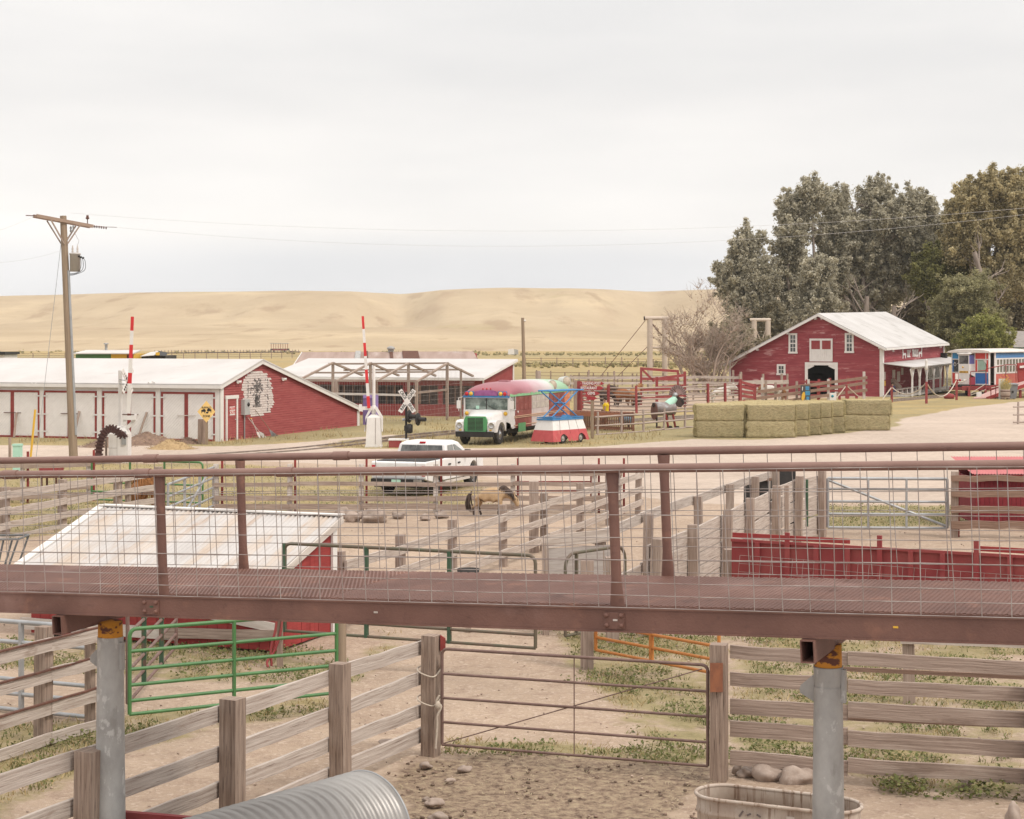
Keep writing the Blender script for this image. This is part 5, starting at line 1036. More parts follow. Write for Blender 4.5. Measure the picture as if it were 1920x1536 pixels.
 mb = MB(Mx); mb.box((-hw, y0-.02, 1.05), (hw, y0+.9, 1.66)); mb.box((-hw, y0, 1.66), (-hw+.08, y0+.10, 2.3)); mb.box((hw-.08, y0, 1.66), (hw, y0+.1, 2.3)); mb.box((-hw, y0, 2.24), (hw, y0+.1, 2.33))
 mb.prism([(hw-.03, y0-.1, 1.05), (hw-.03, y0+.95, 1.05), (hw-.03, y0+.95, .75), (hw-.03, y0+.55, .70), (hw-.03, y0+.2, .98)], (.03, 0, 0))
 mb.build('cowl', m_bw, b)
 mb = MB(Mx); mb.box((-hw+.09, y0+.02, 1.67), (-.025, y0+.04, 2.235)); mb.box((.025, y0+.02, 1.67), (hw-.09, y0+.04, 2.235)); mb.build('windscreen', M('windscreen_glass', (.08, .11, .10), (.24, .29, .265), rough=.1, spec=.7, scale=(2.2, 2.2, 3), ramp=(.42, .6)), b)  # windscreen colour mottled light and dark to paint in reflections
 mb = MB(Mx); mb.box((-.024, y0+.01, 1.661), (.024, y0+.06, 2.239)); mb.tube([(.1, y0-.0, 1.86), (.5, y0-.02, 1.68)], .014, 5); mb.build('wiper', m_black, b)
 MB(Mx).box((-.55, y0+.0, 1.70), (-.38, y0+.015, 1.86)).build('paper_notice', m_mint, b)
 mb = MB(Mx); mb.box((hw-.005, y0+.12, 1.68), (hw+.012, y0+.93, 2.28)); mb.build('driver_window', m_glass, b); mb = MB(Mx)
 for yy in (y0+.1, y0+.5, y0+.92): mb.box((hw+.0, yy, 1.66), (hw+.03, yy+.04, 2.3))
 mb.box((hw, y0+.1, 1.63), (hw+.03, y0+.96, 1.67)); mb.build('window_trim', m_bw, b)
 sec = [(1.52, 2.36, 2.40), (1.56, 2.34, 2.56), (1.68, 2.33, 2.68), (1.95, 2.33, 2.80), (2.5, 2.33, 2.92), (3.4, 2.33, 2.99), (6, 2.33, 3.02), (9.5, 2.33, 3.02), (11.0, 2.33, 2.97), (11.6, 2.33, 2.84), (11.85, 2.33, 2.6), (11.92, 2.33, 2.36)]
 vs, fs = [], []; n = 22
 for (y, zgut, zc) in sec:
  for j in range(n+1):
   a = math.pi*j/n; cx, sz = math.cos(a), math.sin(a); x = (hw+.02)*math.copysign(abs(cx)**.62, cx); z = zgut+(zc-zgut)*abs(sz)**.72; vs.append((x, y, z))
 for i in range(len(sec)-1):
  for j in range(n): a = i*(n+1)+j; fs.append((a, a+1, a+n+2, a+n+1))
 rf = MB(Mx).add(vs, fs, 0, True); rf.add(vs[:n+1], [tuple(range(n+1))]); rf.add(vs[-n-1:], [tuple(range(n+1))[::-1]]); rf = rf.build('roof', m_roof, b)
 mb = MB(Mx); mb.prism([(-.62, 1.50, 2.36), (.62, 1.50, 2.36), (.60, 1.53, 2.56), (.35, 1.58, 2.63), (-.35, 1.58, 2.63), (-.60, 1.53, 2.56)], (0, -.03, 0)); mb.build('destination_panel', m_pur, rf)
 mb = MB(Mx); mb.box((-hw-.02, 1.49, 2.27), (hw+.02, 1.53, 2.355)); mb.box((-1.1, 1.485, 2.35), (-.64, 1.52, 2.58)); mb.box((.64, 1.485, 2.35), (1.1, 1.52, 2.58)); mb.build('light_band', m_blue, rf)
 for x, m_ in ((-1.0, 'r'), (-.78, 'y'), (.78, 'y'), (1.0, 'r')): MB(Mx).lathe([(.095, 0), (.10, .05), (.085, .08), (0, .095)], 14, 0, (x, 1.486, 2.46), (0, -1, 0)).build('warning_light', m_yellow if m_ == 'y' else M('red_lens', (.5, .02, .03), rough=.3) if 'red_lens' not in bpy.data.materials else bpy.data.materials['red_lens'], rf)
 for x in (-.2, 0, .2): MB(Mx).blob((x, 1.62, 2.70), .04, 1, 0).build('marker_light', bpy.data.materials['red_lens'], rf)
 mb = MB(Mx); y = 1.6
 while y < y1: h = random.uniform(.05, .13); mb.box((hw+.021, y, 2.33-.02), (hw+.035, y+.22, 2.33+h)); y += .221
 mb.build('green_drip_edge', M('drip_green', (.26, .50, .27), (.20, .42, .22), rough=.5), rf); mb = MB(Mx); mb.box((-.25, 4.1, 3.0), (.25, 4.6, 3.07)); mb.build('roof_hatch', m_roof, rf)
 md = M('tan_drum_lid', (.50, .42, .33), (.40, .33, .26), scale=(5, 5, 5)); mdr = M('pale_drum', (.55, .55, .52), rough=.6)
 for (px, py) in ((1031, 724), (1069.5, 716.5)):
  t_ = (9.0 if px < 1050 else 11.6); c_ = V(hw-.08, t_, 2.70 if px < 1050 else 2.84); d = V(.75, -.55, .1).normalized()
  dm = MB(Mx).lathe([(.30, -.45), (.30, 0), (.27, .02), (.27, -.01), (0, -.01)], 20, 0, c_, d).build('roof_drum', mdr, rf); MB(Mx).lathe([(0, 0), (.255, 0), (.255, .02), (0, .03)], 20, 0, c_, d).build('drum_lid', md, dm)
 mb = MB(Mx); sec = [(.05, .42, 1.30, 1.34), (.12, .46, 1.38, 1.42), (.5, .56, 1.46, 1.50), (1.0, .70, 1.53, 1.57), (1.56, .88, 1.60, 1.66)]; vs, fs = [], []
 for (y, hwid, ze, zc) in sec:
  prof = [(-hwid, .72), (-hwid, ze-.12), (-hwid*.9, ze), (-hwid*.5, zc), (0, zc+.02), (hwid*.5, zc), (hwid*.9, ze), (hwid, ze-.12), (hwid, .72)]; vs += [(x, y, z) for x, z in prof]
 for i in range(len(sec)-1):
  for j in range(8): a = i*9+j; fs.append((a, a+1, a+10, a+9))
 mb.add(vs, fs, 0, True); mb.add(vs[:9], [tuple(range(9))]); hd = mb.build('hood', m_bw, b)
 mb = MB(Mx); pts = [(-.52, .62), (.52, .62), (.60, .80), (.60, 1.22), (.50, 1.40), (-.50, 1.40), (-.60, 1.22), (-.60, .80)]; mb.prism([(x, 0.05, z) for x, z in pts], (0, -.10, 0)); gr = mb.build('grille', m_bg, b)
 mb = MB(Mx)
 for k in range(10): z = .72+.062*k; mb.box((-.40, -.062, z), (-.012, -.049, z+.034)); mb.box((.012, -.062, z), (.40, -.049, z+.034))
 mb.build('grille_slot', m_black, gr)
 for sg in (-1, 1):
  mb = MB(Mx); vs, fs = [], []; sec = []
  for k in range(13):
   a = math.pi*k/12; yy = .88-.92*math.cos(a)*.98; zz = .62+.58*math.sin(a)**.8; sec.append((yy, zz))
  pts = [(-.04, .60)] + [(y, z) for y, z in sec if y > -.03] + [(1.8, .62)]
  outer = [(-.04, .62), (-.06, .95), (.0, 1.12), (.18, 1.20), (.6, 1.22), (1.2, 1.20), (1.6, 1.1), (1.6, .98)]
  arch = [(.88+.60*math.cos(math.pi*k/10), .50+.60*math.sin(math.pi*k/10)) for k in range(11)]
  poly = outer + [(1.58, .72)] + arch[0:1] + [(1.48, .55)] + arch + [(.26, .55)]
  poly = outer + [(1.55, .62)] + [(y, z) for y, z in arch if z > .6] + [(.24, .62)]
  x0 = .62*sg; mb.prism([(x0, y, z) for y, z in poly], (.42*sg, 0, 0)); wg = mb.build('wing', m_bw, b)
  MB(Mx).lathe([(.15, 0), (.155, .03), (.12, .035), (.11, .01), (0, .04)], 18, 0, (.83*sg, -.05, .96), (0, -1, 0)).build('headlight', m_chrome, wg); MB(Mx).box((.78*sg-.06, -.075, .70), (.78*sg+.06, -.055, .76)).build('side_light', m_yellow, wg)
  MB(Mx).lathe([(.10, 0), (.10, .03), (0, .04)], 14, 0, (1.02*sg, y0-.03, 1.48), (0, -1, 0)).build('indicator', m_yellow, b)
  mb = MB(Mx); mb.tube([(hw*sg+.02*sg, y0, 2.3), (hw*sg+.2*sg, y0-.18, 2.25), (hw*sg+.2*sg, y0-.18, 1.6)], .015, 5); mb.box((hw*sg+.2*sg-.10, y0-.20, 1.72), (hw*sg+.2*sg+.10, y0-.16, 2.12)); mb.build('mirror', m_white, b)
  wheel(b, Mx, .86*sg, .88, .50, .26, m_chrome); wheel(b, Mx, .92*sg, 8.3, .50, .40, m_rust)
 mb = MB(Mx); mb.box((-.98, -.20, .40), (.98, -.10, .66)); mb.box((-.5, -.1, .45), (-.4, .9, .58)); mb.box((.4, -.1, .45), (.5, .9, .58)); mb.build('bumper', m_black, b)
 mb = MB(Mx); mb.box((-.7, .4, .42), (.7, y1-1, .60)); mb.box((-1.0, y0+.4, .55), (1.0, y1-.3, .71)); mb.tube([(-.9, .88, .5), (.9, .88, .5)], .08, 8); mb.tube([(-.9, 8.3, .5), (.9, 8.3, .5)], .10, 8); mb.box((-.4, 3.0, .25), (.3, 3.8, .43)); mb.build('chassis', m_black, b)
 MB(Mx).box((hw+.04, 2.85, .52), (hw+.055, 4.0, .96)).build('green_board', m_bg, b); MB(Mx).lathe([(.055, 0), (.07, .02), (.05, .03), (0, .03)], 12, 0, (hw, 2.9, 1.52), (1, 0, 0)).build('fuel_cap', m_bw, b); MB(Mx).lathe([(.08, 0), (.08, .03), (0, .03)], 12, 0, (hw+.0, 1.9, .82), (1, 0, 0)).build('badge', m_bw, b)
bus()
def lift_cart():
 C = G(1038, 834); R_ = V(.61, .79, 0); L_ = V(-.79, .61, 0); Mx = frame_M(C, R_, L_); a, d = 3.05, 1.42
 t = thing('scissor_lift_cart', 'red and white skirted cart carrying a blue scissor lift in front of the bus', 'scissor lift', C)
 m_cr = M('coral_red', (.50, .095, .10), (.43, .075, .08), rough=.55, scale=(3, 3, 3), layers=[((.52, .24, .20), (3, 3, 1.5), .58, .74, .5), ((.50, .33, .12), (6, 6, 3), .70, .76, .7)]); m_cw = car_paint('cart_white', (.72, .70, .68))
 i1, h1, h2 = .28, .68, 1.16; i2 = .46
 def ring(z, i): return [(i*.55, i*.55, z), (a-i*.55, i*.55, z), (a-i*.55, d-i*.55, z), (i*.55, d-i*.55, z)]
 A, B, D = ring(.12, 0), ring(h1, .22), ring(h2, .44)
 mb = MB(Mx); mb.add(A+B, [(1, 2, 6, 5), (2, 3, 7, 6), (3, 0, 4, 7)])
 pts = [(0, .12)]
 for cx in (.95, 2.45): pts += [(cx-.34, .12)] + [(cx+.34*math.cos(math.pi*(1-k/8)), .12+.36*math.sin(math.pi*k/8)) for k in range(9)]
 pts += [(a, .12)]
 q = [(x, .121*(z-.12)/(h1-.12), z) for x, z in pts] + [B[1], B[0]]; mb.add(q, [tuple(range(len(q)))]); sk = mb.build('red_skirt', m_cr, t)
 mb = MB(Mx); mb.add(B+D, [(0, 1, 5, 4), (1, 2, 6, 5), (2, 3, 7, 6), (3, 0, 4, 7)]); mb.build('white_skirt', m_cw, t)
 mb = MB(Mx)
 for f in (.22, .5, .75): p0 = V(*A[0]).lerp(V(*A[1]), f)+V(0, -.006, .38); p2 = V(*D[0]).lerp(V(*D[1]), f)+V(0, -.008, 0); p0.y = .08; mb.bar(p0, p2, .012, .012)
 mb.build('panel_seam', m_rust, t)
 mb = MB(Mx); o = [V(*p) for p in ring(1.2, .42)]
 for k in range(4): mb.bar(o[k], o[(k+1) % 4], .06, .07); mb.bar(o[k]+Z*.09, o[(k+1) % 4]+Z*.09, .04, .04)
 mb.box((.5, .5, 1.2), (.85, .8, 1.34)); mb.prism([(1.7, .55, 1.2), (2.35, .55, 1.2), (2.1, .55, 1.38), (1.9, .55, 1.38)], (0, .3, 0)); mb.build('base_frame', m_blue, t)
 zt = 2.62
 for y in (.45, d-.45):
  MB(Mx).tube([(.45, y, 1.3), (2.65, y, zt-.05)], .035, 8).build('scissor_arm', m_blue, t); MB(Mx).tube([(2.6, y, 1.3), (.30, y, zt-.05)], .035, 8).build('scissor_arm', m_blue, t)
 MB(Mx).tube([(1.53, .4, 1.98), (1.53, d-.4, 1.98)], .035, 8).build('pivot_bar', m_blue, t)
 mb = MB(Mx)
 for y in (.42, d-.42): mb.tube([(.1, y, zt), (3.1, y, zt)], .04, 8)
 for x in (.1, 1.0, 2.2, 3.1): mb.tube([(x, .42, zt), (x, d-.42, zt)], .03, 8)
 mb.build('top_frame', m_blue, t)
 MR = Mx @ Matrix.Rotation(math.pi/2, 4, 'Z')
 for x in (.95, 2.45):
  for y in (.19, d-.25):
   M2 = Mx @ Matrix.Translation((x, y, 0)) @ Matrix.Rotation(-math.pi/2, 4, 'Z'); wheel(t, M2, 0, 0, .26, .16, m_concrete)
lift_cart()
def pickup():
 th = math.radians(19); L_ = V(math.sin(th), math.cos(th), 0); W_ = V(math.cos(th), -math.sin(th), 0); C0 = V(-4.66, 58.3, 0); O = C0 + W_*.97; Mx = frame_M(O, W_, L_)
 t = thing('pickup_truck', 'white four door pickup parked beyond the paddock fence', 'pickup truck', O); mw = car_paint('pickup_white', (.74, .73, .725), rough=.3)
 hw, Ln = .97, 5.55
 def arch(c_, r=.47): return [(c_+r*math.cos(math.pi*k/10), .44+r*math.sin(math.pi*k/10)) for k in range(11)]
 bot = [(5.5, .50)] + [(5.5, .45)] + arch(4.55) + arch(1.12) + [(.02, .56)]
 prof = [(.0, .62), (.0, 1.10), (.04, 1.14), (1.9, 1.15), (3.9, 1.16), (4.6, 1.13), (5.3, 1.05), (5.52, .92), (5.55, .6)] + bot
 mb = MB(Mx); mb.prism([(-hw, y, z) for y, z in prof], (2*hw, 0, 0)); body = mb.build('body', mw, t)
 y0, y1 = 1.98, 4.25; b_ = [(-hw+.02, y0, 1.14), (hw-.02, y0, 1.14), (hw-.02, y1, 1.14), (-hw+.02, y1, 1.14)]; tz = 1.73
 sec = [(y0, hw-.03, 1.14), (y0+.06, hw-.07, 1.45), (y0+.12, hw-.15, 1.64), (y0+.25, hw-.22, 1.71)]
 vs = [(-.94, y0, 1.14), (.94, y0, 1.14), (.94, 4.25, 1.14), (-.94, 4.25, 1.14), (-.84, y0+.13, 1.62), (.84, y0+.13, 1.62), (.82, 3.45, 1.62), (-.82, 3.45, 1.62), (-.68, y0+.26, 1.70), (.68, y0+.26, 1.70), (.66, 3.28, 1.70), (-.66, 3.28, 1.70)]
 fs = [(0, 1, 5, 4), (1, 2, 6, 5), (2, 3, 7, 6), (3, 0, 4, 7), (4, 5, 9, 8), (5, 6, 10, 9), (6, 7, 11, 10), (7, 4, 8, 11), (8, 9, 10, 11)]
 cab = MB(Mx).add(vs, fs).build('cab', mw, t)
 bv_ = cab.modifiers.new('soften', 'BEVEL'); bv_.width = .05; bv_.segments = 3; bv2 = body.modifiers.new('soften', 'BEVEL'); bv2.width = .035; bv2.segments = 2
 def onface(a, b, c_, d, u0, u1, v0, v1, o):
  a, b, c_, d = map(V, a and [a[0]], [0], [0], [0]) if False else (Vector(a), Vector(b), Vector(c_), Vector(d)); n = (b-a).cross(d-a).normalized()
  f = lambda u, v_: (a.lerp(b, u)).lerp(d.lerp(c_, u), v_) + n*o; return [f(u0, v0), f(u1, v0), f(u1, v1), f(u0, v1)]
 R = (vs[0], vs[1], vs[5], vs[4]); Sd = (vs[1], vs[2], vs[6], vs[5])
 for (u0, u1) in ((.07, .38), (.385, .62), (.625, .93)): MB(Mx).add(onface(*R, u0, u1, .10, .90, .012), [(0, 1, 2, 3)]).build('rear_window', m_glass, cab)
 MB(Mx).box((-.10, y0+.13, 1.63), (.10, y0+.22, 1.69)).build('brake_light', bpy.data.materials['red_lens'], cab)
 mg = M('tinted_glass', (.10, .11, .10), (.2, .2, .18), rough=.12, spec=.7, scale=(1.2, 1.2, 1.2))
 for (pts) in ([(.06, .12), (.37, .12), (.45, .9), (.12, .9)], [(.43, .12), (.86, .12), (.80, .45), (.60, .9), (.50, .9)]):
  a, b, c_, d = map(Vector, Sd); n = (b-a).cross(d-a).normalized(); q = [(a.lerp(b, u)).lerp(d.lerp(c_, u), v_)+n*.012 for u, v_ in pts]; MB(Mx).add(q, [tuple(range(len(q)))]).build('side_window', mg, cab)
 MB(Mx).box((hw+.02, 3.55, 1.16), (hw+.20, 3.68, 1.36)).build('mirror', m_black, t)
 MB(Mx).box((hw+.003, 2.95, .92), (hw+.03, 3.15, .97)).build('handle', m_black, t); MB(Mx).box((hw+.003, 2.05, .92), (hw+.03, 2.25, .97)).build('handle', m_black, t)
 MB(Mx).box((-.86, .2, .98), (.86, 1.93, 1.165)).build('bed_liner', m_black, body)
 mb = MB(Mx); mb.box((-.90, -.20, .42), (.90, .0, .58)); mb.box((-.86, -.02, .30), (.86, .6, .44)); bp = mb.build('bumper', m_black, t); MB(Mx).box((-.16, -.215, .47), (.16, -.201, .57)).build('number_plate', m_mint, bp); MB(Mx).box((.62, -.215, .43), (.9, -.195, .58)).build('bumper_end', m_chrome, bp)
 for sg in (-1, 1): MB(Mx).box((sg*.89-.06, -.014, .68), (sg*.89+.06, .0, 1.02)).build('tail_light', bpy.data.materials['red_lens'], body)
 MB(Mx).box((-.72, -.008, .66), (.72, .0, 1.06)).build('tailgate', mw, body)
 for y in (1.12, 4.55):
  for sg in (-1, 1): wheel(t, Mx, sg*(hw-.14), y, .39, .27, m_chrome)
 mb = MB(Mx); mb.box((-.6, .3, .35), (.6, 5.2, .52)); mb.tube([(-.8, 1.12, .39), (.8, 1.12, .39)], .08, 8); mb.blob((0, 1.12, .36), .17, 1, 0); mb.build('chassis', m_black, t)
 MB(Mx).box((hw-.1, 1.66, .33), (hw+.06, 4.0, .40)).build('side_step', m_whitewood, t)
pickup()
def bale_mesh(seed, L_=2.55, D=1.18, Hh=.87):
 r = random.Random(seed); nx, ny, nz = 26, 12, 10; mb = MB(); vid = {}; vs, fs, ms = [], [], []
 def pt(i, j, k):
  if (i, j, k) in vid: return vid[(i, j, k)]
  x, y, z = i/nx*2-1, j/ny*2-1, k/nz*2-1
  q = Vector((x*L_/2, y*D/2, z*Hh/2)); c_ = [.10, .08, .07]
  lim = Vector((L_/2-c_[0], D/2-c_[1], Hh/2-c_[2])); cl = Vector((max(-lim.x, min(lim.x, q.x)), max(-lim.y, min(lim.y, q.y)), max(-lim.z, min(lim.z, q.z)))); dlt = q-cl
  dl = Vector((dlt.x/c_[0], dlt.y/c_[1], dlt.z/c_[2])); m_ = max(abs(dl.x), abs(dl.y), abs(dl.z));
  if dl.length > 1e-6: dl = dl*(m_/dl.length); q = cl+Vector((dl.x*c_[0], dl.y*c_[1], dl.z*c_[2]))
  n1 = mnoise.noise(q*2.2+Vector((seed*7.3, 0, 0))); n2 = mnoise.noise(q*9+Vector((0, seed*3.1, 0))); g = .036*n1+.028*n2
  if abs(abs(x)-1) < .01: g += .09*mnoise.noise(Vector((seed, q.y*3, q.z*3)))+.04*mnoise.noise(Vector((seed, q.y*9, q.z*7)))
  for sg in (-.36, -.12, .12, .36):
   if abs(q.y-sg*D) < .05 and abs(z) > .95: g -= .012
   if abs(q.z-sg*Hh*1.1) < .04 and abs(y) > .95: g -= .014
  q = q+q.normalized()*g
  vid[(i, j, k)] = len(vs); vs.append(q+Z*Hh/2); return vid[(i, j, k)]
 for i in range(nx):
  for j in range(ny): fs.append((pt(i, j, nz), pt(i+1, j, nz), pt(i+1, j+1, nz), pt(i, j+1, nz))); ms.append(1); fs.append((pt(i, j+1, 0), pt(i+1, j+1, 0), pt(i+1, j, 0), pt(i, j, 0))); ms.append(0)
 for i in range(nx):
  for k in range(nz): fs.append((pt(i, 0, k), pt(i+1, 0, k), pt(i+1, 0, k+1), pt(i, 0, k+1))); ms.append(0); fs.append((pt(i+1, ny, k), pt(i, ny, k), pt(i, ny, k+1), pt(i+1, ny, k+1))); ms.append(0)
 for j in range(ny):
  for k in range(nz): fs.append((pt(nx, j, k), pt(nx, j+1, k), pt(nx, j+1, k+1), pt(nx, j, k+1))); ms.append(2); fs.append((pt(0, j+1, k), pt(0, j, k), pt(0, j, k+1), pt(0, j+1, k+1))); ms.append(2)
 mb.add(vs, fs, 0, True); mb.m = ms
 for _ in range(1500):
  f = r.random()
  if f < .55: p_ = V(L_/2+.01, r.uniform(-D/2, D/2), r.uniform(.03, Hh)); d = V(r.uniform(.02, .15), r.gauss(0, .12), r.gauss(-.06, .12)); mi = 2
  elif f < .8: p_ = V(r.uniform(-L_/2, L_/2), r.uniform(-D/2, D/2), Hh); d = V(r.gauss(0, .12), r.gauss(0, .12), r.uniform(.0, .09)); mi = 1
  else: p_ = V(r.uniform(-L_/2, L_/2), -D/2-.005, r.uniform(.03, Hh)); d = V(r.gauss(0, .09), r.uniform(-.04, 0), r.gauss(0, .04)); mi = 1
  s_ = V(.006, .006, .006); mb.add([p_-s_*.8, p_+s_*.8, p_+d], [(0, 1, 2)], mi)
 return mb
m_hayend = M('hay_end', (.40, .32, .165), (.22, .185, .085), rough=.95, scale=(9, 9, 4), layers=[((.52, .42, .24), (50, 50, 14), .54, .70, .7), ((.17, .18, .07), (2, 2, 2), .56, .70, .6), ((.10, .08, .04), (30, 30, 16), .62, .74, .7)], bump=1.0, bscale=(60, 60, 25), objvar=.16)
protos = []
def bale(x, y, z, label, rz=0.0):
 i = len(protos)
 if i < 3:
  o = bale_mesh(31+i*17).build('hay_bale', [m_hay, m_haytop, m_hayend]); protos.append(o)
 else: o = protos[(i*7) % 3].copy(); COL.objects.link(o); protos.append(o)
 o.location = (x, y, z); o.rotation_euler = (0, 0, rz+random.uniform(-.015, .015)); tag(o, label, 'hay bale', 'big rectangular hay bales')
b1 = GX(1350, 92.3); b2 = GX(1447, 92.2); b3 = GX(1627, 99.4); row = V(.86, 1.25, 0)
lv = ('lower', 'upper')
for k in range(2):
 bale(b1.x, b1.y+.6, .87*k, f'{lv[k]} front hay bale of the stack beside the barrel horse'); bale(b2.x-.05+.03*k, b2.y+.6, .87*k, f'{lv[k]} front hay bale right of the dark vertical gap', .0)
for r_ in range(1, 5):
 for k in range(2):
  for (bb, nm) in ((b1, 'end'), (b2, 'side')):
   if bb is b1 and k == 0: continue
   q = bb+row*r_; nth = ('', 'second', 'third', 'fourth', 'rearmost')[r_]
   bale(q.x+random.uniform(-.06, .06)+(.04 if k == 0 else 0), q.y+.6, .87*k, (f'{lv[k]} hay bale in the {nth} row of the exposed right flank' if bb is b2 else f'upper hay bale in the {nth} row behind the stack beside the barrel horse'))
for k in range(2): bale(b3.x+(.05 if k else -.05), b3.y+.6, .87*k, f'{lv[k]} hay bale of the separate short stack at the gravel edge')
M('stripe_red', (.60, .035, .04), rough=.5)
def gate_right():
 Y = 84.5; X = lambda px: (px-CX)/F*Y; zz = lambda py: H-(py-YH)*Y/F; c_ = V(X(701), Y, 0)
 t = thing('crossing_gate', 'raised red and white striped crossing gate on a white cabinet beside the rails', 'crossing gate', c_)
 mb = MB(); w0, w1, d = .37, .31, .33
 vs = [(c_.x-w0, Y-d, .08), (c_.x+w0, Y-d, .08), (c_.x+w0, Y+d, .08), (c_.x-w0, Y+d, .08), (c_.x-w1, Y-d*.85, 1.42), (c_.x+w1, Y-d*.85, 1.42), (c_.x+w1, Y+d*.85, 1.42), (c_.x-w1, Y+d*.85, 1.42), (c_.x-.12, Y-.12, 1.56), (c_.x+.12, Y-.12, 1.56), (c_.x+.12, Y+.12, 1.56), (c_.x-.12, Y+.12, 1.56)]
 mb.add(vs, [(0,1,5,4), (1,2,6,5), (2,3,7,6), (3,0,4,7), (4,5,9,8), (5,6,10,9), (6,7,11,10), (7,4,8,11), (8,9,10,11)]); mb.box((c_.x-.40, Y-.36, 0), (c_.x+.40, Y+.36, .079)); mb.build('cabinet', m_white, t)
 mb = MB(); mb.bar((c_.x+.10, Y-d-.004, .15), (c_.x+.10, Y-d*.88-.004, 1.4), .012, .012); mb.build('door_seam', m_rust, t)
 MB().tube([(c_.x, Y, 1.5), (c_.x, Y, zz(686))], .075, 12).build('mast', m_white, t); MB().lathe([(.11, 0), (.11, .35), (.08, .4)], 12, 0, (c_.x, Y, 1.6)).build('mast_collar', m_white, t)
 for sx_, in ((-1,), (1,)):
  MB().prism([(c_.x+sx_*.42-.03, Y-.2, .75), (c_.x+sx_*.42+.03, Y-.2, .75), (c_.x+sx_*.42+.03, Y-.2, 1.45), (c_.x+sx_*.15, Y-.2, 1.95), (c_.x+sx_*.05, Y-.2, 1.85), (c_.x+sx_*.36, Y-.2, 1.35)], (0, .10, 0)).build('counterweight', m_white, t)
 mb = MB(); mb.box((c_.x-.62, Y-.22, 1.78), (c_.x-.05, Y-.16, 1.95)); mb.box((c_.x-.70, Y-.25, 1.72), (c_.x-.56, Y-.12, 2.05)); mb.build('arm_bracket', m_white, t)
 a, b = V(X(692.5), Y-.28, zz(765)), V(X(681), Y-.28, zz(593))
 for k, (f0, f1, r) in enumerate(((0, .13, 1), (.13, .27, 0), (.27, .42, 1), (.42, .565, 0), (.565, .71, 1), (.71, .86, 0), (.86, 1, 1))):
  MB().bar(a.lerp(b, f0), a.lerp(b, f1), .15-.05*k/8, .04, V(0, 1, 0)).build('gate_arm', bpy.data.materials['stripe_red'] if (k % 2 == 0) else m_white, t)
 return Y
def arm(t, a, b, spec, w0=.15, w1=.10):
 n = len(spec)
 for k, (f0, f1, r) in enumerate(spec): MB().bar(a.lerp(b, f0), a.lerp(b, f1), w0+(w1-w0)*k/n, .04, V(0, 1, 0)).build('gate_arm', bpy.data.materials['stripe_red'] if r else m_white, t)
gate_right()
def gate_left():
 Y = 74.0; X = lambda px: (px-CX)/F*Y; zz = lambda py: H-(py-YH)*Y/F; c_ = V(X(225), Y, 0)
 t = thing('crossing_gate', 'raised striped crossing gate on a white cabinet in front of the garage doors', 'crossing gate', c_)
 mb = MB(); mb.box((X(207), Y-.35, 0), (X(243), Y+.35, 1.2)); mb.add([(X(207), Y-.35, 1.2), (X(243), Y-.35, 1.2), (X(243), Y+.35, 1.2), (X(207), Y+.35, 1.2), (X(213), Y-.15, 1.52), (X(237), Y-.15, 1.52), (X(237), Y+.15, 1.52), (X(213), Y+.15, 1.52)], [(0,1,5,4), (1,2,6,5), (2,3,7,6), (3,0,4,7), (4,5,6,7)]); mb.build('cabinet', m_white, t)
 mb = MB(); mb.bar((X(223), Y-.352, .02), (X(223), Y-.352, 1.18), .012, .012); mb.bar((X(207), Y-.352, .62), (X(223), Y-.352, .62), .012, .012); mb.build('door_seam', m_concrete, t)
 MB().tube([(X(223.5), Y+.2, 1.4), (X(223.5), Y+.2, zz(695))], .085, 12).build('mast', m_white, t)
 mb = MB()
 for z in (zz(712), zz(720)): mb.bar((X(223), Y+.1, z), (X(241), Y-.1, z-.05), .03, .03)
 mb.build('sign_bracket', m_galvpipe, t)
 cc = V(X(240.5), Y-.12, zz(714)); d = V(.28, .96, 0); n = V(.96, -.28, 0); mb = MB()
 for sg in (-1, 1):
  a_ = cc-d*.43*sg-Z*.48; b_ = cc+d*.43*sg+Z*.48; MB().bar(a_+n*.02*sg, b_+n*.02*sg, .22, .02, n).build('crossbuck_blade', m_white, t)
  mk = MB()
  for k in range(8): p_ = a_.lerp(b_, .1+.1*k); mk.bar(p_+n*(.02*sg+.012), p_.lerp(b_, .06)+n*(.02*sg+.012), .12, .012, n)
  mk.build('blade_letter', m_black, t)
 mb = MB()
 mb.prism([(X(237), Y-.2, zz(800)), (X(241), Y-.2, zz(806)), (X(256), Y-.2, zz(790)), (X(258), Y-.2, zz(776)), (X(254), Y-.2, zz(776)), (X(251), Y-.2, zz(787))], (0, .12, 0)); mb.prism([(X(232), Y-.26, zz(795)), (X(236), Y-.26, zz(797)), (X(240), Y-.26, zz(785)), (X(236), Y-.26, zz(780))], (0, .05, 0)); mb.box((X(233), Y-.3, zz(787)), (X(257), Y-.22, zz(779))); mb.build('counterweight', m_white, t)
 mb = MB(); mb.box((X(232), Y-.4, zz(833)), (X(240), Y-.36, zz(808))); mb.build('control_box', m_galvpipe, t)
 a, b = V(X(243.5), Y-.28, zz(775)), V(X(251), Y-.28, zz(594))
 arm(t, a, b, ((0, .31, 0), (.31, .42, 1), (.42, .57, 0), (.57, .71, 1), (.71, .855, 0), (.855, 1, 1)), .17, .12)
gate_left()
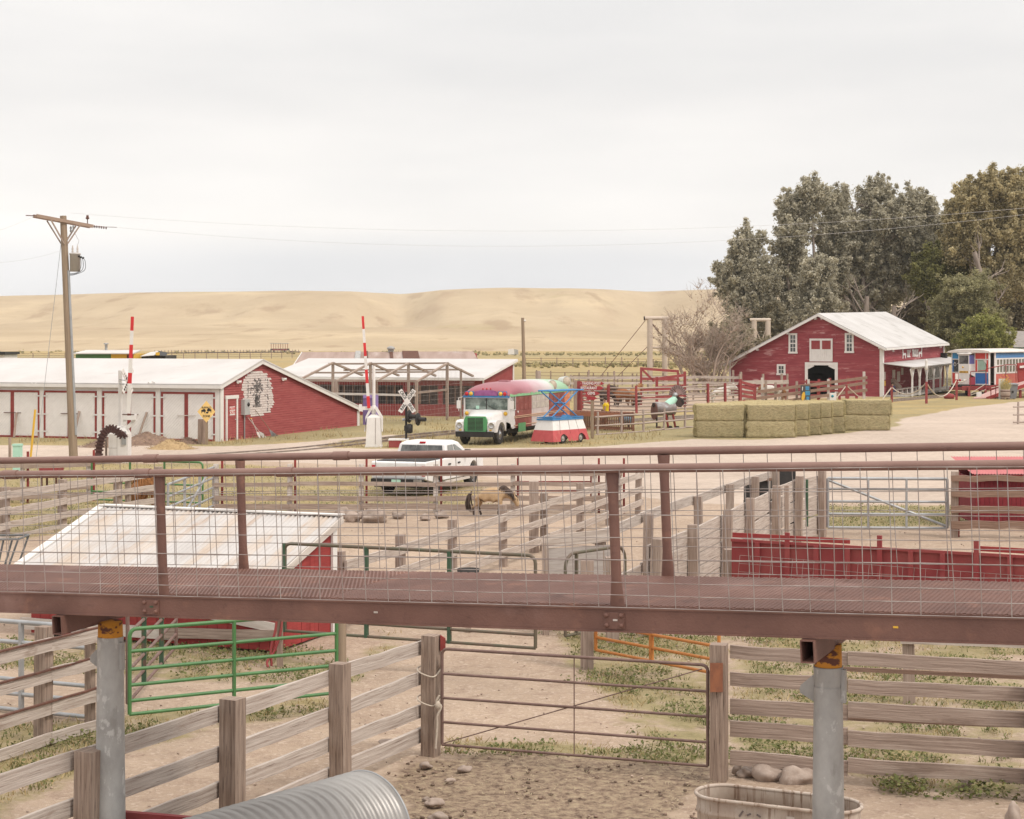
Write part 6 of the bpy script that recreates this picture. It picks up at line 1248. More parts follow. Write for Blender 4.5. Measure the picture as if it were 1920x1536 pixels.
def crossbuck():
 Y = 84.3; X = lambda px: (px-CX)/F*Y; zz = lambda py: H-(py-YH)*Y/F; c_ = V(X(761.5), Y, 0)
 t = thing('railroad_crossing_sign', 'black post with white railroad crossbuck and paired signal lamps', 'crossing sign', c_)
 MB().tube([(c_.x, Y, 0), (c_.x, Y, zz(735))], .055, 10).build('post', m_black, t)
 bb = MB(); bb.box((X(730), Y-.4, 0), (X(752), Y+.4, .34)); bb.build('red_base_box', m_red, t); bb = MB(); bb.box((X(730)-.02, Y-.42, .341), (X(752)+.36, Y+.42, .40)); bb.build('base_lid', m_white, t)
 cc = V(X(763.5), Y-.09, zz(752)); Lb = 1.26
 for sg, wd, off in ((1, 'RAILROAD', 0), (-1, 'CROSSING', -.02)):
  an = math.radians(57)*sg; d = V(math.cos(an), -.0, math.sin(an)); q = cc+V(0, off, 0); bl = MB().bar(q-d*Lb/2, q+d*Lb/2, .21, .015, V(0, -1, 0)).build('crossbuck_blade', m_white, t)
  w1, w2 = (wd[:4], wd[4:]); up = d.cross(V(0, 1, 0))*(-1 if False else 1)
  e = d if sg > 0 else d; up = V(-d.z, 0, d.x)
  half = Lb*.27; p1, p2 = q-d*half, q+d*half
  text(bl, w1, p1+V(0, -.012, 0), e, up, .2, m_black, .85, .002); text(bl, w2, p2+V(0, -.012, 0), e, up, .2, m_black, .85, .002)
 zl = zz(787); mb = MB(); mb.tube([(c_.x-.12, Y, zl), (c_.x+.62, Y-.05, zl+.02)], .035, 8); mb.build('lamp_arm', m_galvpipe, t); MB().lathe([(.03, 0), (.07, .05), (.07, .16), (0, .2)], 8, 0, (c_.x-.2, Y, zl), (1, 0, 0)).build('lamp_bracket', m_galvpipe, t)
 for dx, dz in ((.14, .16), (.56, .02)):
  q = V(c_.x+dx, Y-.05, zl+dz); d = V(.93, -.35, 0); lamp = MB().lathe([(0, 0), (.31, .0), (.31, .025), (.11, .03)], 20, 0, q, d).build('lamp_disc', m_black, t); MB().lathe([(.11, .0), (.10, .42), (.09, .42), (.10, .02)], 12, 0, q, d, arc=1).build('lamp_hood', m_black, lamp)
 mb = MB(); mb.lathe([(.05, 0), (.16, .05), (.16, .42), (.05, .46)], 12, 0, (c_.x+.16, Y-.03, zl-.66)); mb.build('bell', m_black, t)
 mb = MB(); mb.box((c_.x-.09, Y-.10, zz(808)), (c_.x+.09, Y+.06, zz(798))); mb.build('junction_box', m_black, t)
crossbuck()
def catenary(a, b, sag, n=24): return [Vector(a).lerp(Vector(b), i/n) - Z*sag*4*(i/n)*(1-i/n) for i in range(n+1)]
def utility_pole():
 base = GX(139, 72.4); top = P(118.5, 405, 72.6); t = thing('utility_pole', 'leaning wooden power pole with double crossarms and a grey transformer', 'utility pole', base)
 MB().tube([base-Z*.3, base.lerp(top, .5), top], [.185, .16, .135], 14).build('pole', m_pole, t)
 d = V(.80, .60, 0); up = (top-base).normalized(); ca = top-up*.22
 for off in (-.17, .17):
  n = V(-.6, .8, 0)*off; MB().bar(ca-d*1.22+n+Z*.17, ca+d*1.22+n-Z*.17, .10, .13).build('crossarm', m_wood_brown if off > 0 else M('crossarm_wood', (.36, .26, .2), (.27, .19, .145), scale=(2, 30, 30), coord='UV'), t)
  for sg in (-1, 1): MB().bar(ca+d*sg*.62+n*1.3-Z*(.08+.09*sg), ca-up*.95+n*.9+d*sg*.06, .05, .05).build('arm_brace', m_wood, t)
 for q in (ca+d*1.05-Z*.0,): MB().lathe([(.02, 0), (.02, .2), (.075, .22), (.075, .27), (.05, .3), (.06, .36), (0, .38)], 10, 0, q-Z*.08).build('insulator', m_rust, t)
 e1 = ca+d*1.22-Z*.17; mb = MB()
 for k in range(6): mb.lathe([(.0, 0), (.055, .01), (.055, .05), (0, .06)], 8, 0, e1+V(.1+.09*k, .03*k, -.01*k), V(1, .2, 0))
 mb.tube([e1, e1+V(1.0, .25, -.02)], .012, 5); mb.build('strain_insulator', m_rust, t)
 e0 = ca-d*1.22+Z*.17; MB().tube([e0, e0-V(.35, .1, -.01)], .02, 5).build('strain_insulator', m_rust, t)
 for (q, r_) in ((ca+d*.32-Z*.35, .05), (ca+d*.42-Z*.3, .035)): MB().lathe([(r_*.5, 0), (r_, .05), (r_*.6, .12), (r_, .2), (0, .28)], 8, 0, q-Z*.1).build('cutout_fuse', m_galvpipe, t)
 tc_ = base.lerp(top, .815)+V(.41, -.02, -.02); can = MB().lathe([(0, -.38), (.21, -.38), (.215, .32), (.24, .33), (.24, .36), (.18, .40), (0, .41)], 20, 0, tc_).build('transformer', M('transformer_grey', (.46, .43, .41), (.42, .39, .37), rough=.5), t)
 for dx in (-.1, .10): mb = MB(); mb.lathe([(.025, 0), (.045, .05), (.03, .1), (.045, .15), (.03, .2), (.02, .3)], 8, 0, tc_+V(dx, 0, .40)); mb.build('bushing', m_whitewood, can)
 mb = MB()
 for k in range(3): q = tc_+V(.2+.08*k, -.16+.03*k, .24-.03*k); mb.blob(q, .045, k, 0); mb.tube(catmull([q, q+V(.08, 0, -.15), q+V(.06, 0, -.5), q+V(-.12-.1*k, .02, -.68), q+V(-.62, .1, -.72)], 5), .011, 5)
 mb.build('service_lead', m_black, can)
 MB().tube(catmull([ca+d*.4-Z*.3, ca+d*.62-Z*.7, tc_+V(.16, 0, .9), tc_+V(.1, 0, .7)], 5), .008, 4).build('jumper_wire', m_concrete, t)
 MB().tube([base+(top-base)*.12+V(.15, -.08, 0), base+(top-base)*.78+V(.14, -.08, 0)], .055, 8).build('conduit', m_galvpipe, t)
 return base, top, e0, e1+V(1.0, .25, -.02)
PB, PT, PE0, PE1 = utility_pole()
for k, (a, b, sag, lab) in enumerate(((PE1, P(2050, 386, 68.5), 1.15, 'lower power line running from the pole across the tree tops'), (PT+V(.3, 0, .12), P(2050, 378, 70), .95, 'upper power line running from the pole across the tree tops'), (PE0, P(-300, 450, 60), .6, 'power line leaving the pole at the left edge'), (PT-Z*1.4, P(-200, 468, 60), .5, 'lower thin wire leaving the pole at the left edge'))):
 o = MB().tube(catenary(a, b, sag, 40), .0045, 4).build('power_line', M('bright_wire', (.62, .60, .585), rough=.4, metal=.3) if k == 0 else bpy.data.materials['bright_wire'], None, a); tag(o, lab, 'wire', 'overhead wires')
gw = MB().tube([P(115, 452, 72.5), GX(66, 72.0)], .010, 5).build('guy_wire', m_galvpipe, None, GX(66, 72.0)); tag(gw, 'thin guy wire slanting from the power pole to the ground', 'wire', 'overhead wires')
yg = MB().tube([GX(55.5, 70.5), P(66, 768, 70.5)], .045, 8).build('guy_guard', m_yellow, None, GX(55.5, 70.5)); tag(yg, 'slanting yellow plastic guy wire guard by the roadside', 'guy guard')
el = thing('electric_pedestal', 'pale mint green electric pedestal by the roadside', 'utility box', GX(33, 68)); c_ = GX(33, 68); mb = MB(); mb.box((c_.x-.15, 67.85, 0), (c_.x+.15, 68.15, 1.05)); mb.build('housing', m_mint, el); mb = MB(); mb.box((c_.x-.17, 67.83, 1.051), (c_.x+.17, 68.17, 1.13)); mb.build('lid', m_mint, el)
for px, Y, h, r_, lab in ((18.5, 72, 1.15, .06, 'short grey post left of the mint green pedestal'), (199, 74, 1.3, .05, 'thin wooden stake left of the white crossing cabinet')):
 q = GX(px, Y); tag(MB().tube([q, q+Z*h], r_, 8).build('stake', m_wood, None, q), lab, 'post')
for i, (pa, ya, pb, yb, lab) in enumerate(((38, 824, 32.5, 774, 'leaning post against the leftmost garage doors'), (149, 821, 150, 771, 'upright post against the garage door beside the power pole'), (268, 824, 276.5, 773, 'leaning post against the garage door right of the crossing cabinet'))):
 q = G(pa, ya); s_ = GFF.s_of(pb); tpt = GFF.p(s_, GFF.z_of(pb, yb), .07); q = GFF.p(GFF.s_of(pa), 0, .55); tag(MB().tube([q, tpt], .06, 8).build('leaning_post', m_wood, None, q), lab, 'post', 'posts leaning on the garage doors')
def chain_arch():
 Y = 73.0; pts = [(235, 813), (229.5, 817), (223, 813), (217, 806), (208.5, 803.5), (200.5, 806), (193, 815), (188.5, 828), (186, 840), (184.5, 856), (183.5, 872)]
 q = catmull([P(x, y, Y) for x, y in pts], 4); q[-1].z = 0.0; t = thing('crawler_chain', 'arched rusty brown crawler track chain welded beside the white crossing cabinet', 'chain sculpture', V(q[-1].x, Y, 0)); m_ch = M('dark_rust_chain', (.10, .05, .045), (.065, .032, .03), rough=.8)
 mb = MB(); L_ = 0
 for i in range(0, len(q)-2, 2):
  a, b = q[i], q[min(i+2, len(q)-1)]; c_ = (a+b)/2; mb.bar(a, b, .24, .13, V(0, 1, .01)); mb.bar(a.lerp(b, .3), a.lerp(b, .7), .34, .22, V(0, 1, .01))
 mb.build('chain_links', m_ch, t)
chain_arch()
def buffalo_sign():
 Y = 86.3; c_ = GX(387.5, Y); t = thing('warning_sign', 'yellow diamond buffalo zone sign on a wooden post before the garage', 'road sign', c_); MB().bar(c_-Z*.2, c_+Z*2.0, .12, .12, rough=.004, seg=3).build('post', m_pole, t)
 s_ = V(c_.x, Y-.08, H-(772-YH)*Y/F); h = .44; dm = MB().prism([s_+V(0, 0, -h*1.22), s_+V(h, 0, 0), s_+V(0, 0, h*1.22), s_+V(-h, 0, 0)], V(0, .015, 0)).build('sign_plate', M('sign_yellow', (.78, .54, .20), (.72, .48, .17), rough=.5), t)
 f = s_+V(0, -.006, 0); X_ = V(1, 0, 0); text(dm, 'BUFFALO', f+Z*.20, X_, Z, .13, m_black, .85, .002); text(dm, 'ZONE', f-Z*.22, X_, Z, .15, m_black, .9, .002)
 for cx, cz, k in ((-.16, .02, 1), (.16, .05, -1), (.02, -.06, .55)):
  sc = abs(k)*.19; sg = 1 if k > 0 else -1; prof = [(-.5, .1), (-.42, .36), (-.1, .45), (.25, .62), (.5, .5), (.72, .2), (.66, -.12), (.45, -.16), (.42, -.5), (.30, -.5), (.28, -.15), (-.22, -.12), (-.28, -.5), (-.40, -.5), (-.42, -.1)]
  MB().prism([f+V(cx+x*sc*sg, 0, cz+y*sc) for x, y in prof], V(0, .003, 0)).build('animal_silhouette', m_black, dm)
buffalo_sign()
q = GX(380, 86.9); st = MB().tube([q-Z*.1, q+Z*.6, q+Z*1.22], [.25, .245, .235], 12).build('timber_stump', M('stump_wood', (.36, .27, .22), (.22, .155, .12), scale=(14, 14, 1), layers=[((.12, .08, .06), (20, 20, 1), .58, .7, .8)]), None, q); tag(st, 'thick weathered stump post beside the buffalo zone sign', 'post')
def heap(px, py, rx, ry, hgt, lab, mat_, seed):
 q = G(px, py); mb = MB(); n, m_ = 40, 14; vs, fs = [], []
 for i in range(m_+1):
  f = i/m_
  for j in range(n):
   a = 2*math.pi*j/n; k = 1+.22*mnoise.noise(Vector((math.cos(a)*1.5, math.sin(a)*1.5, seed))); z = hgt*(math.cos(f*math.pi)*.5+.5)*(1+.45*mnoise.noise(Vector((f*3*math.cos(a), f*3*math.sin(a), seed+9)))); vs.append(q+V(rx*f*k*math.cos(a), ry*f*k*math.sin(a), z-.02 + .05*(1-f)*mnoise.noise(Vector((f*16*math.cos(a), f*16*math.sin(a), seed)))))
 for i in range(m_):
  for j in range(n): fs.append((i*n+j, i*n+(j+1) % n, (i+1)*n+(j+1) % n, (i+1)*n+j))
 mb.add(vs, fs, 0, True); rr = random.Random(seed)
 for _ in range(500):
  f = rr.random()**.6; a = rr.uniform(0, 6.28); p_ = q+V(rx*f*math.cos(a), ry*f*math.sin(a), hgt*(math.cos(f*math.pi)*.5+.5)+.01); d = V(rr.gauss(0, .12), rr.gauss(0, .12), rr.uniform(0, .1)); mb.add([p_-V(.01, 0, 0), p_+V(.01, 0, .005), p_+d], [(0, 1, 2)])
 return tag(mb.build('straw_heap', mat_, None, q), lab, 'heap', 'heaps of old bedding before the garage')
m_soil = M('old_bedding', (.25, .165, .12), (.15, .095, .07), scale=(6, 6, 6), layers=[((.42, .30, .17), (12, 12, 12), .54, .68, .7)], bump=.8, bscale=(20, 20, 20)); m_straw = M('straw', (.45, .32, .17), (.32, .215, .11), scale=(9, 9, 9), bump=.8, bscale=(30, 30, 30))
heap(200, 838, 1.5, 1.0, .42, 'dark bedding heap left of the crossing cabinet', m_soil, 1); heap(275, 833, 1.7, 1.4, .55, 'largest dark bedding heap behind the crossing cabinet', m_soil, 2); heap(322, 842, 1.35, .8, .45, 'pale straw heap nearest to the road', m_straw, 3); heap(350, 832, 1.0, .8, .28, 'low flat bedding heap beside the stump post', m_soil, 4)
def signpost():
 Y = 91.8; c_ = GX(1110.5, Y); zz = lambda py: H-(py-YH)*Y/F; X = lambda px: (px-CX)/F*Y; t = thing('direction_signpost', 'wooden post with red arrow boards pointing to trading post and restaurant', 'signpost', c_)
 MB().bar(c_-Z*.2, V(c_.x, Y, zz(712)), .165, .165, rough=.004, seg=4).build('post', m_pole, t)
 m_sr = M('arrow_board_red', (.32, .035, .04), (.27, .03, .035), rough=.6)
 for (x0, x1, ya, yb, wd, sx_, off) in ((1087, 1133, 715.5, 722.5, 'TRADING POST', 1.05, 0), (1086, 1132, 724, 731.5, 'RESTAURANT', 1.05, -.5), (1096, 1125, 734, 741.5, 'GEMS', 1.0, -.1), (1098, 1120, 743.5, 750, '', 1, 0)):
  z0, z1 = zz(yb), zz(ya); zm = (z0+z1)/2; y = Y-.11; pts = [(X(x0), z0), (X(x1)-.18, z0), (X(x1), zm), (X(x1)-.18, z1), (X(x0), z1), (X(x0)+.08, zm)]
  bd = MB().prism([(x, y, z) for x, z in pts], (0, .025, 0)).build('arrow_board', m_sr, t)
  if wd: text(bd, wd, V((X(x0)+X(x1))/2-.04+off*.2, y-.006, zm), V(1, 0, 0), Z, .20, m_white, sx_*(.66 if len(wd) > 6 else .8), .002)
signpost()
cor = [G(1089, 771), G(1141, 773), G(1193.5, 775.5), V(*xy(1266, 125.2), 0), V(*xy(1328, 128.3), 0), V(*xy(1360, 130), 0), V(*xy(1386, 131.2), 0)]
cor = [V(*xy(px, Y), 0) for px, Y in ((1089, 125.6), (1141, 124.2), (1193.5, 122.6), (1266, 125.2), (1328, 128.3), (1360, 130), (1387, 131.4))]
RZ = [(.18+.26*k, .10, .10, 1, 1) for k in range(7)]
fence('pole_corral', 'corral of bleached horizontal poles on square red posts', [(p.x, p.y, 1.92, .19) for p in cor], RZ, m_red, m_log, 'corral fences by the barn', side=1, log=False, overhang=.15)
q = V(*xy(1085.5, 126), 0); tag(MB().bar(q, q+Z*2.15, .26, .26).build('gate_post', m_red, None, q), 'heavy red corner post behind the arrow boards', 'post')
q = V(*xy(1079, 127), 0); tag(MB().bar(q, q+Z*2.2, .26, .26, rough=.004, seg=3).build('gate_post', m_wood, None, q), 'heavy grey timber post beside the red corner post', 'post')
bk = [V(*xy(px, Y), 0) for px, Y in ((1070, 146), (1103, 146), (1152, 146), (1205, 147), (1300, 148), (1375, 147), (1388, 146.5))]
fence('plank_corral', 'grey plank fence closing the back of the pole corral', [(p.x, p.y, random.uniform(2.1, 2.6), .18) for p in bk], [(.5, .18, .05), (1.0, .2, .05), (1.5, .2, .05), (1.95, .22, .05)], m_wood, m_wood_grey, 'corral fences by the barn', side=-1, seg=3)
bk2 = [V(*xy(px, Y), 0) for px, Y in ((1388, 146), (1430, 147), (1466, 148), (1476, 148))]
fence('plank_corral', 'pale two board fence along the foot of the barn', [(p.x, p.y, 2.25, .2) for p in bk2], [(1.55, .34, .05), (.9, .25, .05)], m_wood, m_wood_grey, 'corral fences by the barn', side=-1, seg=3)
br = [(1394, 138, 1.5), (1429, 139.5, 2.1), (1436, 139.8, 1.9), (1454, 140.4, 1.7), (1494, 142, 1.75), (1516, 142.8, 1.9), (1534, 143.2, 1.7), (1553, 143.8, 1.9), (1620, 146, 2.46)]
z_of = lambda py, Y: H-(py-YH)*Y/F
t = thing('board_fence', 'brown three rail fence rising towards the tall post in front of the barn', 'fence', V(*xy(1394, 138), 0), 0, 'corral fences by the barn')
for px, Y, h in br: q = V(*xy(px, Y), 0); MB().bar(q-Z*.1, q+Z*h, .18 if px < 1610 else .26, .18, rough=.004, seg=3).build('post', m_whitewood if px in (1394, 1516, 1553, 1620, 1429) else m_redwood if px in (1534,) else m_wood, t)
for (p0, p1, p2) in (((1395, 738), (1520, 722), (1626, 708)), ((1395, 750.5), (1520, 733.5), (1626, 718)), ((1395, 763), (1520, 745.5), (1626, 731))):
 pts = [P(*p0, 137.8), P(*p1, 142.6), P(*p2, 145.8)]
 for a, b in zip(pts, pts[1:]): MB().bar(a, b, .06, .24, rough=.01, seg=3).build('rail', m_wood_brown, t)
rd = [(1475, 150, 1.5), (1513, 151, 1.7), (1535.5, 151, 1.72), (1556, 151, 1.82), (1574, 150, 1.85), (1590, 150, 1.95), (1606, 150, 1.95)]
t = thing('rail_fence', 'short red post and rail fence before the barn doorway', 'fence', V(*xy(1475, 150), 0), 0, 'corral fences by the barn')
for px, Y, h in rd: q = V(*xy(px, Y), 0); MB().bar(q, q+Z*h, .2, .2).build('post', m_red, t)
for z in (.35, .75, 1.15, 1.5): MB().bar(V(*xy(1503, 150.85), z), V(*xy(1572, 149.9), z), .06, .16).build('rail', m_red, t)
def red_frame(name, lab, a, b, h0, h1, zs, brace=False, w=.16):
 a, b = V(*a, 0), V(*b, 0); t = thing(name, lab, 'gate', a, 0, 'red timber gates of the corral')
 MB().bar(a, a+Z*h0, w, w).build('post', m_red, t); MB().bar(b, b+Z*h1, w, w).build('post', m_red, t)
 for z0, z1 in zs: MB().bar(a+Z*z0, b+Z*z1, .07, .2).build('rail', m_red, t)
 if brace: MB().bar(a+Z*(h0-.1), a.lerp(b, .35)+Z*(h0*.62), .07, .15).build('brace', m_red, t)
red_frame('swing_gate', 'tall red overhead gate frame at the back of the pole corral', xy(1202, 138), xy(1271, 140), 2.95, 2.7, [(2.85, 2.6), (2.05, 1.95), (1.2, 1.2), (.5, .5)], True)
red_frame('swing_gate', 'wide red swing gate with four boards behind the barrel horse', xy(1231.5, 131), xy(1284, 134), 2.35, 2.7, [(2.2, 2.42), (1.55, 1.62), (.85, .9), (.3, .3)], False, .2)
red_frame('swing_gate', 'red slatted hurdle gate beside the white topped fence', xy(1388, 132.5), xy(1415, 134), 2.15, 1.75, [(1.95, 1.6), (1.6, 1.32), (1.25, 1.02), (.9, .72), (.5, .4)], False, .22)
red_frame('swing_gate', 'small red gate leaf hidden behind the arrow boards', xy(1092, 130), xy(1112, 131), 1.6, 1.6, [(1.45, 1.2), (1.05, .8), (.6, .4)], True)
sr = [V(*xy(px, Y), 0) for px, Y in ((1120, 95.0), (1165, 96.5), (1206.5, 97.9), (1245, 100.2), (1284, 102.2), (1330, 104.5))]
fence('split_rail_fence', 'low pole fence in front of the barrel horse', [(p.x, p.y, 1.25, .14) for p in sr], [(.98, .10, .10, 1, 1), (.50, .10, .10, 1, 1), (.03, .09, .09, 1, 1)], m_log, m_log, None, side=-1, log=True, overhang=.2)
sr2 = [V(*xy(px, Y), 0) for px, Y in ((1909, 107), (1985, 108), (2040, 108.5))]
fence('split_rail_fence', 'bit of low pole fence standing alone on the gravel', [(p.x, p.y, 1.35, .14) for p in sr2], [(1.05, .09, .09, 1, 1), (.58, .09, .09, 1, 1), (.12, .09, .09, 1, 1)], m_log, m_log, None, side=-1, log=True, overhang=.35)
def crib():
 Y0, Y1 = 99.0, 101.5; a, b = V(*xy(1058, Y0+1.5), 0), V(*xy(1168, Y0-1.0), 0); d = (b-a).normalized(); n = V(-d.y, d.x, 0); t = thing('slatted_crib', 'long reddish brown slatted hay crib behind the low pole fence', 'feeder', a)
 Ln = (b-a).length; m_c = M('crib_wood', (.27, .13, .085), (.19, .09, .06), scale=(2, 20, 20), coord='UV', island=.15)
 for off in (0, 1.1):
  mb = MB(); s = 0
  while s < Ln: mb.bar(a+d*s+n*off+Z*.05, a+d*s+n*off+Z*.86, .06, .03, d); s += .125
  mb.build('slat_panel', m_c, t); MB().bar(a+n*off+Z*.92-n*.03, b+n*off+Z*.92-n*.03, .08, .22).build('top_rail', M('crib_orange', (.38, .17, .10), (.31, .13, .08), scale=(2, 20, 20), coord='UV') if off == 0 else m_c, t); MB().bar(a+n*off+Z*.16-n*.035, b+n*off+Z*.16-n*.035, .05, .1).build('bottom_rail', m_c, t)
 mb = MB(); s = .1
 while s < Ln: mb.bar(a+d*s+Z*1.06, a+d*s+n*1.1+Z*1.06, .07, .05); s += .26
 mb.build('cover_slats', m_c, t)
 for s in (.05, Ln*.5, Ln-.05):
  for off in (0, 1.1): MB().bar(a+d*s+n*off, a+d*s+n*off+Z*1.02, .12, .12).build('leg', m_c, t)
crib()
q = GX(1173, 100.4); br_ = thing('blue_barrel', 'blue plastic barrel on a low stand behind the pole fence', 'barrel', q); MB().lathe([(0, -.34), (.25, -.33), (.28, -.2), (.27, 0), (.28, .2), (.25, .33), (0, .34)], 16, 0, q+Z*.62, V(1, .3, 0)).build('drum', M('faded_blue_plastic', (.16, .28, .36), rough=.5), br_); mb = MB()
for dx in (-.2, .2):
 for dy in (-.2, .2): mb.bar(q+V(dx, dy, 0), q+V(dx*.8, dy*.8, .42), .05, .05)
mb.build('stand', m_black, br_)
def barrel_horse():
 q = GX(1246, 102.6); t = thing('barrel_horse', 'horse sculpture of a welded steel tank with red pipe legs and a fan mane', 'sculpture', q); ax = V(.93, .36, 0).normalized(); sd_ = V(-ax.y, ax.x, 0); c_ = q+Z*1.02; r = .39
 MB().lathe([(r-.02, -.62), (r, -.60), (r, .55), (r-.03, .62), (.2, .70), (0, .71)], 24, 0, c_+Z*.08, ax).build('tank_body', M('worn_tank', (.27, .24, .235), (.19, .15, .14), rough=.6, metal=.2, scale=(2, 2, 2), layers=[((.40, .42, .43), (2, 2, 4), .52, .68, .7)]), t)
 rm = c_-ax*.64-Z*.06; mb = MB(); pts = []
 for k in range(20): a = 2*math.pi*k/20; rr = .45*(1+.18*max(0, math.sin(a))*abs(math.sin(a))); pts.append(rm+sd_*(rr*.95*math.cos(a))+Z*(rr*math.sin(a)-.03))
 mb.prism(pts, -ax*.05); mb.build('rump_disc', M('brown_rust_plate', (.15, .07, .055), (.11, .05, .04)), t); MB().lathe([(.13, 0), (.13, .1), (.09, .1)], 12, 0, rm+Z*.38, -ax).build('tail_ring', m_black, t)
 nk = c_+ax*.42+Z*.28; hd = nk+ax*.38+Z*.58; MB().tube([nk-ax*.18, nk+ax*.02+Z*.2, hd-ax*.1-Z*.15], [.30, .25, .17], 14).build('neck', m_mint, t)
 MB().blob(hd-ax*.12+Z*.02, (.17, .17, .16), 4, .1).build('poll', m_galvpipe, t)
 he = hd+ax*.16-Z*.18; mb = MB(); mb.prism([he-ax*.12+Z*.16, he+ax*.22-Z*.02, he+ax*.34-Z*.28, he+ax*.12-Z*.52, he-ax*.30-Z*.34], sd_*.3); mb.build('head', M('dark_brown_plate', (.06, .038, .034), (.045, .028, .026)), t)
 mb = MB(); pts = [hd+Z*.02-ax*.56]
 for k in range(13): a = math.pi*(.97-k/12*.95); pts.append(hd+ax*(.56*math.cos(a)+.06)+Z*(.62*math.sin(a)-.02))
 mb.prism(pts, sd_*.05); mb.build('fan_mane', M('pinkish_rust', (.30, .20, .19), (.24, .155, .145), scale=(3, 3, 3)), t)
 mb = MB()
 for k in range(13): a = math.pi*(.97-k/12*.95); mb.tube([hd-sd_*.03+ax*(.36*math.cos(a)+.06)+Z*(.40*math.sin(a)), hd-sd_*.03+ax*(.60*math.cos(a)+.06)+Z*(.66*math.sin(a))], .012, 5)
 for k in range(8): a = -.9+k*.2; mb.tube([he+ax*.1-Z*.1, he+ax*(.1+.5*math.cos(a))-Z*(.1-.5*math.sin(a))], .014, 5)
 mb.build('bristle', m_black, t)
 MB().tube([hd-ax*.05+Z*.1, hd-ax*.14+Z*.34], .03, 6).build('ear', m_rust, t); MB().tube([hd-ax*.1-sd_*.16-Z*.04, hd+ax*.22-sd_*.16+Z*.06], .025, 6).build('eye_bar', m_rust, t)
 for (u, s_, dx, m_) in ((-.05, -.24, .18, m_redtrim), (.42, -.24, .16, m_redtrim), (.30, .24, .02, m_rust), (-.55, -.1, -.0, m_black)):
  tp_ = c_+ax*u+sd_*s_-Z*.22; ft = V(tp_.x, tp_.y, .03)+ax*dx; lg = MB().tube([tp_, ft], .065 if m_ is m_redtrim else .05, 8).build('leg', m_, t); MB().bar(ft-ax*.02+Z*.02, ft+ax*.22+Z*.02, .14, .09).build('foot', m_black if m_ is not m_black else m_rust, lg)
barrel_horse()
m_hf = M('cream_pipe', (.56, .47, .39), (.49, .40, .325), rough=.7, scale=(.5, .5, .5), layers=[((.42, .30, .23), (3, 3, .5), .62, .78, .6)])
def hframe(lab, Y, pa, pb, ytop, tops, dirx=0, bar_y=None, xb=False):
 a, b = GX(pa, Y), GX(pb, Y+dirx); zt = H-(ytop-YH)*Y/F; t = thing('pipe_gateway', lab, 'pipe frame', a, 0, 'cream pipe frames'); d = (b-a).normalized(); r = .27 if not xb else .30
 for q in (a, b): MB().tube([q, q+Z*(zt-.1)], r, 14).build('leg', m_hf, t)
 bm = MB().tube([a-d*tops[0]+Z*zt, b+d*tops[1]+Z*zt], .19, 14).build('cross_pipe', m_hf, t); MB().lathe([(0, 0), (.2, 0), (.2, .10), (0, .1)], 14, 0, a-d*(tops[0]+.09)+Z*zt, d).build('dark_pipe_end', m_dark, bm)
 if bar_y: z = H-(bar_y-YH)*Y/F; MB().tube([a+Z*z, b+Z*z], .1, 8).build('tie_bar', m_hf, t)
 if xb:
  for (q, w_) in ((a, b), (b, a)): MB().tube([q+Z*(zt-.5), w_+Z*(zt-4.5)], .05, 6).build('cross_cable', m_hf, t)
 return a, b, zt, d
ha, hb, hz_, hd_ = hframe('tall cream pipe frame with a dark open pipe end beside the bare tree', 170, 1218.5, 1246.5, 597, (.5, .35), 0, 652)
hframe('cream pipe frame with crossed cables standing behind the barn roof', 196, 1414, 1440, 600, (.5, .3), 0, None, True)
for k, (p0, p1, lab) in enumerate((((1210, 601, 170), (1126, 706, 168), 'long guy cable slanting left from the tall pipe frame'), ((1214, 650, 170), (1158, 706, 168), 'short guy cable below the long one of the pipe frame'))):
 o = MB().tube([P(*p0), P(*p1)], .03, 5).build('guy_cable', m_rust, None, P(*p1)); tag(o, lab, 'cable', 'cables of the pipe frame')
o = MB().tube(catenary(P(1222, 606, 170), P(1282, 652, 171), .5, 12), .06, 6).build('guy_cable', m_rust, None, P(1282, 652, 171)); tag(o, 'thick slack cable from the pipe frame into the bare tree', 'cable', 'cables of the pipe frame')
q = GX(984, 150); tp_ = P(980, 596, 150); lp_ = thing('lone_pole', 'tall bare wooden pole with a small lamp behind the bus', 'pole', q); MB().tube([q, tp_], [.17, .13], 10).build('pole', m_pole, lp_); MB().blob(tp_+V(.16, 0, -.25), (.14, .1, .09), 1, 0).build('lamp', m_white, lp_)
for px, py0, py1, Y, w_, lab in ((1009, 712, 696, 140, .42, 'pale post top sticking up behind the bus roof'), ):
 q = GX(px, Y); tag(MB().tube([q, P(px, py1, Y)], w_/2, 10).build('round_post', m_log, None, q), lab, 'post')
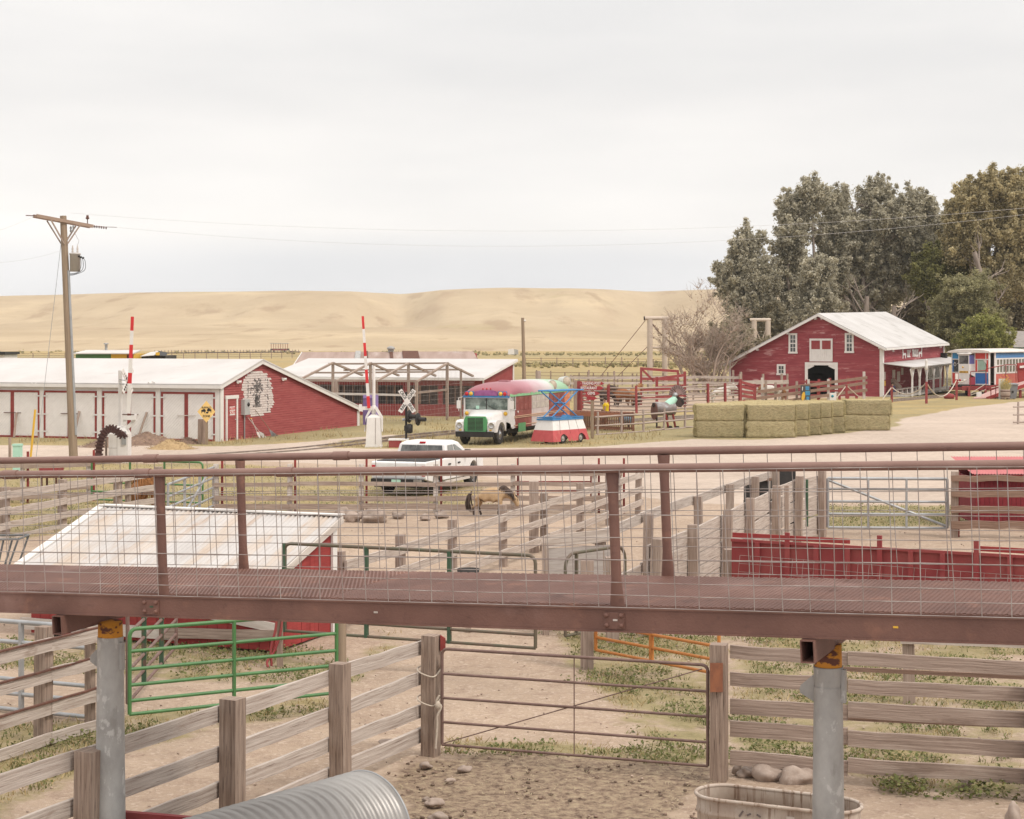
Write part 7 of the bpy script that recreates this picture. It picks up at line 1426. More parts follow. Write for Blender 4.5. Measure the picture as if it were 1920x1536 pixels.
def railcar():
 O = P(1784, 741, 161.0); O.z = 0.0; L_ = V(.585, .811, 0); W_ = V(.811, -.585, 0); Mx = frame_M(O, W_, L_); w, Ln = 3.55, 9.2; z0, z1 = 1.0, 4.0
 t = thing('rail_trolley', 'boxy railcar painted in red, white and blue panels on the track beside the barn', 'railcar', O)
 mb = MB(Mx); mw = m_white; mr = M('bright_red_panel', (.62, .07, .06), (.56, .06, .05), rough=.5); mbl = M('royal_blue_panel', (.03, .15, .42), (.028, .13, .37), rough=.5); mrl = M('faded_red_side', (.52, .13, .10), (.45, .11, .09), rough=.6)
 for x in (0, .86, 2.18, 3.47): mb.box((x, 0, z0), (x+.08, .12, z1))
 mb.box((.08, 0, z0), (3.47, .12, z0+.10)); mb.box((.08, 0, z1-.12), (3.47, .12, z1)); mb.box((.08, .0, 2.08), (.86, .12, 2.16)); mb.box((2.26, 0, 2.08), (3.47, .12, 2.18)); mb.box((.08, 0, 3.28), (.86, .12, 3.36)); mb.box((2.26, 0, 3.26), (3.47, .12, 3.36)); mb.box((3.2, 0, 3.36), (3.27, .12, z1-.12))
 mb.build('front_frame', mw, t)
 for (a, b, c_, d, m_) in ((.08, .86, z0+.1, 2.08, mr), (.08, .2, 2.16, 3.28, mbl), (.08, .86, 3.36, z1-.12, M('sky_blue_panel', (.05, .28, .58), rough=.5)), (2.26, 3.47, z0+.1, 2.08, mbl), (2.26, 3.2, 3.36, z1-.12, mr), (3.27, 3.47, 3.36, z1-.12, mr), (2.26, 2.42, 2.18, 3.26, mr), (3.3, 3.47, 2.18, 3.26, mr)):
  MB(Mx).box((a+.001, .03, c_+.001), (b-.001, .09, d-.001)).build('painted_panel', m_, t)
 MB(Mx).prism([(2.5, .02, 2.22), (3.26, .02, 2.22), (3.22, .02, 2.95), (3.0, .02, 3.22), (2.5, .02, 3.22)], (0, .05, 0)).build('mint_window', M('mint_blind', (.34, .46, .38), (.29, .40, .33), rough=.3), t); mb = MB(Mx); mb.box((2.43, .015, 2.18), (2.5, .1, 3.26)); mb.prism([(3.3, .03, 3.25), (2.98, .03, 3.25), (3.3, .03, 2.9)], (0, .05, 0)); mb.build('window_trim', mw, t)
 MB(Mx).box((.2, .06, 2.16), (.86, .08, 3.28)).build('cab_window', m_glass, t); mb = MB(Mx); mb.tube([(.32+.11*math.cos(k/12*6.283), .02, 2.85+.15*math.sin(k/12*6.283)) for k in range(12)], .03, 6, closed=True); mb.bar((.55, .03, 2.9), (.85, .03, 3.1), .03, .05); mb.build('lifebuoy_ring', mw, t)
 nx0, nx1, ny = .88, 2.20, -.55
 mb = MB(Mx); mb.box((nx0, ny, z0+.08), (nx1-.3, ny+.06, 2.90)); mb.prism([(nx1-.3, ny, z0+1.0), (nx1-.3, ny, 2.9), (nx1, -.01, 2.9), (nx1, -.01, 1.75)], (.0, .05, 0)); mb.box((nx0, ny+.06, z0+.08), (nx0+.05, -.001, 2.9)); mb.box((nx0, ny, 2.9), (nx0+.07, ny+.06, 3.7)); mb.box((nx1-.38, ny, 2.9), (nx1-.3, ny+.06, 3.7)); mb.box((nx0, ny, 3.66), (nx1-.3, ny+.06, 3.78)); mb.prism([(nx0-.1, ny-.12, 3.78), (nx1-.2, ny-.12, 3.78), (nx1+.1, 0, 3.86), ((nx0+nx1)/2, .3, 4.2), (nx0-.1, 0, 3.86)], (0, 0, .06)); mb.build('nose', mw, t)
 MB(Mx).box((nx0+.07, ny+.02, 2.9), (nx1-.38, ny+.04, 3.66)).build('windscreen', m_glass, t); MB(Mx).prism([(nx1-.3, ny+.02, 2.9), (nx1-.02, -.04, 2.9), (nx1-.02, -.04, 3.7), (nx1-.3, ny+.02, 3.7)], (0, .02, 0)).build('blue_quarter_window', M('violet_pane', (.14, .14, .38), rough=.3), t)
 MB(Mx).prism([(nx1-.3, ny, z0+.0), (nx1+.05, -.02, z0), (nx1+.05, -.02, 1.75), (nx1-.3, ny, 1.65)], (0, .05, 0)).build('maroon_panel', M('maroon_panel', (.32, .045, .075), rough=.6), t)
 mb = MB(Mx); mb.box((nx0+.05, ny-.02, z0-.25), (nx1-.33, ny+.04, z0+.07)); mb.build('radiator', M('grey_mesh', (.28, .26, .25), (.2, .19, .18), scale=(30, 30, 30)), t)
 npl = MB(Mx).box((nx0+.10, ny-.018, 2.08), (nx1-.40, ny-.001, 2.26)).build('name_plate', m_yellow, t); mb = MB(Mx)
 for k in range(6): x = nx0+.14+k*.135; mb.box((x, ny-.024, 2.11), (x+.07, ny-.019, 2.23))
 mb.build('plate_mark', m_rust, npl); MB(Mx).lathe([(0, 0), (.09, .01), (.0, .03)], 8, 0, (nx0+.42, ny-.001, 2.6), (0, -1, 0)).build('crest', m_yellow, t)
 for x, m_ in ((nx0+.15, 'red_lens'), (nx0+.5, None)): MB(Mx).lathe([(.1, 0), (.1, .04), (0, .06)], 12, 0, (x, ny-.001, 1.42), (0, -1, 0)).build('headlight', bpy.data.materials[m_] if m_ else m_chrome, t)
 X_ = w
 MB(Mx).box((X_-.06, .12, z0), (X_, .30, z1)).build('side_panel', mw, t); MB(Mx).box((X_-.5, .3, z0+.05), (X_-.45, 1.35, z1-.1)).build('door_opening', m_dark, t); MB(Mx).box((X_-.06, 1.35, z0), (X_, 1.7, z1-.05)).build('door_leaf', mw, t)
 MB(Mx).box((X_-.06, 1.7, z0), (X_, Ln, 1.98)).build('lower_panel', mrl, t); MB(Mx).box((X_-.06, 1.7, 3.42), (X_, Ln, 3.84)).build('upper_panel', M('coach_blue', (.06, .20, .44), rough=.5), t)
 mb = MB(Mx); mb.box((X_-.06, 1.7, 1.981), (X_+.02, Ln, 2.12)); mb.box((X_-.06, 1.7, 3.28), (X_+.02, Ln, 3.419)); mb.box((X_-.06, 1.7, 2.68), (X_+.01, Ln, 2.80)); n = 9
 for k in range(n+1): y = 1.7+(Ln-1.85)*k/n; mb.box((X_-.06, y, 2.121), (X_+.015, y+.26 if k in (0, n) else y+.2, 3.279))
 mb.build('window_frame', mw, t); MB(Mx).box((X_-.05, 1.75, 2.13), (X_-.045, Ln-.1, 3.27)).build('coach_window', M('coach_glass', (.11, .10, .07), (.16, .15, .10), rough=.2), t)
 mb = MB(Mx); mb.box((0, .13, z0), (.06, Ln, z1)); mb.box((.07, Ln-.06, z0), (X_-.07, Ln, z1)); mb.build('far_side', mw, t)
 vs, fs = [], []; n = 12
 for y in (-.45, .1, Ln+.2):
  for j in range(n+1): a = math.pi*j/n; vs.append((w/2-(w/2+.22)*math.cos(a), y, z1+.0+(.0 if y < 0 else 0)+.28*math.sin(a)**1.0*(.75 if y < 0 else 1)))
 for i in range(2):
  for j in range(n): a = i*(n+1)+j; fs.append((a, a+1, a+n+2, a+n+1))
 mb = MB(Mx).add(vs, fs, 0, True); mb.add(vs[:n+1], [tuple(range(n+1))]); mb.add(vs[-n-1:], [tuple(range(n+1))]); mb.box((-.22, -.45, z1-.08), (w+.22, Ln+.2, z1-.001)); mb.build('roof', M('cream_roof', (.66, .61, .57), (.58, .53, .49), rough=.6, scale=(1, 1, 1)), t)
 mb = MB(Mx); mb.box((.2, -.6, .62), (w-.1, Ln-.2, .98)); mb.build('underframe', m_black, t); MB(Mx).box((.1, -.75, .52), (w+.25, -.55, .80)).build('buffer_beam', m_red, t)
 for y in (1.2, 7.4):
  for x in (1.0, 2.3): wheel(t, Mx, x, y, .36, .12, m_rust)
railcar()
def platform():
 a = V(*xy(1806, 156), 0); t = thing('boarding_platform', 'red timber boarding platform with sloping pink ramp and pipe railings', 'platform', a); Y = 154.0; zz = lambda py, Y_=Y: H-(py-YH)*Y_/F
 mp_ = M('faded_pink_deck', (.50, .32, .29), (.42, .26, .24), scale=(2, 20, 20), coord='UV')
 mb = MB(); mb.prism([V(*xy(1803, 158.5), .78), V(*xy(1880, 158.5), .88), V(*xy(1880, 160.5), .88), V(*xy(1808, 160.5), .80)], V(0, 0, .10)); mb.build('deck', m_redwood, t)
 mb = MB(); mb.bar(V(*xy(1804, 158.4), .66), V(*xy(1880, 158.4), .76), .08, .3); mb.build('deck_beam', m_red, t)
 mb = MB(); mb.prism([V(*xy(1824, 151.5), .0), V(*xy(1862, 152.5), .0), V(*xy(1975, 155.5), 2.0), V(*xy(1975, 159), 2.0), V(*xy(1868, 158), .62)], V(0, 0, .09)); mb.build('ramp', mp_, t)
 mb = MB(); mb.bar(V(*xy(1850, 152.0), .0), V(*xy(1975, 155.4), 1.93), .06, .3); mb.build('ramp_side', m_redwood, t)
 for px in (1817, 1848, 1872): q = V(*xy(px, 158.2), 0); MB().bar(q, q+Z*.85, .2, .2).build('leg', m_red, t)
 for px, y in ((1913, 154.2), (1950, 155)): q = V(*xy(px, y), 0); MB().bar(q, q+Z*(.7 if px < 1930 else 1.2), .2, .2).build('leg', m_red, t)
 def rl(pts, name='railing'):
  for p_ in pts: MB().tube([V(p_.x, p_.y, max(0, p_.z-1.5)), p_], .04, 6).build('baluster', m_redtrim, t)
  MB().tube(pts, .04, 6).build(name, m_redtrim, t)
 rl([V(*xy(1820, 157.5), 2.25), V(*xy(1848.5, 157.5), 2.35)]); rl([V(*xy(1848.8, 157.6), 2.5), V(*xy(1886, 157.6), 2.85), V(*xy(1905, 157.6), 2.85)]); rl([V(*xy(1858, 151.2), 1.0), V(*xy(1867, 151.5), 1.15)])
 for (p0, p1) in (((1820, 738), (1848, 720)), ((1820, 741), (1848, 731)), ((1858, 728), (1882, 722))): MB().tube([P(*p0, 157), P(*p1, 157.3)], .035, 6).build('hand_rope', m_rope, t)
 MB().bar(V(*xy(1835.5, 152.5), 0), V(*xy(1835.5, 152.5), .55), .38, .38).build('block', m_white, t)
 mb = MB(); mb.bar(V(*xy(1908, 161), 2.0), V(*xy(1990, 163), 2.4), .1, 1.9); mb.build('side_wall', m_redwood, t); MB().bar(V(*xy(1912, 160.8), 2.6), V(*xy(1960, 162), 2.8), .06, .2).build('wall_cap', m_white, t)
platform()
def planter():
 q = V(*xy(1885, 150.6), 0); t = thing('barrel_planter', 'half barrel planter with dry yellow flowers beside the grey bin', 'planter', q); MB().lathe([(.36, .1), (.42, .45), (.40, .85), (.36, .85), (.33, .75), (0, .75)], 16, 0, q).build('half_barrel', m_wood, t); mb = MB()
 for z in (.25, .68): mb.lathe([(.405, 0), (.42, .0), (.425, .07), (.41, .07)], 16, 0, q+Z*z)
 mb.build('hoop', m_rust, t); mb = MB()
 for dx in (-.25, .25): mb.box((q.x+dx-.08, q.y-.3, 0), (q.x+dx+.08, q.y+.3, .099))
 mb.build('block', m_wood_brown, t); mb = MB(); r = random.Random(3)
 for _ in range(260): a = r.uniform(0, 6.28); rr = r.uniform(0, .38); p_ = q+V(rr*math.cos(a), rr*math.sin(a), .8); d = V(r.gauss(0, .22), r.gauss(0, .22), r.uniform(.25, 1.2)); mb.add([p_-V(.02, 0, 0), p_+V(.02, 0, 0), p_+d], [(0, 1, 2)])
 mb.build('stems', M('dry_stem', (.48, .40, .19), (.36, .31, .15)), t); mb = MB()
 for _ in range(26): mb.blob(q+V(r.gauss(0, .22), r.gauss(0, .2), r.uniform(1.2, 2.1)), .045, 1, 0, 6, 4)
 mb.build('flower', m_yellow, t); MB().box((q.x-.42, q.y+.5, 0), (q.x+.1, q.y+.56, 1.75)).build('white_board', m_white, t)
 b = V(*xy(1897, 151.2), 0); bn = thing('waste_bin', 'grey plastic wheelie bin beside the barrel planter', 'bin', b); mb = MB(); vs = [(-.30, -.3, .05), (.30, -.3, .05), (.30, .3, .05), (-.30, .3, .05), (-.42, -.42, 1.22), (.42, -.42, 1.22), (.42, .42, 1.22), (-.42, .42, 1.22)]; mb.add([b+V(*p) for p in vs], [(3,2,1,0), (0,1,5,4), (1,2,6,5), (2,3,7,6), (3,0,4,7)]); mg_ = M('grey_plastic', (.22, .22, .23), (.19, .19, .2), rough=.5); mb.build('bin_body', mg_, bn)
 mb = MB(); mb.prism([b+V(-.47, -.48, 1.23), b+V(.47, -.48, 1.23), b+V(.47, .48, 1.32), b+V(-.47, .48, 1.32)], Z*.06); mb.build('lid', mg_, bn); MB().box((b.x-.1, b.y-.40, .55), (b.x+.06, b.y-.375, .72)).build('bin_sticker', m_black, bn)
 for sx_ in (-.28, .28): MB().lathe([(0, -.04), (.1, -.04), (.1, .04), (0, .04)], 10, 0, b+V(sx_, .36, .1), (1, 0, 0)).build('bin_wheel', m_rubber, bn)
planter()
rp_ = [(1587, 139.5, 1.55), (1672, 143.5, 1.3), (1737, 140.8, 1.75), (1793.5, 149, 1.75)]
tops = []
for px, Y, h in rp_:
 q = V(*xy(px, Y), 0); o = thing('rope_post', {1587: 'red rope post showing above the hay bales', 1672: 'red rope post at the barn porch corner', 1737: 'red rope post with a white figure on top', 1793.5: 'red rope post in front of the striped railcar'}[px], 'post', q, 0, 'red rope posts along the track'); MB().bar(q-Z*.1, q+Z*h, .17, .17).build('shaft', m_red, o)
 if px == 1737:
  MB().tube([q+Z*h, q+Z*(h+1.0)], .03, 6).build('rod', m_galvpipe, o); MB().lathe([(.0, 0), (.14, .1), (.12, .4), (.08, .65), (.13, .75), (0, .95)], 10, 0, q+Z*(h+.9)).build('white_figure', m_white, o)
 if px == 1793.5: MB().bar(q+Z*h, q+Z*(h+.5), .2, .2).build('post_cap', m_white, o)
 tops.append(q+Z*(h-.06))
ropes = [(V(*xy(1568, 139), .5), tops[0], .02, 'rope end rising to the red post above the hay'), (tops[0], V(*xy(1610, 141), .55), .02, 'rope end falling behind the short hay stack'), (V(*xy(1655, 142.5), .3), tops[1], .0, 'rope end reaching the porch corner post'), (tops[1], tops[2], .75, 'slack pale rope between porch corner and figure post'), (tops[2], tops[3], 1.25, 'slackest pale rope between figure post and railcar post'), (tops[3]-Z*.1, P(1811, 712, 156), .12, 'pale rope climbing from the railcar post to the platform')]
for a, b, sag, lab in ropes: o = MB().tube(catenary(a, b, sag, 14), .045, 6).build('barrier_rope', m_rope, None, a); tag(o, lab, 'rope', 'ropes of the rope fence')
q = V(*xy(1779.5, 152), 0); o = thing('red_cart', 'small low red tub on the grass by the track', 'tub', q); MB().lathe([(.0, 0), (.42, .0), (.5, .22), (.4, .38), (.15, .44), (0, .45)], 14, 0, q+Z*.02).build('tub', m_red, o)
q = V(*xy(1510, 141.2), 0); mbd = thing('painted_notice', 'dark painted notice board with blue lettered patches and a yellow shape', 'notice board', q); fbx = P(1501, 753, 141.0); x0, x1 = (1501-CX)/F*141, (1519.5-CX)/F*141; z0, z1 = z_of(753, 141), z_of(722.5, 141)
bd = MB().box((x0, 140.95, .25), (x1, 141.0, z1)).build('board', M('slate_paint', (.085, .075, .075), (.07, .062, .062)), mbd); mb = MB(); mb.box((x0+.05, 141.001, 0), (x0+.13, 141.08, z1-.1)); mb.box((x1-.13, 141.001, 0), (x1-.05, 141.08, z1-.1)); mb.build('leg', m_wood, mbd)
mc = M('cyan_paint', (.07, .30, .46), rough=.6); wd = x1-x0
for (u0, u1, v0, v1, tx) in ((.50, .86, .70, .93, 'OPEN'), (.48, .94, .38, .64, 'HORSE'), (.58, .86, .08, .30, 'RIDE')):
 p_ = MB().box((x0+wd*u0, 140.93, z0+(z1-z0)*v0), (x0+wd*u1, 140.949, z0+(z1-z0)*v1)).build('blue_patch', mc, bd); mk = MB()
 for k in range(3): a = x0+wd*(u0+(u1-u0)*(.15+.27*k)); mk.box((a, 140.922, z0+(z1-z0)*(v0+.05)), (a+.06, 140.929, z0+(z1-z0)*(v1-.05)))
 mk.build('patch_mark', m_blue, p_)
MB().prism([(x0+wd*.27+.14*math.cos(k*.524)+.05*math.sin(k*.524), 140.93, z0+(z1-z0)*.32+.36*math.sin(k*.524)) for k in range(12)], (0, .018, 0)).build('yellow_shape', m_yellow, bd); MB().prism([(x0+wd*.14, 140.93, z0+(z1-z0)*.68), (x0+wd*.2, 140.93, z0+(z1-z0)*.68), (x0+wd*.24, 140.93, z0+(z1-z0)*.9), (x0+wd*.16, 140.93, z0+(z1-z0)*.92)], (0, .018, 0)).build('white_mark', m_white, bd)
q = V(*xy(1561, 141.5), 0); wb = thing('round_cornered_box', 'white box with a teal logo spot behind the hay bales', 'box', q); MB().box((q.x-.24, 141.2, 0), (q.x+.26, 141.7, .83)).build('shell', m_white, wb); MB().lathe([(0, 0), (.11, 0), (.11, .01), (0, .012)], 12, 0, (q.x-.06, 141.199, .58), (0, -1, 0)).build('logo_spot', M('teal', (.03, .25, .33), rough=.5), wb)
def far_tram():
 Y = 650.0; X = lambda px: (px-CX)/F*Y; z = lambda py: H-(py-YH)*Y/F; zb = .6; t = thing('open_tram', 'tiny black and red open sided tram far out on the prairie', 'tram', (X(525), Y, 0))
 mb = MB(); mb.box((X(507), Y, z(657.5)), (X(541), Y+2.2, z(654))); mb.build('tram_body', m_black, t); mb = MB(); mb.box((X(511), Y-.1, z(657)), (X(525), Y-.01, z(655))); mb.box((X(527), Y-.1, z(657)), (X(539), Y-.01, z(655))); mb.build('red_panel', m_red, t)
 mb = MB(); mb.box((X(506.5), Y-.3, z(644.6)), (X(540), Y+2.5, z(643.4))); mb.build('roof', m_galv, t); mb = MB()
 for k in range(8): x = X(508+k*4.4); mb.box((x, Y, z(654)), (x+.16, Y+.15, z(644.5)))
 mb.build('roof_post', m_redtrim, t); mb = MB()
 for k in range(2): mb.lathe([(0, 0), (.4, 0), (.4, .2), (0, .2)], 8, 0, (X(514+k*20), Y-.05, .42), (0, -1, 0))
 mb.build('wheel', m_black, t); MB().box((X(541), Y, .35), (X(552), Y+1.5, .6)).build('drawbar', m_rust, t)
far_tram()
def wire_fence(lab, pts, n, h=1.3, r=.07):
 t = thing('wire_fence', lab, 'fence', pts[0], 0, 'wire fences on the prairie'); P_ = [Vector(p) for p in pts]; seg = [(P_[i+1]-P_[i]).length for i in range(len(P_)-1)]; tot = sum(seg)
 def at(s):
  for i, l in enumerate(seg):
   if s <= l or i == len(seg)-1: return P_[i].lerp(P_[i+1], s/l)
   s -= l
 for k in range(n): q = at(tot*k/(n-1)); MB().tube([q-Z*.1, q+Z*(h+random.uniform(-.2, .25))], r, 5).build('post', m_post, t)
 mb = MB()
 for z in (.45, .85, 1.2): mb.tube([p+Z*z*h/1.3 for p in P_], .018 if r < .1 else .03, 4, cap=False)
 mb.build('wire', m_rust, t)
wire_fence('wire fence with grey posts along the green brush strip', [GX(985, 330), GX(1190, 320), GX(1500, 300)], 18, 1.6, .10); wire_fence('wire fence crossing the meadow behind the corral', [GX(980, 200), GX(1220, 195), GX(1380, 190)], 16, 1.5, .08); wire_fence('long wire fence seen over the garage roof', [GX(-60, 420), GX(300, 430), GX(640, 480)], 30, 1.7, .11); wire_fence('wire fence by the black tub behind the corral', [GX(1075, 165), GX(1180, 163), GX(1390, 160)], 12, 1.9, .09)
rk = thing('far_railway', 'dark far railway line crossing the prairie behind the garage', 'railway track', GX(300, 560)); mb = MB(); mb.bar(GX(280, 600)+Z*.25, GX(560, 645)+Z*.3, 1.6, .35); mb.build('track_bed', M('dark_ballast', (.13, .105, .09), (.1, .08, .07)), rk)
for k in range(46): q = GX(290, 602).lerp(GX(560, 645), k/45); MB().bar(q, q+Z*1.2, .22, .22).build('marker_stake', m_post, rk)
q = GX(1021.5, 185); o = thing('water_trough', 'small white trough far behind the bus', 'trough', q); MB().prism([q+V(-1.3, 0, 0), q+V(1.3, 0, 0), q+V(1.5, 0, .55), q+V(-1.5, 0, .55)], V(0, .8, 0)).build('trough_shell', m_white, o)
q = GX(962, 520); o = thing('white_trailer', 'tiny pale trailer far out in the brush', 'trailer', q); mb = MB(); mb.prism([q+V(-1.6, 0, .5), q+V(.4, 0, .5), q+V(.2, 0, 2.2), q+V(-1.4, 0, 2.0)], V(0, 2, 0)); mb.build('trailer_box', m_white, o); mb = MB(); mb.prism([q+V(.41, 0, .5), q+V(1.6, 0, .5), q+V(1.5, 0, 1.9), q+V(.3, 0, 2.1)], V(0, 2, 0)); mb.build('trailer_end', m_galv, o)
q = GX(91, 60); o = thing('red_feeder', 'small red feed bunk beyond the left paddock fence', 'feeder', q); mb = MB(); mb.prism([q+V(-.28, 0, .45), q+V(.28, 0, .45), q+V(.34, 0, .85), q+V(-.34, 0, .85)], V(0, .8, 0)); mb.build('bunk', m_red, o); mb = MB()
for dx in (-.25, .25):
 for dy in (.05, .75): mb.bar(q+V(dx, dy, 0), q+V(dx, dy, .449), .06, .06)
mb.build('leg', m_rust, o)
q = V(*xy(12, 37), 0); o = thing('tube_rack', 'small dark tube rack at the left edge beside the tin roofed shed', 'rack', q); mb = MB(); a, b = V(*xy(-20, 37.2), .95), V(*xy(34, 36.4), 1.05)
for p0, p1 in ((a, b), (a+V(0, .8, 0), b+V(0, .8, 0)), (a-Z*.9, b+V(-.35, 0, -1.0)), (b, b+V(-.35, 0, -1.0)), (b+V(0, .8, 0), b+V(-.35, .8, -1.0)), (b, b+V(0, .8, 0)), (a.lerp(b, .5), a.lerp(b, .5)+V(-.2, 0, -.95)), (a.lerp(b, .8), a.lerp(b, .75)+V(-.25, 0, -.98)), (a, a-Z*.95)): mb.tube([p0, p1], .022, 6)
mb.build('tube_frame', M('dark_tube', (.13, .14, .145), rough=.5), o)
q = GX(878, 31.2); o = thing('rubber_tub', 'black rubber feed tub hung on the diagonal pen fence', 'feed tub', q); MB().lathe([(0, .78), (.16, .78), (.20, 1.12), (.18, 1.12), (.15, .82), (0, .82)], 16, 0, q).build('tub_shell', m_rubber, o); MB().bar(q+Z*0, q+Z*.78, .1, .1).build('stand', m_wood, o)
def skin(name, verts, edges, mat, parent, Mx, sub=2, root=0, kind_label=None):
 me = bpy.data.meshes.new(name); ks = Mx.to_scale()[0]; W = [Mx @ Vector(v[:3]) for v in verts]; Mi = WM[parent.name].inverted(); me.from_pydata([tuple(Mi @ p) for p in W], edges, []); me.materials.append(mat)
 o = bpy.data.objects.new(name, me); COL.objects.link(o); o.parent = parent; WM[o.name] = WM[parent.name]
 o.modifiers.new('skin', 'SKIN'); sv = me.skin_vertices[0].data
 for i, v in enumerate(verts): r = v[3]; sv[i].radius = (r*ks, (v[4] if len(v) > 4 else r)*ks)
 sv[root].use_root = True
 o.modifiers['skin'].use_smooth_shade = True; ss = o.modifiers.new('sub', 'SUBSURF'); ss.levels = sub; ss.render_levels = sub; return o
def fur(name, c1, c2, c_leg, zleg, scale=9):
 m = M(name, c1, c2, rough=.9, scale=(scale,)*3, layers=[(tuple(q*.6 for q in c2), (scale*3,)*3, .58, .72, .5)], bump=.4, bscale=(40, 40, 8)); t = m.node_tree; bs = next(n for n in t.nodes if n.type == 'BSDF_PRINCIPLED')
 src = bs.inputs['Base Color'].links[0].from_socket; tc = t.nodes.new('ShaderNodeTexCoord'); sp = t.nodes.new('ShaderNodeSeparateXYZ'); mr = t.nodes.new('ShaderNodeMapRange'); mr.inputs['From Min'].default_value = zleg*1.15; mr.inputs['From Max'].default_value = zleg*.7; mr.interpolation_type = 'SMOOTHSTEP'
 x = t.nodes.new('ShaderNodeMix'); x.data_type = 'RGBA'; x.inputs['B'].default_value = c4(c_leg); L = t.links.new; L(tc.outputs['Object'], sp.inputs[0]); L(sp.outputs['Z'], mr.inputs['Value']); L(mr.outputs[0], x.inputs['Factor']); L(src, x.inputs['A']); L(x.outputs['Result'], bs.inputs['Base Color']); return m
def horse(label, cat, loc, ang, h, coat, m_mane, head='down', shag=0, step=0.0, name='pony', group=None):
 loc = Vector(loc); t = thing(name, label, cat, loc, 0, group); c_, s_ = math.cos(ang), math.sin(ang); Mx = Matrix.Translation(loc) @ Matrix.Rotation(ang, 4, 'Z') @ Matrix.Scale(h, 4)
 nk = {'down': [(.52, 0, .84), (.70, 0, .76), (.86, 0, .66), (.93, 0, .56), (1.0, 0, .34)], 'up': [(.50, 0, .92), (.63, 0, 1.08), (.76, 0, 1.27), (.84, 0, 1.25), (1.03, 0, 1.08)], 'level': [(.52, 0, .90), (.69, 0, .98), (.85, 0, 1.06), (.93, 0, 1.02), (1.13, 0, .84)]}[head]
 v = [(-.40, 0, .80, .235, .25), (-.12, 0, .76, .245, .27), (.14, 0, .745, .24, .265), (.36, 0, .79, .21, .25)]
 e = [(0, 1), (1, 2), (2, 3)]; rr = [(.15, .20), (.105, .16), (.095, .12), (.085, .115), (.058, .065)]
 for k, p_ in enumerate(nk): v.append(p_ + rr[k]); e.append((len(v)-2 if k else 3, len(v)-1))
 hoofs = []
 for sg in (-1, 1):
  st = step*sg
  for chain, a in (([(-.43, .12, .60, .125, .15), (-.34+.3*st, .125, .47, .085), (-.49+.8*st, .12, .31, .05), (-.44+1.0*st, .12, .11, .038), (-.42+1.05*st, .12, .015, .05)], 0), ([(.37, .115, .56, .10, .11), (.38-.5*st, .115, .33, .048), (.37-.8*st, .115, .11, .036), (.40-.85*st, .115, .015, .048)], 3)):
   pr = a
   for q in chain: v.append((q[0], q[1]*sg)+tuple(q[2:])); e.append((pr, len(v)-1)); pr = len(v)-1
   hoofs.append(v[-1])
 body = skin('body', v, e, coat, t, Mx, 2)
 r = random.Random(int(h*1000)); P3 = [Vector(p) for p in [(.36, 0, .98)]+[(p[0], p[1], p[2]+rr[i][1]) for i, p in enumerate(nk[:3])]]
 mb = MB(Mx)
 cr = catmull(P3, 8)
 for p_ in cr:
  for k in range(5):
   sg = 1 if r.random() < .5 else -1; ln = r.uniform(.14, .26); q = [p_+V(0, 0, .02), p_+V(r.uniform(-.03, .03), sg*r.uniform(.08, .14), -.04), p_+V(r.uniform(-.05, .05), sg*r.uniform(.10, .17), -ln)]; mb.tube(q, [.022, .024, .006], 5)
 pf = Vector(nk[2])+V(.02, 0, .1)
 for k in range(8): mb.tube([pf, pf+V(.07, r.uniform(-.06, .06), -.04), pf+V(.13, r.uniform(-.08, .08), -.2)], [.018, .02, .005], 5)
 mb.build('mane', m_mane, t); mb = MB(Mx); tl = V(-.63, 0, .84)
 for k in range(26): a = r.gauss(0, .06); b = r.gauss(0, .05); mb.tube([tl+V(0, a*.3, 0), tl+V(-.10+b*.5, a, -.14), tl+V(-.13+b, a*1.3, -.40), tl+V(-.08+b*1.3, a*1.5, -.62-r.uniform(0, .1))], [.022, .028, .024, .006], 5)
 mb.build('tail', m_mane, t); mb = MB(Mx); pl = Vector(nk[2])
 for sg in (-1, 1): mb.lathe([(.035, 0), (.04, .05), (.0, .13)], 8, 0, pl+V(.0, sg*.06, rr[2][1]*.8), V(.1, sg*.3, 1))
 mb.build('ear', coat, t); hd = Vector(nk[3]); mb = MB(Mx)
 for sg in (-1, 1): mb.blob(hd+V(-.0, sg*.075, .05), .018, 1, 0, 6, 4)
 mb.build('eye', m_black, t)
 if shag:
  mb = MB(Mx)
  for k in range(shag):
   a = r.uniform(0, 6.28); u = r.uniform(-.6, .35); y = math.cos(a)*.27; z = .78+math.sin(a)*.26
   if z < .6 and r.random() < .5: continue
   p_ = V(u, y, z); mb.tube([p_, p_+V(-.01, y*.10, -.09), p_+V(-.02, y*.08, -.22-r.random()*.14)], [.014, .012, .003], 4)
  mb.build('shaggy_coat', coat, t)
 return t
coat_b = fur('buckskin_coat', (.47, .33, .20), (.38, .255, .145), (.07, .05, .04), .28); m_dmane = M('dark_hair', (.055, .038, .032), (.09, .06, .045), rough=.8, scale=(30, 30, 4)); coat_g = fur('ginger_coat', (.36, .17, .065), (.27, .115, .04), (.22, .10, .04), .1); coat_br = fur('bay_coat', (.30, .125, .055), (.21, .08, .035), (.05, .03, .025), .6); coat_w = fur('white_coat', (.60, .56, .51), (.50, .46, .42), (.5, .46, .42), .1); m_gmane = M('ginger_hair', (.30, .14, .055), (.20, .09, .035), rough=.8, scale=(30, 30, 4)); m_wm = M('white_hair', (.6, .55, .5), (.5, .46, .41)); coat_dk = fur('dark_coat', (.07, .05, .045), (.05, .036, .032), (.03, .025, .022), .3)
q = GX(921, 51.6); horse('buckskin pony with dark mane walking head down by the paddock fence', 'pony', (q.x-.05, 51.6, 0), math.radians(-8), .84, coat_b, m_dmane, 'down', 0, .10)
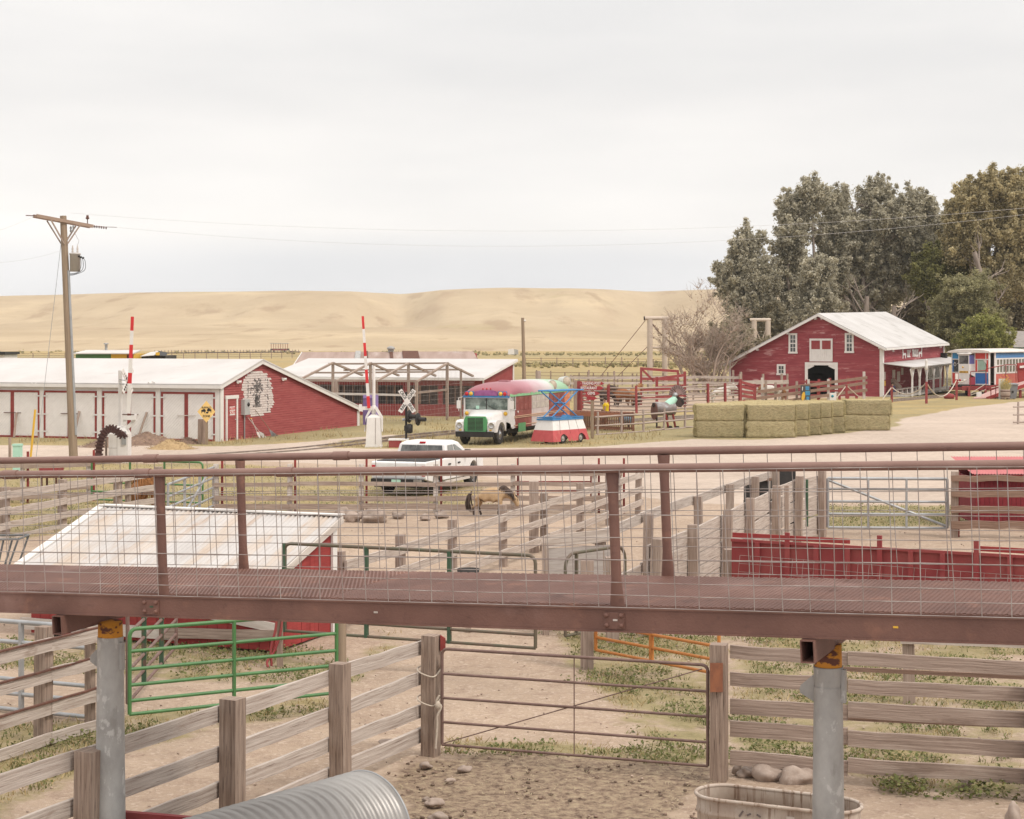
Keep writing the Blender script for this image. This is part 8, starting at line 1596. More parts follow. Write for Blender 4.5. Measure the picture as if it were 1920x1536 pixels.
q = GX(258, 53.6); horse('shaggy ginger pony seen from behind beyond the tin roofed shed', 'pony', (q.x+.1, 54.1, 0), math.radians(80), .98, coat_g, m_gmane, 'down', 420)
horse('bay horse with dark legs standing behind the pole corral rails', 'horse', V(*xy(1172, 133), 0), math.radians(170), 1.42, coat_br, m_dmane, 'level', name='horse', group='horses in the pole corral'); horse('dark horse behind the person in the yellow shirt', 'horse', V(*xy(1140, 135), 0), math.radians(200), 1.38, coat_dk, m_dmane, 'down', name='horse', group='horses in the pole corral'); horse('chestnut horse turned away at the right of the bay horse', 'horse', V(*xy(1188, 136), 0), math.radians(60), 1.40, fur('chestnut_coat', (.38, .19, .09), (.28, .13, .06), (.2, .1, .05), .3), m_gmane, 'level', name='horse', group='horses in the pole corral'); horse('white horse behind the rails near the red slatted hurdle', 'horse', V(*xy(1350, 139), 0), math.radians(15), 1.35, coat_w, m_wm, 'level', name='horse', group='horses in the pole corral')
horse('white and tan horse in the pen at the barn wall', 'horse', V(*xy(1447, 144.5), 0), math.radians(185), 1.38, coat_w, m_gmane, 'down', name='horse', group='horses in the pole corral')
m_skin = M('skin', (.42, .25, .18), (.38, .22, .155), rough=.6, scale=(6, 6, 6)); m_yshirt = M('yellow_shirt', (.66, .46, .02), (.60, .41, .02), rough=.85, scale=(6, 6, 6)); m_dkcloth = M('dark_cloth', (.045, .045, .055), (.035, .035, .045), rough=.9); m_navy = M('navy_cloth', (.03, .04, .09), (.025, .033, .075), rough=.9); m_hair = M('dark_brown_hair', (.045, .028, .02), (.07, .045, .03), rough=.8, scale=(30, 30, 30)); m_bhair = M('brown_hair', (.16, .085, .06), (.12, .062, .045), rough=.8, scale=(30, 30, 30))
def person(label, loc, ang, h, pose, shirt, legs, hair, legwear='shorts'):
 loc = Vector(loc); t = thing('person', label, 'person', loc); Mx = Matrix.Translation(loc) @ Matrix.Rotation(ang, 4, 'Z') @ Matrix.Scale(h, 4); J = pose
 v, e, ix = [], [], {}
 def add(k, r, pr=None, r2=None):
  v.append(tuple(J[k])+(r, r2 or r)); ix[k] = len(v)-1
  if pr: e.append((ix[pr], ix[k]))
 add('pelvis', .078, None, .066); add('waist', .074, 'pelvis', .06); add('chest', .088, 'waist', .066); add('neck', .034, 'chest'); add('jaw', .048, 'neck', .05); add('head', .062, 'jaw', .056)
 for s in 'LR':
  add('sho'+s, .036, 'chest'); add('elb'+s, .026, 'sho'+s); add('wri'+s, .017, 'elb'+s); add('han'+s, .022, 'wri'+s, .012);
  for f in range(5):
   k = f'f{f}{s}'; d = Vector(J['han'+s])-Vector(J['wri'+s]); d.normalize(); a = Vector(J['han'+s])+d*.020+V((f-2)*.009, 0, 0) if f else Vector(J['han'+s])+V(.022, 0, 0)-d*.008; b = a+d*(.03+.006*(2-abs(f-2)))+V(0, .004 if s == 'R' else -.004, 0) if f else a+d*.02+V(.008, 0, 0)
   v.append(tuple(a)+(.0055,)); e.append((ix['han'+s], len(v)-1)); v.append(tuple(b)+(.0045,)); e.append((len(v)-2, len(v)-1))
  add('hip'+s, .054, 'pelvis'); add('kne'+s, .036, 'hip'+s); add('ank'+s, .022, 'kne'+s); add('toe'+s, .022, 'ank'+s)
 skin('body', v, e, m_skin, t, Mx, 2)
 hd = Vector(J['head']); fwd = V(*J.get('face', (1, 0, -.1))).normalized(); mb = MB(Mx)
 mb.blob(hd-fwd*.014+V(0, 0, .012), (.066, .062, .064), 2, .08, 14, 9); mb.build('hair', hair, t)
 mb = MB(Mx)
 for sg in (-1, 1): mb.blob(hd+fwd*.052+V(0, sg*.022, -.012), .007, 1, 0, 6, 4);
 mb.build('eye', m_black, t); mb = MB(Mx); mb.blob(hd+fwd*.062+V(0, 0, -.028), (.012, .009, .014), 1, 0, 6, 5)
 for sg in (-1, 1): mb.blob(hd+V(0, sg*.058, -.02), (.011, .006, .017), 1, 0, 6, 5)
 mb.build('face_feature', m_skin, t); mb = MB(Mx); mb.blob(hd+fwd*.055+V(0, 0, -.052), (.006, .016, .005), 1, 0, 6, 4); mb.build('mouth', M('lip', (.3, .12, .1)) if 'lip' not in bpy.data.materials else bpy.data.materials['lip'], t)
 def tube_cloth(name, chains, mat):
  vv, ee = [], []
  for ch in chains:
   for i, (p_, r) in enumerate(ch):
    vv.append(tuple(p_)+(r if hasattr(r, '__len__') else (r,)))
    if i: ee.append((len(vv)-2, len(vv)-1))
  return skin(name, vv, ee, mat, t, Mx, 2)
 g = lambda a, b, f: tuple(Vector(J[a]).lerp(Vector(J[b]), f))
 vs = [tuple(g('pelvis', 'waist', -.25))+(.094, .083), tuple(J['waist'])+(.088, .074), tuple(J['chest'])+(.103, .080), tuple(g('chest', 'neck', .45))+(.06, .05)]; es = [(0, 1), (1, 2), (2, 3)]
 for s in 'LR': vs += [tuple(J['sho'+s])+(.048,), tuple(g('sho'+s, 'elb'+s, .62))+(.042,)]; es += [(2, len(vs)-2), (len(vs)-2, len(vs)-1)]
 sh = skin('shirt', vs, es, shirt, t, Mx, 2); MB(Mx).tube(catmull([Vector(g('pelvis', 'waist', -.3)), Vector(J['waist']), Vector(J['chest']), Vector(g('chest', 'neck', .55))], 4), [.098, .098, .097, .096, .096, .098, .101, .105, .108, .104, .09, .072, .05], 14).build('shirt_back', shirt, sh)
 vs = [tuple(J['pelvis'])+(.088, .076)]; es = []; f_ = .85 if legwear == 'shorts' else 1.0
 for s in 'LR':
  vs += [tuple(J['hip'+s])+(.062,), tuple(g('hip'+s, 'kne'+s, f_))+(.050,)]; es += [(0, len(vs)-2), (len(vs)-2, len(vs)-1)]
  if legwear != 'shorts': vs += [tuple(g('kne'+s, 'ank'+s, .95))+(.036,)]; es += [(len(vs)-2, len(vs)-1)]
 skin(legwear, vs, es, legs, t, Mx, 2)
 for s in 'LR':
  a, b = Vector(J['ank'+s]), Vector(J['toe'+s]); mb = MB(Mx); mb.blob(a.lerp(b, .5)+V(0, 0, -.004), ((b-a).length*.72, .030, .026), 3, 0, 10, 6); mb.build('shoe', m_black, t)
 return t
STAND = dict(pelvis=(0, 0, .53), waist=(.005, 0, .62), chest=(.0, 0, .74), neck=(.01, 0, .845), jaw=(.03, 0, .885), head=(.03, 0, .935), shoL=(0, .105, .79), elbL=(-.01, .135, .62), wriL=(.05, .13, .49), hanL=(.065, .13, .455), shoR=(0, -.105, .79), elbR=(.0, -.135, .62), wriR=(.07, -.12, .50), hanR=(.09, -.12, .465), hipL=(0, .055, .48), kneL=(.05, .055, .275), ankL=(.0, .055, .045), toeL=(.09, .06, .02), hipR=(0, -.055, .48), kneR=(-.01, -.055, .275), ankR=(-.09, -.055, .05), toeR=(-.005, -.06, .022), face=(1, 0, -.35))
SIT = dict(STAND); SIT.update(pelvis=(0, 0, .30), waist=(.02, 0, .39), chest=(.06, 0, .50), neck=(.085, 0, .60), jaw=(.11, 0, .64), head=(.115, 0, .69), shoL=(.06, .105, .555), elbL=(.12, .12, .41), wriL=(.25, .09, .36), hanL=(.285, .085, .345), shoR=(.06, -.105, .555), elbR=(.12, -.12, .41), wriR=(.25, -.09, .36), hanR=(.285, -.085, .345), hipL=(.02, .055, .28), kneL=(.24, .07, .29), ankL=(.24, .07, .05), toeL=(.33, .075, .02), hipR=(.02, -.055, .28), kneR=(.24, -.07, .29), ankR=(.22, -.07, .05), toeR=(.31, -.075, .02))
q = GX(1136, 101.9); person('person in a bright yellow shirt and dark shorts walking behind the slatted crib', q, math.radians(160), 1.82, STAND, m_yshirt, m_dkcloth, m_hair)
q = GX(1130, 101.2); person('child with brown hair whose head shows above the slatted crib', q, math.radians(170), 1.13, STAND, M('pale_cloth', (.45, .33, .3)), m_dkcloth, m_bhair)
q = BPQ(.95, .75, 0); person('person in navy clothes sitting hunched at the corner of the barn porch', V(q.x, q.y, .0), math.radians(195), 1.66, SIT, m_navy, m_navy, m_hair, 'trousers'); q2 = q; sb = tag(MB().bar(q+V(.05, 0, 0), q+V(.05, 0, .40), .5, .4, (1, 0, 0)).build('seat_block', m_wood, None, q), 'wooden block seat under the person in navy clothes', 'seat')
def leaf_mat(name, c1, c2, c3, tr=.45):
 m, t, N, L = new_mat(name); o = N('ShaderNodeOutputMaterial'); b = N('ShaderNodeBsdfPrincipled'); tl = N('ShaderNodeBsdfTranslucent'); mx = N('ShaderNodeMixShader'); mx.inputs[0].default_value = tr
 g = N('ShaderNodeNewGeometry'); r = N('ShaderNodeValToRGB'); L(g.outputs['Random Per Island'], r.inputs[0]); e = r.color_ramp.elements; e[0].position = 0; e[0].color = c4(c1); e[1].position = 1; e[1].color = c4(c3); q = e.new(.55); q.color = c4(c2)
 at = N('ShaderNodeAttribute'); at.attribute_name = 'clump'; h = N('ShaderNodeHueSaturation'); mr = N('ShaderNodeMapRange'); mr.inputs['To Min'].default_value = .72; mr.inputs['To Max'].default_value = 1.22; L(at.outputs['Fac'], mr.inputs['Value']); L(mr.outputs[0], h.inputs['Value']); L(r.outputs[0], h.inputs['Color'])
 b.inputs['Roughness'].default_value = .6; b.inputs['Specular IOR Level'].default_value = .25; L(h.outputs[0], b.inputs['Base Color']); L(h.outputs[0], tl.inputs[0]); L(b.outputs[0], mx.inputs[1]); L(tl.outputs[0], mx.inputs[2]); L(mx.outputs[0], o.inputs[0]); return m
lf_grey = leaf_mat('silver_poplar_leaf', (.37, .335, .235), (.48, .44, .335), (.64, .60, .49)); lf_dark = leaf_mat('dark_leaf', (.27, .23, .15), (.35, .30, .20), (.44, .39, .275)); lf_olive = leaf_mat('olive_leaf', (.39, .325, .175), (.49, .415, .235), (.60, .52, .33)); lf_lime = leaf_mat('lime_leaf', (.24, .25, .07), (.31, .31, .10), (.40, .375, .15)); lf_will = leaf_mat('willow_leaf', (.26, .245, .125), (.34, .315, .17), (.45, .41, .24)); lf_dead = leaf_mat('dead_leaf', (.30, .21, .14), (.38, .27, .19), (.45, .34, .25))
m_bark = M('pale_bark', (.30, .245, .21), (.19, .15, .125), scale=(3, 3, .8), layers=[((.12, .09, .075), (8, 8, 1.2), .58, .7, .7)], bump=.5); m_twig = M('bare_twig', (.42, .33, .27), (.32, .245, .195), scale=(2, 2, 2))
def leaves_mesh(name, clumps, n_per, size, mat, parent, rng, asp=.62, droop=.0):
 """clumps: rows (x, y, z, radius, flatten); leaf faces scattered mostly near each clump's skin"""
 C = np.array(clumps, dtype=np.float64); n = len(C); N_ = n*n_per; idx = np.repeat(np.arange(n), n_per)
 d = rng.normal(size=(N_, 3)); d /= np.linalg.norm(d, axis=1)[:, None]; r = np.abs(rng.normal(0, .62, N_)); p = C[idx, :3] + d*(r*C[idx, 3])[:, None]*np.stack([np.ones(N_), np.ones(N_), C[idx, 4]], 1)
 nm = d*.6+rng.normal(size=(N_, 3))*.7; nm[:, 2] += .35; nm /= np.linalg.norm(nm, axis=1)[:, None]; a = rng.normal(size=(N_, 3)); a[:, 2] -= droop; u = np.cross(nm, a); u /= np.linalg.norm(u, axis=1)[:, None]; v_ = np.cross(nm, u)
 s = size*(.6+.8*rng.random(N_)); s1 = (s*.5)[:, None]; s2 = (s*.5*asp)[:, None]
 q = np.stack([p-u*s1, p-v_*s2+nm*(s1*.15), p+u*s1, p+v_*s2+nm*(s1*.15)], 1).reshape(-1, 3)
 Mi = np.array(WM[parent.name].inverted()); q = q @ Mi[:3, :3].T + Mi[:3, 3]
 me = bpy.data.meshes.new(name); me.vertices.add(len(q)); me.vertices.foreach_set('co', q.astype(np.float32).ravel()); me.loops.add(len(q)); me.loops.foreach_set('vertex_index', np.arange(len(q), dtype=np.int32)); me.polygons.add(N_); me.polygons.foreach_set('loop_start', np.arange(N_, dtype=np.int32)*4); me.update(calc_edges=True)
 cl = rng.random(n)[idx]; at = me.attributes.new('clump', 'FLOAT', 'POINT'); at.data.foreach_set('value', np.repeat(cl, 4).astype(np.float32)); me.materials.append(mat)
 o = bpy.data.objects.new(name, me); COL.objects.link(o); o.parent = parent; WM[o.name] = WM[parent.name]; return o
def limb(mb, a, d, ln, r, rng, depth, tips, n=5, curl=.25, up=.12, n7=7):
 pts, rs = [Vector(a)], [r]; d = Vector(d).normalized()
 for k in range(n): d = (d+V(rng.gauss(0, curl), rng.gauss(0, curl), rng.gauss(0, curl)*.7+up)*.5).normalized(); pts.append(pts[-1]+d*ln/n); rs.append(r*(1-.62*(k+1)/n))
 mb.tube(pts, rs, n7, cap=False); tips.append((pts[-1], depth)); tips.append((pts[-2], depth))
 if depth > 0:
  for k in range(rng.choice((3, 4))):
   i = rng.randint(1, n); q = V(rng.gauss(0, 1), rng.gauss(0, 1), rng.uniform(-.1, .9)).normalized(); limb(mb, pts[i], (d*.6+q).normalized(), ln*rng.uniform(.5, .75), rs[i]*.72, rng, depth-1, tips, n, curl, up, max(4, n7-1))
def tree(name, label, base, crown, leaf, n_per, size, seed, trunk_r=.5, trunk_h=None, lean=(0, 0), mbark=None, asp=.62, droop=0, fork=3):
 """crown: ellipsoids (dx, dy, z, rx, rz, clumps)"""
 rng = random.Random(seed); nr = np.random.default_rng(seed); base = Vector(base); t = thing(name, label, 'tree', base, 0, 'trees behind the barn'); mb = MB(); top = max(c_[2]+c_[4]*.4 for c_ in crown); th = trunk_h or top*.35
 hub = base+V(lean[0], lean[1], th); mb.tube([base-Z*.3, base.lerp(hub, .4)+V(rng.gauss(0, .2), 0, 0), hub], [trunk_r*1.15, trunk_r*.9, trunk_r*.75], 10, cap=False); cl = []
 for (dx, dy, z, rx, rz, n) in crown:
  c_ = base+V(dx, dy, z); mid = hub.lerp(c_, .5)+V(rng.gauss(0, .5), rng.gauss(0, .5), rng.gauss(0, .4)); mb.tube([hub-Z*.2, mid, c_+Z*rz*.3], [trunk_r*.6, trunk_r*.4, trunk_r*.15], 7, cap=False); tips = []
  for k in range(fork): f = rng.uniform(.3, .95); a = mid.lerp(c_, f); limb(mb, a, V(rng.gauss(0, 1), rng.gauss(0, 1), rng.uniform(0, .9)), rx*rng.uniform(.5, .85), trunk_r*.16, rng, 1, tips, 4)
  for k in range(int(n*1.55)):
   d = V(rng.gauss(0, 1), rng.gauss(0, 1), rng.gauss(0, 1)+.1).normalized(); p = c_+V(d.x*rx, d.y*rx*.8, d.z*rz)*(rng.random()**.34)*rng.uniform(.82, 1.08)
   if mnoise.noise(p*.22+V(seed*5.1, 0, 0)) < -.47: continue
   g = (V(d.x, d.y, d.z*.5+.75-droop*.7)+V(rng.gauss(0, .35), rng.gauss(0, .35), rng.gauss(0, .25))).normalized(); L_ = rng.uniform(1.2, 2.6)
   for q in range(4): w_ = p+g*L_*(q/3-.35); cl.append((w_.x, w_.y, w_.z, (.85-.17*q)*rng.uniform(.7, 1.15), rng.uniform(.8, 1.2)))
 mb.build('trunk', mbark or m_bark, t); leaves_mesh('crown', cl, int(n_per*.62), size*.54, leaf, t, nr, asp, droop); return t
def TX(px, Y): return ((px-CX)*Y/F, Y, 0)
def cr(px, py, rpx, rpy, Y, bx, n, dy=0):
 return ((px-CX)*Y/F-bx, dy, H-(py-YH)*Y/F, rpx*Y/F, rpy*Y/F, n)
def T(name, label, bpx, Y, lobes, leaf, n_per, size, seed, **k):
 b = TX(bpx, Y); tree(name, label, b, [cr(px, py, rx, ry, Y, b[0], n, random.uniform(-1.5, 1.5)) for px, py, rx, ry, n in lobes], leaf, n_per, size, seed, **k)
T('cottonwood_tree', 'narrow grey green cottonwood at the left end of the grove', 1405, 205, [(1403, 485, 28, 55, 50), (1378, 530, 30, 40, 36), (1425, 540, 28, 50, 40), (1395, 590, 38, 38, 42), (1400, 640, 40, 30, 30), (1360, 520, 14, 25, 10)], lf_grey, 170, .52, 1, trunk_r=.42, trunk_h=6)
T('cottonwood_tree', 'tall slim grey green cottonwood second from the left of the grove', 1490, 208, [(1500, 400, 35, 45, 44), (1478, 450, 28, 50, 40), (1520, 370, 26, 30, 24), (1490, 520, 32, 50, 44), (1500, 580, 40, 40, 44), (1480, 630, 40, 30, 30), (1450, 600, 40, 40, 40)], lf_grey, 170, .52, 2, trunk_r=.45, trunk_h=7)
T('cottonwood_tree', 'broadest silver green cottonwood rising right behind the barn ridge', 1620, 212, [(1600, 395, 55, 48, 90), (1660, 420, 60, 50, 90), (1570, 450, 45, 50, 64), (1700, 460, 50, 55, 80), (1620, 480, 60, 45, 70), (1560, 520, 40, 40, 44), (1660, 530, 60, 40, 60), (1720, 390, 30, 28, 24), (1640, 365, 36, 26, 26), (1610, 540, 70, 30, 40), (1745, 430, 38, 42, 46), (1600, 600, 70, 30, 40)], lf_grey, 175, .55, 3, trunk_r=.65, trunk_h=8)
T('cottonwood_tree', 'small grey leaved poplar in front of the broad cottonwood', 1535, 198, [(1530, 520, 28, 34, 34), (1540, 565, 36, 34, 40), (1520, 600, 36, 30, 36)], lf_grey, 160, .5, 4, trunk_r=.25, trunk_h=4)
T('dark_tree', 'dark shaded tree filling the gap behind the barn roof', 1690, 226, [(1650, 570, 60, 40, 60), (1720, 580, 50, 45, 60), (1590, 590, 60, 40, 50), (1760, 560, 40, 60, 50), (1700, 500, 60, 50, 50), (1790, 600, 50, 40, 44)], lf_dark, 150, .6, 5, trunk_r=.5, trunk_h=6)
T('cottonwood_tree', 'tall olive brown cottonwood at the right edge of the picture', 1890, 205, [(1830, 390, 48, 48, 70), (1890, 380, 50, 45, 70), (1860, 450, 65, 55, 90), (1925, 440, 50, 60, 60), (1800, 450, 35, 45, 40), (1880, 520, 60, 45, 60), (1950, 520, 50, 50, 40), (1905, 350, 30, 24, 20), (1808, 415, 28, 42, 34), (1850, 350, 26, 22, 18)], lf_olive, 175, .55, 6, trunk_r=.6, trunk_h=9, lean=(-3, 0))
T('dark_tree', 'dark understorey tree behind the striped railcar', 1860, 222, [(1840, 560, 50, 40, 46), (1900, 570, 60, 40, 50), (1880, 620, 60, 30, 36), (1790, 520, 40, 50, 44), (1950, 600, 60, 50, 44)], lf_dark, 140, .6, 7, trunk_r=.5, trunk_h=6)
T('green_tree', 'fresh green tree between the big cottonwood and the willow', 1760, 206, [(1775, 490, 40, 26, 40), (1740, 520, 30, 26, 26), (1800, 500, 26, 26, 22), (1760, 540, 40, 26, 30)], leaf_mat('mid_green_leaf', (.22, .22, .075), (.29, .28, .105), (.38, .35, .16)), 165, .5, 8, trunk_r=.35, trunk_h=7)
T('willow_tree', 'pale green willow standing beside the barn porch', 1815, 190, [(1800, 545, 30, 24, 34), (1830, 550, 32, 30, 40), (1780, 580, 30, 34, 36), (1815, 590, 44, 36, 60), (1845, 600, 26, 34, 30), (1800, 640, 44, 26, 40), (1770, 620, 24, 26, 20)], lf_will, 175, .44, 9, trunk_r=.3, trunk_h=4, droop=1.2, asp=.4)
T('lime_shrub', 'bright lime green bushy tree just behind the railcar roof', 1845, 182, [(1840, 632, 24, 20, 30), (1860, 645, 26, 16, 26), (1828, 650, 20, 14, 18), (1845, 615, 12, 14, 10)], lf_lime, 170, .40, 10, trunk_r=.15, trunk_h=2.5)
T('dark_shrub', 'low dark shrub behind the left foot of the barn', 1385, 190, [(1370, 640, 26, 24, 30), (1395, 655, 36, 24, 36), (1350, 655, 20, 24, 20)], lf_dark, 140, .5, 11, trunk_r=.2, trunk_h=2)
for i, (px, Y, h, lab) in enumerate(((1616, 200, 10, 'pale forked trunk rising straight behind the barn ridge'), (1667, 202, 9, 'pale trunk right of the forked trunk behind the barn'), (1735, 202, 8, 'slanting pale trunk right of the barn roof'), (1893, 199, 15, 'thick leaning trunk behind the grey house'))):
 b = V(*TX(px, Y)); t = thing('bare_tree', lab, 'tree', b, 0, 'trees behind the barn'); mb = MB(); rr = random.Random(i+50); ln = {2: 3.5, 3: -4.0}.get(i, .6); tips = []
 mb.tube([b, b+V(ln*.35, 0, h*.4), b+V(ln, 0, h)], [.5, .4, .25], 9, cap=False)
 for k in range(5): limb(mb, b+V(ln*(.4+.12*k), 0, h*(.42+.12*k)), V(rr.gauss(0, 1), .3, rr.uniform(.3, .9)), 3.5, .13, rr, 1, tips, 4)
 mb.build('trunk', m_bark, t)
def bare_tree():
 Y = 163; b = V(*TX(1316, Y)); t = thing('bare_tree', 'nearly bare spreading tree with a few dead leaves beside the tall pipe frame', 'tree', b); rng = random.Random(14); mb = MB(); tips = []
 for dx, ang, h in ((-1.4, -.30, 4.4), (-.7, -.12, 5.3), (.1, .05, 5.4), (.9, .2, 5.0), (1.6, .33, 4.4), (2.0, .45, 3.8), (-.2, -.40, 3.8)):
  limb(mb, b+V(dx*.7, rng.uniform(-.5, .5), -.1), V(math.sin(ang), rng.uniform(-.2, .2), math.cos(ang)), h, .17, rng, 3, tips, 6, .2, .10, 6)
 P_ = [p for p, d in tips if d <= 1 and p.z > 1.5]
 for p in P_:
  for k in range(3): d = V(rng.gauss(0, .7)+(p.x-b.x)*.16, rng.gauss(0, .6), rng.uniform(.2, 1.2)).normalized()*rng.uniform(.6, 1.4); mb.tube([p, p+d*.5+V(0, 0, .05), p+d], [.02, .014, .008], 3, cap=False)
 mb.build('trunk', m_twig, t); nr = np.random.default_rng(3); cl = [(p.x, p.y, p.z, .6, 1) for p in P_ if p.x < b.x+.5 or rng.random() < .3]; leaves_mesh('crown', cl, 4, .17, lf_dead, t, nr)
bare_tree()
nr = np.random.default_rng(21); t0 = thing('brush_strip', 'green brush strip across the far prairie', 'brush', (0, 330, 0)); cl = []
for px0, px1, Y, n, r_ in ((880, 1345, 335, 300, .55), (800, 1345, 560, 260, .75), (540, 900, 600, 90, .8), (1330, 1420, 300, 60, .8), (40, 560, 660, 60, .8)):
 for k in range(n): px = nr.uniform(px0, px1); cl.append(((px-CX)*Y/F, Y+nr.normal()*(.035*Y), nr.uniform(.1, r_*.6), r_*nr.uniform(.4, 1.1), .8))
bo = leaves_mesh('prairie_brush', cl, 40, .45, leaf_mat('brush_leaf', (.33, .29, .14), (.40, .35, .175), (.48, .40, .22)), t0, nr); bo.parent = None; bo.location = (0, 330, 0); bpy.data.objects.remove(t0); tag(bo, 'green brush strip across the far prairie', 'brush', None, 'stuff')
def scatter_blades(name, label, pts, hmin, hmax, wid, mat, rng, lean=.5, flat=False, leafy=False):
 n = len(pts); a = rng.uniform(0, 2*np.pi, n); h = rng.uniform(hmin, hmax, n); ln = rng.normal(0, lean, (n, 2))*h[:, None]; u = np.stack([np.cos(a), np.sin(a), np.zeros(n)], 1)
 p = np.concatenate([pts, np.zeros((n, 1))-.01], 1)
 if flat: z1 = rng.uniform(0, .03, n); t = p+np.stack([np.cos(a)*h, np.sin(a)*h, z1+.01], 1); p[:, 2] = rng.uniform(0, .03, n); u = np.stack([-np.sin(a), np.cos(a), np.zeros(n)], 1)
 else: t = p+np.concatenate([ln, h[:, None]], 1)
 w_ = (wid*rng.uniform(.6, 1.4, n))[:, None]
 if leafy:
  nrm = rng.normal(size=(n, 3)); nrm[:, 2] = np.abs(nrm[:, 2])+.8; nrm /= np.linalg.norm(nrm, axis=1)[:, None]; c_ = p+np.stack([ln[:, 0], ln[:, 1], h], 1); uu = np.cross(nrm, rng.normal(size=(n, 3))); uu /= np.linalg.norm(uu, axis=1)[:, None]; vv = np.cross(nrm, uu); q = np.stack([c_-uu*w_, c_-vv*w_*.7, c_+uu*w_, c_+vv*w_*.7], 1); k = 4
 else: q = np.stack([p-u*w_, p+u*w_, t], 1) if not flat else np.stack([p-u*w_, p+u*w_, t], 1); k = 3
 q = q.reshape(-1, 3).astype(np.float32); me = bpy.data.meshes.new(name); me.vertices.add(len(q)); me.vertices.foreach_set('co', q.ravel()); me.loops.add(len(q)); me.loops.foreach_set('vertex_index', np.arange(len(q), dtype=np.int32)); me.polygons.add(n); me.polygons.foreach_set('loop_start', np.arange(n, dtype=np.int32)*k); me.update(calc_edges=True); me.materials.append(mat)
 at = me.attributes.new('clump', 'FLOAT', 'POINT'); at.data.foreach_set('value', np.repeat(rng.random(n), k).astype(np.float32))
 o = bpy.data.objects.new(name, me); COL.objects.link(o); tag(o, label, 'grass' if not flat else 'straw', None, 'stuff'); return o
def noise2(X, Y, f, s): return np.array([mnoise.noise((x*f, y*f, s)) for x, y in zip(X, Y)])
rng = np.random.default_rng(77)
def sample(n, y0, y1, want, thr, f=.8, xr=.33):
 Y = np.exp(rng.uniform(np.log(y0), np.log(y1), n)); X = rng.uniform(-1, 1, n)*(xr*Y+2.0); r, g, b, mu = zones(X, Y); val = {'grass': r*(1-g), 'lush': r*b*(1-g), 'mulch': mu}[want]
 nn = noise2(X, Y, f, 1)*.55+noise2(X, Y, f*4, 6)*.35; k = val+nn*.75 > thr; return np.stack([X[k], Y[k]], 1)
bl_green = leaf_mat('weed_leaf', (.12, .14, .045), (.165, .175, .06), (.25, .23, .10), .3); bl_dry = leaf_mat('dry_blade', (.36, .27, .13), (.44, .33, .17), (.27, .23, .10), .2); bl_straw = leaf_mat('straw_bit', (.36, .285, .18), (.42, .35, .23), (.24, .18, .12), .1)
p1 = sample(230000, 15, 60, 'lush', .45); scatter_blades('weeds', 'leafy green weeds in patches on the pen floor', p1, .01, .10, .024, bl_green, rng, .25, leafy=True)
p2 = sample(150000, 14, 75, 'grass', .55); scatter_blades('green_grass', 'short green grass blades in patches between the pens', p2, .02, .10, .009, bl_green, rng, .45)
p3 = sample(170000, 14, 95, 'grass', .52, .6); scatter_blades('dry_grass', 'dry straw coloured grass between the pens', p3, .02, .10, .008, bl_dry, rng, .6)
p4 = sample(38000, 13, 26, 'mulch', .35, 1.5); scatter_blades('trampled_straw', 'trampled straw and hay bits on the pen floor', p4, .03, .13, .004, bl_straw, rng, flat=True)
mbp = MB(); rr = random.Random(8)
for _ in range(1500):
 y = math.exp(rr.uniform(math.log(14.5), math.log(48))); x = rr.uniform(-.30, .30)*y; r_ = rr.uniform(.004, .013)*(1+y*.012); mbp.blob((x, y, .0), (r_*1.3, r_, r_*.8), rr.random()*50, .5, 6, 4)
tag(mbp.build('pebbles', M('dirt_clods', (.42, .325, .26), (.32, .235, .185), scale=(9, 9, 9), island=.3)), 'pebbles and dirt clods strewn over the pen floor', 'pebbles', None, 'stuff')
mbp = MB()
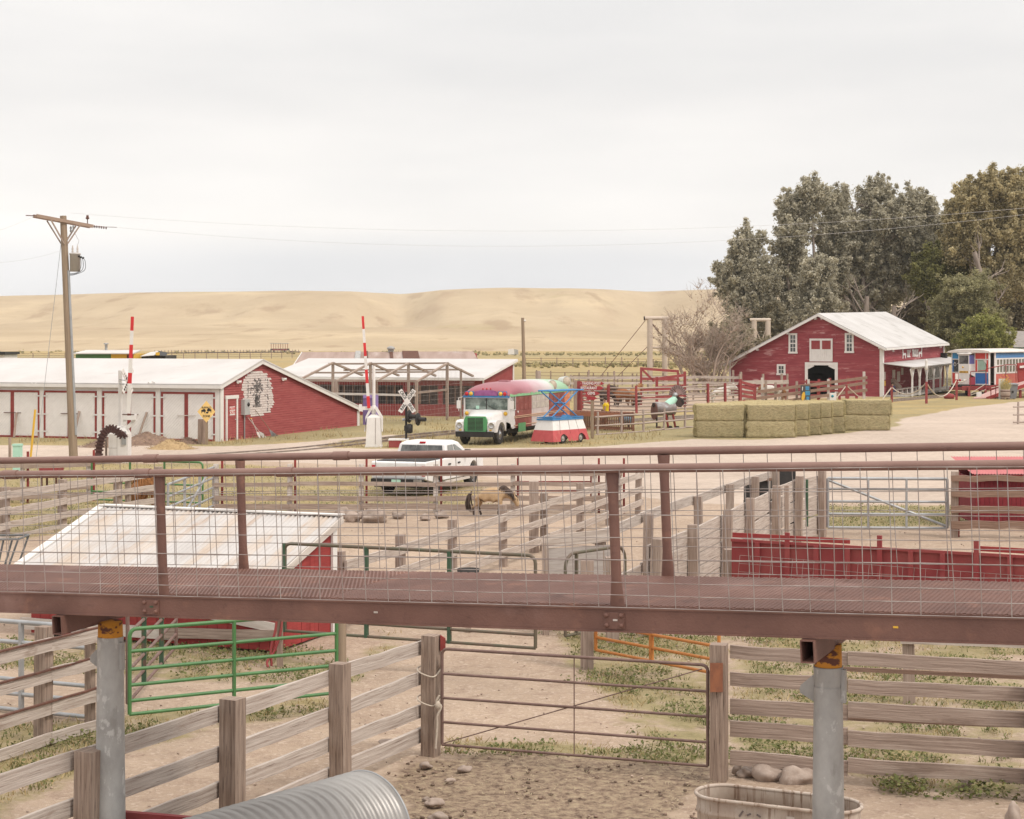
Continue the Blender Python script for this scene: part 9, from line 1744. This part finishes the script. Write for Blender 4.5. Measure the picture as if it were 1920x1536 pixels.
for _ in range(260):
 q = G(rr.uniform(700, 1330), rr.uniform(1425, 1545)); x, y = q.x+rr.gauss(0, .1), q.y;
 if mnoise.noise((x*1.3, y*1.3, 4)) < -.02: continue
 r_ = rr.uniform(.006, .024); mbp.blob((x, y, .0), (r_*1.3, r_*1.1, r_*.8), rr.random()*50, .7, 7, 5)
tag(mbp.build('manure_clods', M('dark_clods', (.22, .155, .115), (.15, .10, .075), scale=(14, 14, 14), island=.3)), 'dark soil and manure clods trampled into the straw', 'clods', None, 'stuff')
Xs = rng.uniform(2.6, 6.6, 3500); Ys = 20.45-.09*(Xs-2.6)+rng.normal(0, .16, 3500)-.1; k = (noise2(Xs, Ys, 1.6, 4) > -.05) & (Xs > 3.75); scatter_blades('fence_weeds', 'row of leafy weeds along the foot of the low board fence', np.stack([Xs[k], Ys[k]], 1), .01, .20, .024, bl_green, rng, .25, leafy=True)
Xs = rng.uniform(-26, 8, 9000); Ys = rng.uniform(84, 112, 9000); r_, g_, b_, m_ = zones(Xs, Ys); k = (r_*(1-g_)+noise2(Xs, Ys, .4, 2)*.8 > .95); scatter_blades('verge_grass', 'rough grass along the garage and the railway track', np.stack([Xs[k], Ys[k]], 1), .1, .38, .02, bl_dry, rng, .4)
bpy.context.view_layer.update(); dg = bpy.context.evaluated_depsgraph_get()
for o in [q for q in bpy.data.objects if q.type == 'FONT']:
 me = bpy.data.meshes.new_from_object(o.evaluated_get(dg)); nm = o.name; ml = o.matrix_local.copy(); pa = o.parent; bpy.data.objects.remove(o)
 k = bpy.data.objects.new(nm, me); COL.objects.link(k); k.parent = pa; k.matrix_local = ml
hz = MB().box((-2600, -60, -4), (2600, 3080, 75)).build('haze', M('haze_tmp', (1, 1, 1))); hz['kind'] = 'stuff'; hz['label'] = 'thin pale summer haze over the prairie'; hz['category'] = 'haze'
m, t, N, L = new_mat('haze_air'); o_ = N('ShaderNodeOutputMaterial'); pv = N('ShaderNodeVolumePrincipled'); pv.inputs['Density'].default_value = .00014; pv.inputs['Color'].default_value = (.95, .93, .91, 1); L(pv.outputs[0], o_.inputs['Volume']); hz.data.materials.clear(); hz.data.materials.append(m)
